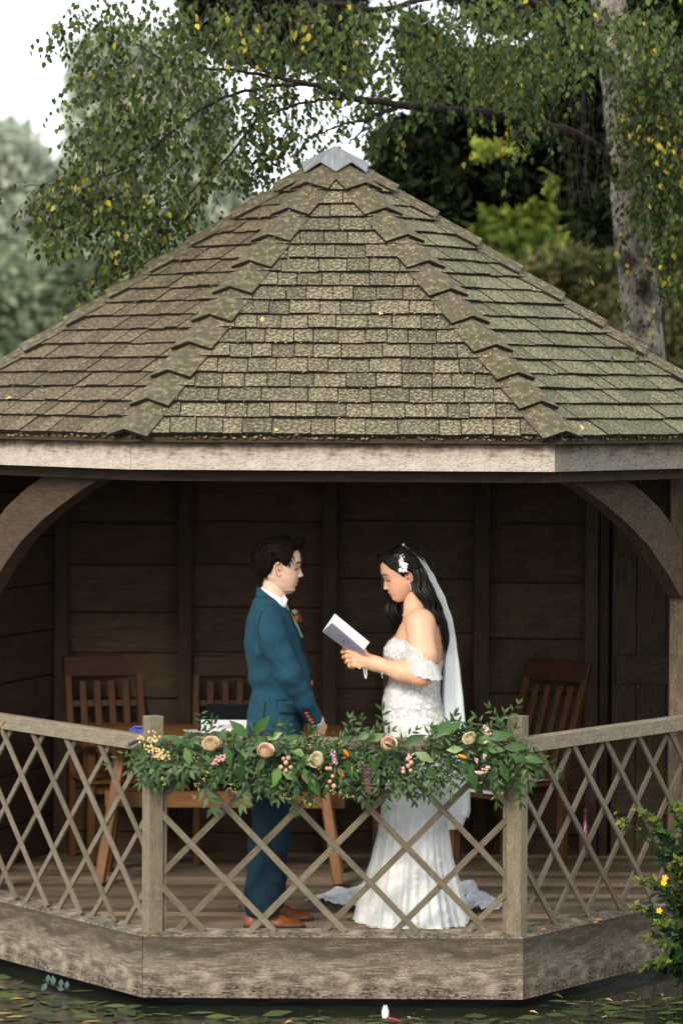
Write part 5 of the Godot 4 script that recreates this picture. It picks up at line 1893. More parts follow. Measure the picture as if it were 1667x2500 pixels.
func booklet(nz: float) -> void:
	var zs := nz - 0.055
	var k := thing("booklet", "open white ceremony booklet with a drawing on its shade-tinted cover held in both hands", "booklet", P(833, 1572, zs))
	var inv := k.transform.affine_inverse()
	var s0 := P(787, 1542, zs)
	var s1 := P(874, 1606, zs)
	var near0 := P(809, 1521, zs + 0.115)
	var near1 := P(893, 1593, zs + 0.115)
	var far0 := P(817, 1498, zs - 0.095)
	var far1 := P(902, 1568, zs - 0.095)
	var print_cover := Image.create(512, 256, false, Image.FORMAT_RGB8)
	print_cover.fill(Color(0.93, 0.93, 0.95))
	var stroke := func(im: Image, pts: Array, w: int, c: Color) -> void:
		for j in pts.size() - 1:
			for t in 60:
				var q: Vector2 = pts[j].lerp(pts[j + 1], t / 60.0)
				im.fill_rect(Rect2i(int(q.x), int(q.y), w, w), c)
	var arc := []
	for j in 14:
		var an := lerpf(2.2, 4.9, j / 13.0)
		arc.append(Vector2(235 + cos(an + 1.2) * 80.0, 120 + sin(an + 1.2) * 75.0))
	var inkc := Color(0.2, 0.2, 0.22)
	stroke.call(print_cover, arc, 4, inkc)
	stroke.call(print_cover, [Vector2(230, 90), Vector2(250, 110), Vector2(242, 128), Vector2(262, 120), Vector2(258, 145)], 5, inkc)
	stroke.call(print_cover, [Vector2(262, 84), Vector2(300, 108), Vector2(352, 110), Vector2(400, 128)], 3, inkc)
	stroke.call(print_cover, [Vector2(372, 96), Vector2(378, 112), Vector2(368, 116)], 9, inkc)
	stroke.call(print_cover, [Vector2(226, 140), Vector2(236, 165), Vector2(250, 160)], 3, inkc)
	var print_page := Image.create(512, 256, false, Image.FORMAT_RGB8)
	print_page.fill(Color(0.97, 0.97, 0.98))
	for j in 22:                                                   # rows of small print, too small to read
		var x := 70 + j * 15
		if j in [6, 13]:
			continue
		var y := 40
		while y < 40 + (150 if j % 5 != 4 else 90):
			var n := rng.randi_range(5, 16)
			print_page.fill_rect(Rect2i(x, y, 3, n), Color(0.62, 0.62, 0.68))
			y += n + 4
	var sheet := func(called: String, p0: Vector3, p1: Vector3, q0: Vector3, q1: Vector3, m: Material) -> void:
		var a := Acc.new()
		var nn := (p1 - p0).cross(q0 - p0).normalized() * 0.0006
		for e in [nn, -nn]:
			a.face([p0 + e, p1 + e, q1 + e, q0 + e], e, [Vector2(0, 1), Vector2(1, 1), Vector2(1, 0), Vector2(0, 0)])
		put(k, called, moved(a, inv), m)
	sheet.call("front_cover", s0, s1, near0, near1, mat("cover_print", lin(0.52, 0.52, 0.60), 0.8, ImageTexture.create_from_image(print_cover)))  # the cover's grey is shade mixed into its colour
	sheet.call("inside_page", s0, s1, far0, far1, mat("page_print", lin(0.82, 0.82, 0.86), 0.8, ImageTexture.create_from_image(print_page)))
	var up := Vector3(0.001, 0.0, 0.002)
	sheet.call("loose_page", s0 + up, s1 + up, near0.lerp(far0, 0.06) + up, near1.lerp(far1, 0.06) + up, M.paper)
	var tl := Acc.new()
	tube(tl, [P(888, 1632, nz + 0.01), P(890, 1648, nz + 0.01), P(893, 1657, nz + 0.012)], [0.0022], 5)
	tube(tl, [P(894, 1632, nz + 0.01), P(895, 1645, nz + 0.01), P(893, 1657, nz + 0.012)], [0.0022], 5)
	put(k, "ribbon", moved(tl, inv), M.satin)

# ---------------------------------------------------------------- flowers and plants
func green(a: Color, b: Color, spread := 0.25) -> Color:
	var c := a.lerp(b, rng.randf())
	return c * rr(1.0 - spread, 1.0 + spread)

func garland() -> void:
	var g := thing("garland", "leafy green garland with cream roses and berries draped along the front handrail", "garland", P(813, 1815, 0.0))
	var inv := g.transform.affine_inverse()
	var axis := [[312, 1818], [350, 1812], [420, 1818], [500, 1828], [600, 1838], [700, 1850], [780, 1842], [850, 1830], [930, 1838], [1000, 1850], [1080, 1830], [1160, 1818], [1230, 1810], [1290, 1838], [1325, 1862]]
	var mid := func(px: float) -> Vector3:
		var py := table(axis, px)
		var z := 0.015
		if px < 340.0:
			z = -0.03
		elif px > 1280.0:
			z = -0.05
		return P(px, py, z)
	var st := Acc.new()
	var path := []
	for k in 60:
		path.append(mid.call(lerpf(316, 1318, k / 59.0)) + Vector3(0, 0.008 * sin(k * 1.7), 0.01 * cos(k * 2.3)))
	tube(st, path, [0.008], 6)
	put(g, "stem", moved(st, inv), M.twig)
	var kinds := {
		"ruscus": [leaf_mesh(0.040, 0.0145, 0.25, 0.25), Color(0.014, 0.040, 0.007), Color(0.048, 0.092, 0.018)],
		"gum": [leaf_mesh(0.056, 0.023, 0.12, 0.15, 5, 0.38), Color(0.060, 0.100, 0.042), Color(0.105, 0.150, 0.070)],
		"broad": [leaf_mesh(0.105, 0.048, 0.12, 0.22, 6, 0.45), Color(0.022, 0.060, 0.012), Color(0.045, 0.095, 0.020)],
		"broad_pale": [leaf_mesh(0.085, 0.042, 0.10, 0.15, 6, 0.5), Color(0.10, 0.17, 0.04), Color(0.17, 0.24, 0.085)]}
	var all := []                                                 # [size, kind, transform, colour]
	var add := func(kind: String, at: Vector3, tip: Vector3, face: Vector3, s: float) -> void:
		all.append([s * (3.0 if kind.begins_with("broad") else 1.2 if kind == "gum" else 0.9), kind, leaf_xf(at, tip, face, s), green(kinds[kind][1], kinds[kind][2], 0.3)])
	# sprays of ruscus: a stem with leaves on both sides
	var stems := Acc.new()
	var spray := func(px: float, kind: String, dirv: Vector3, n: int, s: float, from := Vector3.ZERO) -> void:
		var p: Vector3 = (mid.call(px) if from == Vector3.ZERO else from) + wild() * Vector3(0.03, 0.045, 0.03)
		var d := dirv.normalized()
		var sp := [p]
		for k in n:
			d = (d + Vector3(0, -0.10, 0.0) + wild() * 0.12).normalized()
			var q := p + d * 0.021 * s
			sp.append(q)
			var side := d.cross(Vector3(0, 0.2, 1.0)).normalized() * (1.0 if k % 2 == 0 else -1.0)
			for e in ([1.0, -1.0] if kind == "gum" and k % 2 == 0 else [1.0]):
				add.call(kind, q, d * 0.75 + side * 0.8 * e + wild() * 0.25, Vector3(0, 0.35, 1) + wild() * 0.55, s * rr(0.75, 1.15))
			p = q
		add.call(kind, p, d, Vector3(0, 0.3, 1) + wild() * 0.4, s)
		tube(stems, sp, [0.0016, 0.001], 4)
	for k in 300:                                                  # the body of the garland
		var px := rr(338, 1268)
		var right := clampf((px - 650.0) / 300.0, 0.0, 1.0)
		var dv := Vector3(rr(-1, 1) + 0.2, rr(-0.9, 0.75 if px > 410.0 and px < 1190.0 else -0.1), rr(0.1, 0.8))
		if px < 640.0 and rng.randf() < 0.5:
			spray.call(px, "gum", dv + Vector3(0, -0.5, 0), rng.randi_range(4, 7), rr(0.8, 1.1))
		else:
			spray.call(px, "ruscus", dv, rng.randi_range(6, 10), rr(0.85, 1.15))
	for k in 24:                                                   # ruscus standing up above the rail
		var px: float = [840, 855, 870, 900, 640, 1040, 1060, 1085, 1100, 1180, 1200, 1230][k % 12] + rr(-22, 22)
		spray.call(px, "ruscus", Vector3(rr(-0.4, 0.7), 1.0, rr(-0.1, 0.3)), rng.randi_range(5, 8), rr(0.9, 1.15))
	for e in [[480, 1905], [500, 1870], [395, 1860], [370, 1860], [420, 1870], [690, 1880], [720, 1880], [640, 1870], [655, 1890], [610, 1880], [585, 1900], [965, 1880], [975, 1900], [1190, 1860], [1205, 1870], [1290, 1860], [1060, 1860], [880, 1880], [1240, 1850], [345, 1850]]:
		var kind := "gum" if e[0] < 760 else "ruscus"              # hanging tails
		spray.call(e[0], kind, Vector3(rr(-0.15, 0.35), -1.0, 0.15), rng.randi_range(5, 8), 1.05, P(e[0], e[1] - 35, 0.03))
	for e in [[1318, 1858, 0.5], [1290, 1800, 0.9], [325, 1825, -0.6]]:
		spray.call(e[0], "ruscus", Vector3(e[2], -0.2, 0.1), 7, 0.95, P(e[0] - 22 * signf(e[2]), e[1], -0.02))
	for e in [[600, 1795, -0.5, 0.5, "broad"], [625, 1785, 0.6, 0.7, "broad"], [570, 1800, -1, 0.3, "broad"], [592, 1840, -0.1, -1, "broad"], [585, 1868, 0.1, -1, "broad"], [552, 1830, 0.3, -0.9, "broad"], [760, 1905, 0.5, -1, "broad"], [745, 1885, 0.3, -1, "broad_pale"], [698, 1888, 0.9, -0.4, "broad_pale"], [680, 1880, -0.3, -0.9, "broad_pale"],
		[662, 1800, 0.9, 0.45, "broad_pale"], [690, 1815, 1, 0.5, "broad"], [700, 1820, 1, 0.35, "broad"], [500, 1815, 0.9, 0.6, "broad_pale"], [1060, 1798, 0.5, 0.55, "broad"], [1080, 1790, 0.6, 0.4, "broad"], [1200, 1800, 0.9, 0.2, "broad"], [1190, 1825, 0.9, -0.1, "broad_pale"], [1175, 1810, 0.9, 0.3, "broad_pale"],
		[440, 1810, -0.8, 0.3, "broad"], [455, 1835, 0.3, -0.9, "broad_pale"], [535, 1880, -0.3, -0.9, "broad"], [610, 1815, 0.7, 0.2, "broad"], [720, 1830, 0.6, -0.4, "broad_pale"], [820, 1820, 0.7, 0.5, "broad"], [850, 1865, 0.3, -0.8, "broad"], [920, 1850, -0.3, -0.9, "broad"], [990, 1815, 0.8, 0.4, "broad"], [1020, 1840, 0.7, -0.3, "broad_pale"], [1050, 1880, 0.2, -0.9, "broad"], [1100, 1830, 0.9, 0.1, "broad_pale"], [1225, 1870, 0.3, -0.8, "broad"],
		[1255, 1845, 0.95, -0.35, "broad"], [1240, 1825, 1, 0.1, "broad"], [1150, 1880, 0.25, -1, "broad"], [1205, 1880, -0.1, -1, "broad"], [1130, 1860, 0.4, -0.9, "broad"], [735, 1860, 0.8, 0.2, "broad_pale"], [640, 1860, -0.5, -0.8, "broad_pale"], [560, 1815, 0.2, 0.9, "broad"], [1290, 1850, 0.9, -0.2, "broad"], [880, 1800, 0.8, 0.5, "broad"], [905, 1806, 0.7, 0.35, "broad_pale"]]:
		add.call(e[4], P(e[0] - e[2] * 12, e[1] + e[3] * 12, 0.105 + rr(-0.02, 0.02)), Vector3(e[2], e[3], rr(0.0, 0.3)), Vector3(rr(-0.3, 0.3), 0.35, 1), rr(0.85, 1.15))
	put(g, "sprig_stems", moved(stems, inv), M.twig)
	all.sort_custom(func(x, y): return x[0] > y[0])
	var shades := {}
	var rest := {}
	for k in all.size():
		var e: Array = all[k]
		var xf: Transform3D = inv * e[2]
		if k < 285:
			var key := "%s%d" % [e[1], rng.randi_range(0, 3)]
			if not shades.has(key):
				var m: StandardMaterial3D = (M.leaf_gloss if e[1] != "gum" else M.leaf).duplicate()
				var c: Color = e[3]
				m.albedo_color = c.linear_to_srgb()
				m.vertex_color_use_as_albedo = false
				shades[key] = m
			put(g, "leaf", kinds[e[1]][0], shades[key], xf)
		else:
			if not rest.has(e[1]):
				rest[e[1]] = [[], []]
			rest[e[1]][0].append(xf)
			rest[e[1]][1].append(e[3])
	for kind in rest:
		scatter(g, "small_foliage", kinds[kind][0], M.leaf_gloss if kind != "gum" else M.leaf, rest[kind][0], rest[kind][1])
	# roses
	for e in [[516, 1820, 0.066, Color(0.80, 0.66, 0.44), Color(0.80, 0.60, 0.36), 0.2], [648, 1837, 0.066, Color(0.84, 0.64, 0.48), Color(0.80, 0.52, 0.34), -0.1], [776, 1857, 0.064, Color(0.84, 0.75, 0.55), Color(0.82, 0.70, 0.45), 0.9], [947, 1820, 0.064, Color(0.84, 0.60, 0.46), Color(0.80, 0.50, 0.35), -0.3], [1147, 1806, 0.054, Color(0.84, 0.76, 0.52), Color(0.8, 0.68, 0.4), 0.5]]:
		var ro := Node3D.new()
		ro.name = "rose"
		g.add_child(ro, true)
		ro.transform = inv * Transform3D(Basis(Vector3.BACK, e[5]) * Basis(Vector3.RIGHT, 0.85), P(e[0], e[1], 0.125))
		rose_into(ro, Transform3D(Basis.from_scale(Vector3.ONE * e[2]), Vector3.ZERO), e[3], e[4])
	# berries, blossom clusters, seed heads, orange slips, the plume
	var pink := mat("berry_pink", lin(0.62, 0.32, 0.22), 0.4)
	var bm := Acc.new()
	ball(bm, Vector3.ZERO, Vector3(0.0105, 0.0115, 0.0105), 12, 9)
	var berry := bm.done()
	for e in [[686, 1873], [698, 1862], [698, 1881], [710, 1873], [692, 1852], [704, 1850], [798, 1876], [806, 1876], [805, 1908], [815, 1919], [812, 1895], [995, 1853], [1001, 1849], [996, 1870], [984, 1876], [984, 1884], [1002, 1881], [1003, 1862]]:
		put(g, "berry", berry, pink, inv * Transform3D(Basis.from_scale(Vector3.ONE * rr(0.75, 1.05)), P(e[0], e[1], 0.135)))
	var dot := Acc.new()
	ball(dot, Vector3.ZERO, Vector3(0.006, 0.006, 0.005), 6, 4)
	var dotm := dot.done()
	for e in [["blossom_cluster", [[372, 1800], [378, 1815], [366, 1822], [388, 1833], [396, 1842], [384, 1845], [343, 1803], [372, 1836], [404, 1848]], Color(0.72, 0.48, 0.22), 12, 10.0], ["pink_blossom", [[530, 1856], [538, 1850], [545, 1854], [527, 1862]], Color(0.66, 0.34, 0.30), 9, 7.0], ["pink_blossom", [[811, 1836], [815, 1846], [818, 1856], [817, 1862]], Color(0.62, 0.35, 0.37), 7, 5.0],
		["pink_blossom", [[1166, 1885], [1176, 1883], [1186, 1880], [1190, 1876], [1160, 1856], [1180, 1846]], Color(0.66, 0.42, 0.33), 7, 5.0], ["pink_blossom", [[1182, 1774], [1187, 1782], [1193, 1794], [1184, 1812]], Color(0.66, 0.42, 0.33), 6, 5.0],
		["seed_head", [[480, 1915], [486, 1930], [476, 1945], [500, 1905], [505, 1890], [372, 1885], [398, 1900], [402, 1912], [563, 1917], [570, 1930], [475, 1850], [800, 1920], [808, 1930], [818, 1932], [830, 1938], [845, 1944], [858, 1946], [862, 1872], [874, 1880], [842, 1848], [778, 1875], [700, 1950], [695, 1940], [745, 1958], [756, 1964], [720, 1812], [740, 1818], [756, 1823], [830, 1812]], Color(0.36, 0.33, 0.07), 6, 5.0],
		["dark_berries", [[566, 1940], [572, 1945], [560, 1935], [415, 1813]], Color(0.08, 0.015, 0.02), 6, 5.0]]:
		var xs := []
		var cs := []
		for q in e[1]:
			for k in e[3]:
				var sc := rr(0.55, 1.1) * (0.62 if e[0] == "seed_head" else 1.0)
				xs.append(inv * Transform3D(Basis.from_scale(Vector3.ONE * sc), P(q[0] + rng.randfn() * e[4] * 0.6, q[1] + rng.randfn() * e[4] * 0.6, 0.135 + rr(-0.02, 0.012))))
				cs.append((e[2] as Color) * rr(0.75, 1.2))
		scatter(g, e[0], dotm, M.tint, xs, cs)
	var om := mat("orange_petal", lin(0.75, 0.24, 0.01), 0.5)
	for e in [[832, 1888, -0.9], [845, 1838, -0.9], [1128, 1847, -0.35]]:
		var oa := Acc.new()
		ball(oa, Vector3.ZERO, Vector3(0.022, 0.0085, 0.009), 10, 7)
		put(g, "orange_fruit", oa.done(), om, inv * Transform3D(Basis(Vector3.BACK, e[2]), P(e[0], e[1], 0.125)))
	var xs2 := []
	var cs2 := []
	for k in 420:
		var t := pow(rng.randf(), 0.8)
		xs2.append(inv * Transform3D(Basis.from_scale(Vector3.ONE * rr(0.3, 0.65)), P(lerpf(892, 904, t) + rng.randfn() * lerpf(9, 4, t), lerpf(1865, 1940, t), 0.10 + rr(-0.02, 0.02))))
		cs2.append(Color(0.17, 0.10, 0.085) * rr(0.6, 1.4))
	scatter(g, "brown_plume", dotm, M.tint, xs2, cs2)

func pond() -> void:
	var yb := P(813, 2438, 0).y
	var yw := yb - 0.045
	var w := Acc.new()
	w.face([Vector3(-30, yw, 40), Vector3(30, yw, 40), Vector3(30, yw, -2.4), Vector3(-30, yw, -2.4)], Vector3.UP, [Vector2(0, 0), Vector2(60, 0), Vector2(60, 42), Vector2(0, 42)])
	var wm := put(self, "pond_water", w.done(), M.water)
	wm.set_meta("kind", "structure")
	var gr := Acc.new()
	var land := func(u: float, v: float) -> Array:
		var x := lerpf(-90, 90, v)
		var z := lerpf(-2.2, -240.0, u * u)
		return [Vector3(x, yw - 0.35 + 0.33 * smoothstep(-2.2, -3.2, z), z), Vector2(x, z)]
	grid(gr, 40, 30, land)
	gr.face([Vector3(-90, yw - 0.36, 60), Vector3(90, yw - 0.36, 60), Vector3(90, yw - 0.36, -2.2), Vector3(-90, yw - 0.36, -2.2)], Vector3.UP, [Vector2(0, 0), Vector2(60, 0), Vector2(60, 60), Vector2(0, 60)])
	put(self, "ground", gr.done(), M.soil).set_meta("kind", "structure")
	# floating pondweed: narrow oval leaves lying on the water
	var lm := leaf_mesh(0.10, 0.036, 0.03, 0.02, 4, 0.45)
	var xs := []
	var cs := []
	var nz := FastNoiseLite.new()
	nz.seed = 8
	nz.frequency = 0.9
	for k in 5200:
		var x := rr(-3.4, 3.6)
		var z := rr(-1.5, 2.6)
		var p := Vector3(x, yw + rr(0.002, 0.007), z)
		var edge := 0.13 if absf(x) < 0.9 else 0.13 - (absf(x) - 0.9) * 1.5
		if z < edge + 0.10 and rng.randf() < 0.96 or z < edge - 0.3:
			continue
		var thick := 0.55 + 0.9 * nz.get_noise_2d(x, z * 1.6) + (0.30 if x < -0.3 else 0.02)
		if rng.randf() > thick:
			continue
		xs.append(leaf_xf(p, Vector3(rr(-1, 1), rr(-0.02, 0.05), rr(-0.6, 0.6)), Vector3(rr(-0.12, 0.12), 1, rr(-0.12, 0.12)), rr(0.45, 1.25)))
		cs.append(green(Color(0.030, 0.045, 0.012), Color(0.075, 0.088, 0.022), 0.35) if rng.randf() < 0.93 else Color(0.30, 0.20, 0.06))
	scatter(self, "pondweed", lm, M.leaf, xs, cs)
	tag(get_node("pondweed"), "mat of floating pondweed leaves covering the dark water below the sill", "pondweed", "", "stuff")
	# duckweed and petals: specks
	var sp := Acc.new()
	sp.face([Vector3(-0.006, 0, 0), Vector3(0, 0, 0.005), Vector3(0.007, 0, 0), Vector3(0.001, 0, -0.005)], Vector3.UP, [Vector2.ZERO, Vector2.ZERO, Vector2.ZERO, Vector2.ZERO])
	xs = []
	cs = []
	for k in 2600:
		var x := rr(-3.2, 3.4)
		var z := rr(-1.2, 1.8)
		var edge := 0.12 if absf(x) < 0.9 else 0.12 - (absf(x) - 0.9) * 1.5
		if z < edge or rng.randf() > 0.6 + nz.get_noise_2d(x * 2.0, z * 2.0):
			continue
		xs.append(Transform3D(Basis(Vector3.UP, rr(0, TAU)).scaled(Vector3.ONE * rr(0.4, 1.3)), Vector3(x, yw + rr(0.006, 0.010), z)))
		cs.append([Color(0.30, 0.24, 0.09), Color(0.10, 0.12, 0.03), Color(0.42, 0.28, 0.14)][rng.randi_range(0, 2)] * rr(0.6, 1.1))
	scatter(self, "duckweed", sp.done(), M.tint, xs, cs)
	tag(get_node("duckweed"), "duckweed and petal specks scattered over the dark pond surface", "duckweed", "", "stuff")
	# larger leaves one can pick out
	var big := leaf_mesh(0.16, 0.085, 0.05, 0.03, 6, 0.45)
	var n := 0
	for e in [[30, 2388], [55, 2430], [110, 2445], [150, 2452], [205, 2448], [250, 2455], [300, 2462], [80, 2470], [180, 2480], [240, 2485], [330, 2480], [420, 2478], [455, 2474], [500, 2483], [560, 2488], [640, 2480], [700, 2490], [760, 2486], [1190, 2480], [1260, 2487], [1330, 2476], [1390, 2445], [1440, 2478], [1520, 2460], [1600, 2475]]:
		var d: Vector3 = cam_basis * Vector3((e[0] - 833.5) / F, -(e[1] - 1250.0) / F, -1.0)
		var p := cam_pos + d * ((yw + 0.012 - cam_pos.y) / d.y)
		var o := put(self, numbered("water_leaf"), big, M.leaf, leaf_xf(p, Vector3(rr(-1, 1), 0.04, rr(-0.5, 0.5)), Vector3(rr(-0.1, 0.1), 1, rr(-0.05, 0.25)), rr(0.5, 1.0)))
		var key := "water_leaf_%d" % (n % 4)
		if not M.has(key):
			mat(key, (green(Color(0.035, 0.06, 0.015), Color(0.085, 0.105, 0.028), 0.25)).linear_to_srgb(), 0.35)
		o.material_override = M[key]
		tag(o, "broad green leaf floating flat on the pond below the sill", "water leaf", "broad leaves floating on the pond")
		n += 1
	var bud := thing("water_lily", "white water lily bud on its red stem floating below the front sill", "flower", P(940, 2490, 0.33))
	bud.position.y = yw + 0.01
	for k in 8:
		var an := TAU * k / 8.0
		put(bud, "petal", leaf_mesh(0.062, 0.030, 0.35, -0.35), M.satin, leaf_xf(Vector3(cos(an) * 0.012, 0, sin(an) * 0.012), Vector3(cos(an) * 0.25, 1, sin(an) * 0.25), Vector3(cos(an), -0.2, sin(an)) * -1.0, rr(0.85, 1.0)))
	var rs := Acc.new()
	tube(rs, [Vector3(0.01, 0.005, 0.012), Vector3(0.04, 0.002, 0.03), Vector3(0.07, -0.008, 0.035)], [0.006, 0.004], 6)
	put(bud, "stem", rs.done(), mat("red_stem", lin(0.35, 0.03, 0.06), 0.5))
	for e in [[715, 2494], [1348, 2430], [1290, 2470], [1610, 2428], [1475, 2440], [990, 2484]]:
		var d: Vector3 = cam_basis * Vector3((e[0] - 833.5) / F, -(e[1] - 1250.0) / F, -1.0)
		var p := cam_pos + d * ((yw + 0.014 - cam_pos.y) / d.y)
		var o := put(self, numbered("fallen_leaf"), leaf_mesh(0.05, 0.03, 0.5, 0.3), mat("dry_leaf", lin(0.42, 0.21, 0.10), 0.7), leaf_xf(p, Vector3(rr(-1, 1), 0.1, 0.3), Vector3(0.1, 1, 0.2), rr(0.7, 1.0)))
		tag(o, "small dry brown leaf floating on the dark pond", "fallen leaf", "dry leaves floating on the pond")
	# a twig of round blue-green leaves hanging from under the left sill
	var tw := thing("eucalyptus_sprig", "drooping sprig of round blue green leaves below the left sill", "sprig", P(122, 2395, -0.42))
	var inv := tw.transform.affine_inverse()
	var ta := Acc.new()
	tube(ta, [P(106, 2392, -0.42), P(125, 2403, -0.40), P(150, 2412, -0.38), P(172, 2418, -0.36)], [0.003, 0.0015], 5)
	put(tw, "stem", moved(ta, inv), M.twig)
	var em := mat("blue_green", lin(0.075, 0.12, 0.10), 0.6)
	var rl := leaf_mesh(0.05, 0.034, 0.1, 0.1, 5, 0.5)
	for e in [[117, 2398, 0.1, 1.0], [131, 2405, -0.05, 1.0], [115, 2400, -0.6, -0.9], [150, 2410, 0.0, 0.8], [163, 2414, 0.1, 0.9], [140, 2410, 0.8, -0.3]]:
		put(tw, "leaf", rl, em, inv * leaf_xf(P(e[0], e[1], -0.40), Vector3(e[2], e[3], 0.1), Vector3(0.1, 0.1, 1), rr(0.7, 1.0)))
	# leaves lying on the right sill and on the roof
	for e in [[1455, 2247, -0.36, Color(0.36, 0.12, 0.04)], [1448, 2254, -0.33, Color(0.45, 0.25, 0.08)], [1320, 2270, -0.08, Color(0.40, 0.22, 0.07)]]:
		var o := put(self, numbered("fallen_leaf"), leaf_mesh(0.045, 0.03, 0.6, 0.5), mat("sill_leaf", lin(0.36, 0.14, 0.05), 0.7), leaf_xf(P(e[0], e[1], e[2]), Vector3(1, 0.1, -0.4), Vector3(0.1, 1, 0.3), 0.9))
		tag(o, "curled dry leaf lying on the right sill of the gazebo", "fallen leaf", "dry leaves on the right sill")

func roof_litter() -> void:                                        # birch seed and petals caught on the shingles
	var ye := P(845, EAVE_PY, 0.17).y
	var top := P(818, 368, -1.49)
	var faces := [[Vector3(-0.925, ye, 0.17), Vector3(1.005, ye, 0.17), 700], [Vector3(-2.12, ye, -1.49), Vector3(-0.925, ye, 0.17), 520], [Vector3(1.005, ye, 0.17), Vector3(2.10, ye, -1.49), 330]]
	var sp := Acc.new()
	sp.face([Vector3(-0.005, 0, 0), Vector3(0, 0.001, 0.004), Vector3(0.006, 0, 0), Vector3(0.001, 0.001, -0.004)], Vector3.UP, [Vector2.ZERO, Vector2.ZERO, Vector2.ZERO, Vector2.ZERO])
	var xs := []
	var cs := []
	for f in faces:
		var A: Vector3 = f[0]
		var B: Vector3 = f[1]
		var N := (B - A).cross(top - A).normalized()
		if N.y < 0:
			N = -N
		var U := (B - A).normalized()
		var W := A.distance_to(B)
		for k in f[2]:
			var v := 1.0 - sqrt(rng.randf())
			var u := rng.randf()
			if rng.randf() < 0.45:
				u = pow(rng.randf(), 3.0) * 0.3 if rng.randf() < 0.5 else 1.0 - pow(rng.randf(), 3.0) * 0.3
			var p: Vector3 = A.lerp(B, u).lerp(top, v)
			var b := Basis(U, N, U.cross(N))
			xs.append(Transform3D(b * Basis(Vector3.UP, rr(0, TAU)) * Basis.from_scale(Vector3.ONE * rr(0.35, 1.0)), p + N * 0.0235))
			cs.append([Color(0.52, 0.33, 0.20), Color(0.55, 0.40, 0.26), Color(0.35, 0.16, 0.08), Color(0.50, 0.42, 0.20)][rng.randi_range(0, 3)] * rr(0.6, 1.1))
	scatter(self, "roof_litter", sp.done(), M.tint, xs, cs)
	tag(get_node("roof_litter"), "birch seed and dry petals scattered over the gazebo shingles", "leaf litter", "", "stuff")
	for e in [[30, 970, 0], [128, 1042, 0], [370, 679, 0], [925, 768, 1], [992, 748, 1], [640, 773, 1], [1420, 1050, 2], [680, 1050, 1]]:
		var f: Array = faces[[1, 0, 2][e[2]]]
		var N: Vector3 = (f[1] - f[0]).cross(top - f[0]).normalized()
		if N.y < 0:
			N = -N
		var d: Vector3 = cam_basis * Vector3((e[0] - 833.5) / F, -(e[1] - 1250.0) / F, -1.0)
		var p := cam_pos + d * (N.dot(f[0] + N * 0.026 - cam_pos) / N.dot(d))
		var o := put(self, numbered("fallen_leaf"), leaf_mesh(0.036, 0.028, 0.3, 0.2), mat("roof_leaf", lin(0.52, 0.36, 0.14), 0.7), leaf_xf(p, wild(), N, rr(0.8, 1.1)))
		tag(o, "single yellow birch leaf lying on the gazebo shingles", "fallen leaf", "yellow leaves lying on the roof")

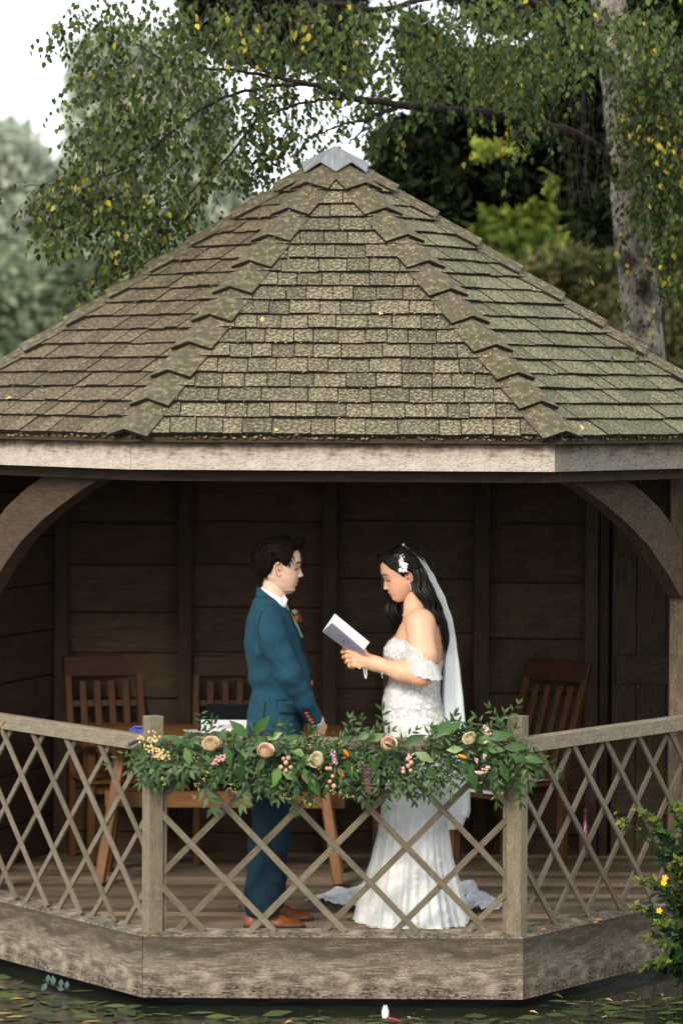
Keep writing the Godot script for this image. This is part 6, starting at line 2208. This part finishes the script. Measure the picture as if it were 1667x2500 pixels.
func shrub() -> void:
	var s := thing("variegated_shrub", "variegated green and yellow shrub with small yellow flowers at the right end of the sill", "shrub", P(1640, 2420, -0.55))
	var inv := s.transform.affine_inverse()
	var st := Acc.new()
	var lm := leaf_mesh(0.055, 0.030, 0.2, 0.25, 5, 0.42)
	var xs := []
	var cs := []
	var parts := []
	var shoots := [[1690, 2300, 1500, 1996, 7], [1690, 2300, 1560, 1985, 12], [1670, 2400, 1640, 1965, 22], [1670, 2400, 1670, 1970, 22], [1680, 2400, 1615, 2035, 14], [1680, 2400, 1585, 2150, 9], [1680, 2400, 1560, 2140, 6], [1670, 2430, 1545, 2215, 7], [1670, 2430, 1600, 2240, 16], [1670, 2430, 1625, 2180, 18], [1680, 2430, 1660, 2100, 20], [1690, 2430, 1690, 2040, 22], [1670, 2430, 1590, 2300, 12], [1660, 2440, 1575, 2370, 9], [1670, 2440, 1605, 2340, 14], [1690, 2440, 1650, 2260, 18], [1700, 2440, 1680, 2340, 16], [1690, 2430, 1640, 2130, 18], [1700, 2440, 1720, 2140, 20], [1700, 2400, 1740, 2020, 20]]
	for e in shoots:
		for rep in 2:
			var p := P(e[0], e[1], -0.55 + rr(-0.12, 0.12))
			var q := P(e[2] + rr(-14, 14), e[3] + rr(-14, 14), -0.42 + rr(-0.22, 0.16))
			var c := p.lerp(q, 0.55) + Vector3(0.10, 0.14, 0)
			var path := []
			for k in 13:
				var t := k / 12.0
				path.append(p.lerp(c, t).lerp(c.lerp(q, t), t))
			tube(st, path, [0.004, 0.0035, 0.003, 0.0025, 0.002, 0.0015], 5)
			for k in e[4] * 3:
				var t := 0.12 + 0.88 * sqrt(rng.randf())
				var b := p.lerp(c, t).lerp(c.lerp(q, t), t)
				var d := (c.lerp(q, t) - p.lerp(c, t)).normalized()
				var tipness := smoothstep(0.72, 1.0, t)
				var col := green(Color(0.008, 0.024, 0.006), Color(0.020, 0.048, 0.010), 0.3).lerp(green(Color(0.11, 0.14, 0.018), Color(0.22, 0.23, 0.04)), tipness * rr(0.0, 0.9))
				parts.append([leaf_xf(b, d * 0.5 + wild() * Vector3(1, 0.7, 1), Vector3(0, 0.6, 0.8) + wild() * 0.5, rr(0.6, 1.2) * lerpf(1.0, 0.62, tipness)), col, b.z])
	put(s, "stems", moved(st, inv), M.twig)
	parts.sort_custom(func(x, y): return x[2] > y[2])
	var shades := {}
	for k in parts.size():
		if k < 160:
			var c: Color = parts[k][1]
			var key := int(c.r * 20.0)
			if not shades.has(key):
				var m: StandardMaterial3D = M.leaf.duplicate()
				m.vertex_color_use_as_albedo = false
				m.albedo_color = c.linear_to_srgb()
				shades[key] = m
			put(s, "leaf", lm, shades[key], inv * parts[k][0])
		else:
			xs.append(inv * parts[k][0])
			cs.append(parts[k][1])
	scatter(s, "foliage", lm, M.leaf, xs, cs)
	var fm := mat("yellow_petal", lin(0.75, 0.42, 0.01), 0.5)
	var pm := leaf_mesh(0.016, 0.013, 0.1, 0.2, 3, 0.6)
	for e in [[1608, 2223], [1619, 2155], [1622, 2143]]:
		for k in 5:
			var an := TAU * k / 5.0
			put(s, "petal", pm, fm, inv * leaf_xf(P(e[0], e[1], -0.18), Vector3(cos(an), sin(an), 0.3), Vector3(0, 0.1, 1), 1.0))

# ---------------------------------------------------------------- trees
func in_poly(poly: Array, x: float, y: float) -> bool:
	return Geometry2D.is_point_in_polygon(Vector2(x, y), PackedVector2Array(poly))

func crown_points(blobs: Array, count: int) -> Array:             # points through a crown's leafy shell: blobs are [centre, radii]; returns [point, outwards]
	var out := []
	var total := 0.0
	for b in blobs:
		total += pow(b[1].x * b[1].y * b[1].z, 0.6667)
	for b in blobs:
		var n := int(count * pow(b[1].x * b[1].y * b[1].z, 0.6667) / total)
		for k in n:
			var d := wild()
			var r := pow(rng.randf(), 0.45)
			out.append([b[0] + d * b[1] * r, d])
	return out

func clump_mesh(leaves: int, size: float, spread: float, seed_: int) -> ArrayMesh:   # a handful of leaves on a twig end
	var r := RandomNumberGenerator.new()
	r.seed = seed_
	var a := Acc.new()
	var lf := leaf_mesh(size, size * 0.6, 0.15, 0.2, 3, 0.4)
	var arr := lf.surface_get_arrays(0)
	for k in leaves:
		var d := Vector3(r.randfn(), r.randfn(), r.randfn()).normalized()
		var xf := leaf_xf(d * spread * r.randf(), d + Vector3(0, -0.4, 0), Vector3(r.randfn(), r.randfn() + 0.7, r.randfn()), r.randf_range(0.7, 1.2))
		var b := a.v.size()
		for v in arr[Mesh.ARRAY_VERTEX]:
			a.vert(xf * v)
		for i in arr[Mesh.ARRAY_INDEX]:
			a.i.append(b + i)
	return a.done()

func limb_path(pts: Array) -> Array:                               # a smooth line through [px, py, z] marks
	var c := Curve3D.new()
	var ps := []
	for e in pts:
		ps.append(P(e[0], e[1], e[2]))
	var out := []
	for k in ps.size() - 1:
		var a: Vector3 = ps[maxi(k - 1, 0)]
		var d: Vector3 = ps[mini(k + 2, ps.size() - 1)]
		for t in 6:
			out.append((ps[k] as Vector3).cubic_interpolate(ps[k + 1], a, d, t / 6.0))
	out.append(ps[-1])
	return out

func taper(n: int, r0: float, r1: float) -> Array:
	var o := []
	for k in n:
		o.append(lerpf(r0, r1, float(k) / (n - 1)))
	return o

func birch() -> void:
	var bz := -4.8
	var base := P(1578, 1010, bz)
	var t := thing("birch_tree", "silver birch leaning over the gazebo roof with drooping leafy branches", "tree", Vector3(base.x + 0.05, -0.3, bz))
	var inv := t.transform.affine_inverse()
	# trunk with its white bark, dark cracks and scars
	var ta := Acc.new()
	ta.colored = true
	var line := [[-500, 1505, 1560], [0, 1440, 1525], [60, 1452, 1540], [153, 1462, 1562], [255, 1474, 1572], [357, 1482, 1582], [459, 1490, 1588], [561, 1496, 1594], [600, 1500, 1597], [700, 1512, 1606], [800, 1522, 1617], [900, 1528, 1626], [1400, 1540, 1650]]
	var scars := [[1532, 640, 40.0, 49.4, 0.9450000000000001], [1560, 612, 44.0, 11.399999999999999, 0.8400000000000001], [1577, 632, 32.0, 13.299999999999999, 0.8400000000000001], [1572, 705, 32.0, 64.6, 0.9974999999999999], [1585, 720, 44.0, 45.599999999999994, 0.8400000000000001], [1560, 800, 52.0, 30.4, 0.735], [1605, 775, 20.0, 45.599999999999994, 0.8400000000000001], [1552, 850, 48.0, 34.199999999999996, 0.7875000000000001], [1590, 860, 44.0, 41.8, 0.63], [1497, 585, 16.0, 30.4, 0.9450000000000001], [1524, 765, 18.0, 26.599999999999998, 0.8400000000000001], [1470, 240, 36.0, 19.0, 0.525], [1600, 880, 28.0, 49.4, 0.735]]
	var nn := FastNoiseLite.new()
	nn.seed = 3
	nn.frequency = 5.0
	var pairs_l := []
	var pairs_r := []
	for e in line:
		pairs_l.append([e[0], e[1]])
		pairs_r.append([e[0], e[2]])
	var bark := func(u: float, v: float) -> Array:
		var py := lerpf(-480.0, 1390.0, u)
		var l := P(table(pairs_l, py), py, bz)
		var r := P(table(pairs_r, py), py, bz)
		var an := TAU * v
		var rad := (r.x - l.x) * 0.5
		var p := (l + r) * 0.5 + Vector3(cos(an), 0, sin(an)) * rad
		p += Vector3(cos(an), 0, sin(an)) * rad * 0.10 * nn.get_noise_3dv(p)
		var c := Color.WHITE
		var s := shot(p)
		var dark := 0.0
		for e in scars:
			var dx: float = (s.x - e[0]) / e[2]
			var dy: float = (s.y - e[1]) / e[3]
			if sin(an) > -0.2:
				dark = maxf(dark, e[4] * smoothstep(1.0, 0.35, absf(dx) * 0.9 + maxf(absf(dy), 0.0) + 0.35 * nn.get_noise_3dv(p * 6.0)))
		c = c.lerp(Color(0.09, 0.065, 0.05), dark)
		return [p, Vector2(v, p.y * 0.4), c]
	grid(ta, 170, 48, bark, true)
	put(t, "trunk", moved(ta, inv), M.birch_bark)
	# limbs
	var limbs := [
		[[[1505, 425, -4.75], [1491, 405, -4.7], [1436, 348, -4.4], [1353, 312, -4.0], [1275, 299, -3.6], [1187, 276, -3.1], [1076, 266, -2.6], [993, 258, -2.2], [910, 246, -1.9], [828, 230, -1.6], [760, 205, -1.4], [680, 190, -1.3], [600, 150, -1.3]], 0.036, 0.008],
		[[[1500, 170, -4.8], [1452, 130, -4.5], [1400, 88, -4.2], [1340, 40, -3.8], [1260, -30, -3.4]], 0.045, 0.02],
		[[[993, 258, -2.2], [940, 272, -2.0], [880, 295, -1.8], [830, 305, -1.6], [770, 330, -1.5]], 0.012, 0.003],
		[[[910, 246, -1.9], [850, 240, -1.7], [780, 245, -1.6], [700, 262, -1.5], [620, 300, -1.5], [560, 340, -1.5]], 0.010, 0.003],
		[[[760, 205, -1.4], [640, 215, -1.4], [520, 250, -1.5], [420, 320, -1.6], [330, 400, -1.7], [200, 440, -1.8], [60, 455, -1.9]], 0.010, 0.002],
		[[[680, 190, -1.3], [560, 170, -1.4], [430, 160, -1.5], [300, 90, -1.6], [180, 40, -1.7]], 0.009, 0.002],
		[[[560, 340, -1.5], [470, 470, -1.5], [400, 500, -1.6], [340, 545, -1.6]], 0.007, 0.002],
		[[[620, 300, -1.5], [520, 430, -1.6], [440, 560, -1.7], [330, 660, -1.8], [200, 720, -1.8]], 0.007, 0.002],
		[[[1260, -30, -3.4], [1100, -20, -3.0], [950, 20, -2.6], [820, 10, -2.4], [600, -20, -2.2], [350, -30, -2.0], [200, 0, -2.0]], 0.02, 0.004],
		[[[1340, 40, -3.8], [1300, 100, -3.6], [1285, 180, -3.5]], 0.008, 0.003],
		[[[850, 350, -1.9], [880, 320, -1.9], [900, 290, -1.9], [960, 262, -2.0]], 0.005, 0.004]]
	for l in limbs:
		var path := limb_path(l[0])
		for k in path.size():
			path[k] += wild() * 0.006
		var la := Acc.new()
		tube(la, path, taper(path.size(), l[1], l[2]), 9)
		put(t, "limb", moved(la, inv), M.limb)
	# twigs with leaves; every leaf hangs from a twig
	var lm := leaf_mesh(0.040, 0.031, 0.18, 0.12, 4, 0.34)
	var leaves := []
	var twigs := Acc.new()
	var hang := func(px: float, py: float, z: float, n: int, lean: float, yellow: float, s: float) -> void:
		var p := P(px, py, z)
		var d := Vector3(lean + rr(-1.0, 0.9), rr(-1.0, 0.15), rr(-0.5, 0.5)).normalized()
		var path := [p]
		for k in n:
			d = (d + wild() * 0.16 + Vector3(0, -0.16, 0)).normalized()
			p += d * rr(0.022, 0.036)
			path.append(p)
			var side := Vector3(rr(-1, 1), rr(-0.9, 0.1), rr(-0.9, 0.9))
			var c := green(Color(0.026, 0.050, 0.011), Color(0.085, 0.112, 0.028), 0.35)
			if rng.randf() < yellow:
				c = green(Color(0.40, 0.30, 0.035), Color(0.20, 0.20, 0.035), 0.25)
			leaves.append([leaf_xf(p + side * 0.010, side * 0.75 + Vector3(0, -0.7, 0), Vector3(rr(-1.1, 1.1), rr(-0.3, 0.9), rr(0.0, 1.0) * (1.0 if rng.randf() < 0.8 else -1.0)), s * rr(0.62, 1.08)), c, p])
		tube(twigs, path, [0.0022, 0.0016, 0.0012], 3, Color.WHITE, false)
	var zones := [
		[[[150, 0], [560, 0], [640, 110], [600, 220], [470, 260], [330, 330], [200, 330], [210, 200], [145, 120]], 390, -1.2, -2.2, 0.03, -0.1],
		[[[200, 310], [480, 250], [620, 230], [620, 330], [560, 430], [470, 500], [400, 540], [250, 520], [150, 460], [180, 390]], 300, -1.2, -2.2, 0.03, -0.1],
		[[[60, 450], [330, 420], [380, 560], [330, 600], [260, 560], [230, 600], [130, 610], [100, 540]], 150, -1.3, -2.0, 0.10, -0.2],
		[[[330, 540], [480, 470], [470, 560], [330, 660], [200, 720], [160, 730], [210, 680]], 105, -1.4, -2.0, 0.07, -0.4],
		[[[560, 0], [880, 0], [900, 140], [860, 240], [760, 270], [640, 330], [600, 330], [620, 130]], 250, -1.2, -2.4, 0.03, 0.1],
		[[[590, 330], [840, 320], [860, 345], [760, 350], [640, 420], [560, 460]], 70, -1.7, -2.3, 0.03, 0.1],
		[[[1000, 0], [1667, 0], [1667, 140], [1480, 150], [1400, 205], [1290, 240], [1090, 250], [985, 250], [1000, 120]], 540, -2.2, -4.4, 0.02, 0.1],
		[[[880, 0], [1010, 0], [1010, 240], [900, 250]], 95, -2.2, -3.0, 0.02, 0.1],
		[[[1225, 120], [1345, 110], [1330, 240], [1320, 370], [1250, 380], [1235, 250]], 74, -3.0, -3.9, 0.05, 0.0],
		[[[1540, 120], [1680, 120], [1680, 600], [1640, 640], [1600, 600], [1545, 520], [1525, 380], [1520, 240]], 500, -4.1, -4.55, 0.06, 0.0],
		[[[1600, 560], [1680, 560], [1680, 690], [1620, 690]], 36, -4.1, -4.5, 0.1, 0.0],
		[[[1600, 250], [1680, 250], [1680, 420], [1600, 420]], 30, -4.1, -4.5, 0.30, 0.0],
		[[[860, 240], [1000, 250], [1010, 310], [880, 335]], 30, -1.9, -2.4, 0.03, 0.0]]
	for zn in zones:
		var lo := Vector2(9e9, 9e9)
		var hi := Vector2(-9e9, -9e9)
		for q in zn[0]:
			lo = lo.min(Vector2(q[0], q[1]))
			hi = hi.max(Vector2(q[0], q[1]))
		var poly := []
		for q in zn[0]:
			poly.append(Vector2(q[0], q[1]))
		var made := 0
		var tries := 0
		while made < zn[1] and tries < zn[1] * 8:
			tries += 1
			var x := rr(lo.x, hi.x)
			var y := rr(lo.y, hi.y)
			if not in_poly(poly, x, y):
				continue
			made += 1
			hang.call(x, y - 16.0, lerpf(zn[2], zn[3], rng.randf()), rng.randi_range(4, 8), zn[5], zn[4], 1.0 if zn[3] > -3.0 else 1.12)
	for e in [[1490, 640, 8, -4.2], [1470, 665, 6, -4.2], [1455, 690, 4, -4.2], [1500, 690, 7, -4.2], [1495, 730, 6, -4.2], [1485, 750, 4, -4.2], [1540, 765, 3, -4.2], [1560, 775, 5, -4.2], [1575, 780, 4, -4.2], [1520, 800, 2, -4.2], [1522, 850, 5, -1.0], [1510, 860, 3, -1.0], [1610, 640, 7, -4.2], [1625, 660, 7, -4.2], [1640, 620, 8, -4.2], [1600, 690, 4, -4.2], [1655, 650, 6, -4.2], [1625, 700, 3, -4.2]]:
		hang.call(e[0], e[1] - 18.0, e[3], e[2], 0.05, 0.15, 1.1)
	for e in [[1245, 300], [1255, 315], [1235, 330], [1165, 352], [590, 55], [580, 80], [755, 50], [760, 62], [575, 110], [640, 40], [1590, 330], [1600, 350], [1582, 300], [1620, 320], [470, 15], [545, 10]]:
		hang.call(e[0], e[1], -3.6 if e[0] > 1000 else -1.2, 4, 0.0, 0.95, 1.0)
	for k in 44:                                                   # bare hanging twigs
		var z0 := k % 3
		var x := rr(1530, 1660) if z0 == 0 else rr(1345, 1480) if z0 == 1 else rr(560, 760)
		var y := rr(60, 420) if z0 == 0 else rr(180, 260) if z0 == 1 else rr(-40, 20)
		var z := -4.3 if z0 == 0 else -3.6 if z0 == 1 else -1.5
		var path := []
		for j in 9:
			path.append(P(x + 7.0 * sin(j * 0.9 + k) + rr(-2, 2), y + j * (34.0 if z0 < 2 else 16.0), z))
		tube(twigs, path, [0.0018, 0.0012], 3, Color.WHITE, false)
	put(t, "twigs", moved(twigs, inv), M.twig)
	# the leaves that show largest are parts of their own, the rest one mass
	var own := []
	var rest_x := []
	var rest_c := []
	for e in leaves:
		var s := shot(e[2])
		if own.size() < 290 and e[2].z > -2.1 and s.y > 5.0 and s.y < 760.0 and s.x > 40.0 and s.x < 1660.0 and rng.randf() < 0.12 or own.size() < 290 and e[2].z > -4.3 and s.x > 1440.0 and rng.randf() < 0.12:
			own.append(e)
		else:
			rest_x.append(inv * e[0])
			rest_c.append(e[1])
	var shades := {}
	for e in own:
		var c: Color = e[1]
		var key := "%d_%d" % [int(c.g * 25.0), int(c.r * 8.0)]
		if not shades.has(key):
			var m: StandardMaterial3D = M.leaf.duplicate()
			m.vertex_color_use_as_albedo = false
			m.albedo_color = c.linear_to_srgb()
			shades[key] = m
		put(t, "leaf", lm, shades[key], inv * e[0])
	scatter(t, "crown", lm, M.leaf, rest_x, rest_c)

func far_tree(called: String, label: String, cat: String, group: String, z: float, foot: Array, zones: Array, count: int, mesh: Mesh, c0: Color, c1: Color, depth: float, trunk_r: float, bark: Material, lumps := 1.0) -> void:
	# foot: [px, py] where the trunk stands; zones: outlines in photo points that the crown fills, through depth metres
	var y0 := -0.5
	var fx := P(foot[0], foot[1], z).x
	var t := thing(called, label, cat, Vector3(fx, y0, z), 0.0, group)
	var inv := t.transform.affine_inverse()
	var xs := []
	var cs := []
	var nz := FastNoiseLite.new()
	nz.seed = int(absf(foot[0])) + 11
	nz.frequency = 0.9 / lumps
	var mids := []
	for zn in zones:
		var poly := []
		var lo := Vector2(9e9, 9e9)
		var hi := Vector2(-9e9, -9e9)
		var mid := Vector2.ZERO
		for q in zn[0]:
			poly.append(Vector2(q[0], q[1]))
			lo = lo.min(Vector2(q[0], q[1]))
			hi = hi.max(Vector2(q[0], q[1]))
			mid += Vector2(q[0], q[1]) / zn[0].size()
		mids.append(mid)
		var n := 0
		var want := int(count * zn[1])
		var tries := 0
		while n < want and tries < want * 6:
			tries += 1
			var x := rr(lo.x, hi.x)
			var y := rr(lo.y, hi.y)
			if not in_poly(poly, x, y):
				continue
			var p := P(x, y, z + rr(-0.5, 0.5) * depth)
			var g := nz.get_noise_3d(p.x, p.y, p.z * 0.2)
			if g < -0.30 + zn[2]:
				continue
			n += 1
			xs.append(inv * Transform3D(Basis.from_euler(Vector3(rr(0, TAU), rr(0, TAU), rr(0, TAU))).scaled(Vector3.ONE * rr(0.7, 1.3)), p))
			cs.append(c0.lerp(c1, clampf(0.5 + g * 1.1 + rr(-0.3, 0.3), 0, 1)) * rr(0.75, 1.25))
	scatter(t, "crown", mesh, M.leaf_far, xs, cs)
	if trunk_r > 0.0:
		var ta := Acc.new()
		var top: Vector3 = P(mids[0].x, mids[0].y, z)
		var b := Vector3(fx, y0, z)
		top.x = lerpf(fx, top.x, 0.12)
		tube(ta, [b, b.lerp(Vector3(lerpf(fx, top.x, 0.2), top.y, z), 0.35), b.lerp(top, 0.75), top], [trunk_r * 1.25, trunk_r, trunk_r * 0.75, trunk_r * 0.4], 12)
		put(t, "trunk", moved(ta, inv), bark)
		for mid in mids.slice(0, 2):
			var q := P(mid.x, mid.y, z)
			var s := b.lerp(top, rr(0.8, 0.95))
			var la := Acc.new()
			tube(la, [s, s.lerp(q, 0.5) + Vector3(0, 0.25, 0), q], [trunk_r * 0.4, trunk_r * 0.28, trunk_r * 0.12], 7)
			put(t, "limb", moved(la, inv), bark)

func trees() -> void:
	var dark := clump_mesh(7, 0.080, 0.075, 1)
	far_tree("dark_tree", "dark leaved tree behind the birch with its brown trunk at the right edge", "tree", "", -8.5, [1630, 900], [
		[[[985, 40], [1100, 150], [1330, 140], [1500, 140], [1680, 0], [1680, 300], [1620, 380], [1500, 400], [1400, 400], [1330, 370], [1270, 310], [1180, 300], [1060, 310], [1020, 240]], 0.46, -0.25],
		[[[930, 345], [1010, 300], [1110, 330], [1120, 400], [1150, 480], [1110, 540], [1060, 520], [980, 470], [925, 400]], 0.13, -0.1],
		[[[1180, 425], [1290, 410], [1300, 455], [1190, 465]], 0.018, 0.0], [[[1390, 420], [1500, 410], [1500, 570], [1410, 560]], 0.06, -0.15],
		[[[440, -60], [770, -60], [760, 90], [700, 130], [570, 125], [490, 75]], 0.17, -0.25],
		[[[640, -60], [870, -60], [880, 60], [865, 210], [830, 190], [800, 110], [720, 150]], 0.09, 0.02],
		[[[1020, -80], [1700, -80], [1700, 110], [1400, 150], [1330, 60], [1200, 50]], 0.14, -0.1]], 10500, dark, Color(0.006, 0.009, 0.004), Color(0.020, 0.028, 0.011), 2.6, 0.055, M.dark_bark, 0.6)
	var pale := clump_mesh(9, 0.17, 0.24, 2)
	var gold := clump_mesh(8, 0.13, 0.17, 3)
	far_tree("golden_tree", "yellow green leafy tree glowing beyond the roof, left of the birch trunk", "tree", "", -21.0, [1300, 900], [
		[[[1130, 400], [1190, 350], [1260, 330], [1330, 380], [1440, 400], [1500, 500], [1490, 680], [1300, 720], [1180, 640], [1110, 560], [1090, 470]], 0.86, -0.2],
		[[[1640, 380], [1700, 380], [1700, 700], [1640, 700]], 0.14, -0.1]], 4600, gold, Color(0.035, 0.07, 0.012), Color(0.25, 0.29, 0.055), 4.0, 0.12, M.dark_bark, 1.0)
	far_tree("hedge_shrub", "brownish mixed shrub growing behind the right roof slope", "shrub", "", -17.0, [1400, 1000], [
		[[[1220, 690], [1300, 650], [1420, 630], [1530, 600], [1560, 1000], [1400, 1000], [1250, 800]], 0.75, -0.3], [[[1620, 560], [1720, 560], [1720, 1050], [1620, 1000]], 0.25, -0.3]], 5200, clump_mesh(8, 0.085, 0.12, 4), Color(0.022, 0.034, 0.012), Color(0.15, 0.135, 0.055), 2.0, 0.05, M.dark_bark, 0.35)
	far_tree("tall_willow", "tall pale grey green tree rising to the left behind the birch leaves", "tree", "pale trees far beyond the gazebo", -48.0, [330, 1000], [
		[[[190, 130], [250, 90], [340, 100], [450, 120], [540, 260], [560, 480], [490, 660], [300, 720], [180, 680], [170, 480], [185, 290]], 0.85, 0.06], [[[420, 280], [540, 350], [590, 460], [550, 580], [440, 540]], 0.15, 0.25]], 5600, pale, Color(0.13, 0.165, 0.105), Color(0.52, 0.54, 0.43), 5.0, 0.3, M.dark_bark, 0.75)  # distance haze is mixed into these pale leaf colours
	far_tree("left_willow", "rounded pale tree cut by the left edge above the roof", "tree", "", -44.0, [-10, 1000], [
		[[[-120, 350], [-40, 310], [40, 330], [110, 410], [160, 520], [150, 740], [-120, 780]], 1.0, 0.12]], 3600, pale, Color(0.10, 0.135, 0.085), Color(0.46, 0.49, 0.38), 5.0, 0.3, M.dark_bark, 0.7)  # leaf tones lightened here too, standing in for haze
	far_tree("low_thicket", "dark grey green thicket low behind the left roof slope", "tree", "", -36.0, [180, 1000], [
		[[[-80, 680], [60, 640], [200, 600], [340, 630], [460, 600], [560, 560], [660, 590], [700, 700], [400, 860], [200, 960], [-80, 1000]], 1.0, 0.10]], 5200, pale, Color(0.055, 0.085, 0.045), Color(0.27, 0.31, 0.20), 4.0, 0.2, M.dark_bark, 0.7)

# ---------------------------------------------------------------- the scene
func _ready() -> void:
	rng.seed = 20
	var cam := Camera3D.new()
	cam.name = "camera"
	cam.fov = 15.19
	cam.far = 400.0
	cam.transform = Transform3D(cam_basis, cam_pos)
	var att := CameraAttributesPhysical.new()
	att.frustum_focal_length = 90.0
	att.frustum_focus_distance = 17.55
	att.frustum_far = 400.0
	att.exposure_aperture = 1.7
	cam.attributes = att
	add_child(cam)
	cam.current = true
	var env := Environment.new()
	env.background_mode = Environment.BG_SKY
	var sky := Sky.new()
	var sm := ProceduralSkyMaterial.new()
	sm.sky_top_color = Color(0.88, 0.91, 0.95)
	sm.sky_horizon_color = Color(0.93, 0.95, 0.96)
	sm.ground_bottom_color = Color(0.10, 0.11, 0.09)
	sm.ground_horizon_color = Color(0.16, 0.17, 0.14)
	sm.sky_energy_multiplier = 1.0
	sky.sky_material = sm
	env.sky = sky
	env.tonemap_mode = Environment.TONE_MAPPER_LINEAR
	env.tonemap_exposure = 2.25
	env.sdfgi_enabled = true
	env.ssao_enabled = true
	env.ssil_enabled = true
	var we := WorldEnvironment.new()
	we.name = "environment"
	we.environment = env
	add_child(we)
	var sun := DirectionalLight3D.new()
	sun.name = "sun"
	sun.light_energy = 0.5
	sun.light_color = Color(1.0, 0.97, 0.92)
	sun.light_angular_distance = 20.0
	sun.shadow_enabled = true
	sun.rotation = Vector3(deg_to_rad(-31.0), deg_to_rad(-26.0), 0.0)
	add_child(sun)
	materials()
	pond()
	gazebo()
	trees()
	birch()
	furniture()
	groom()
	bride()
	garland()
	shrub()
	roof_litter()
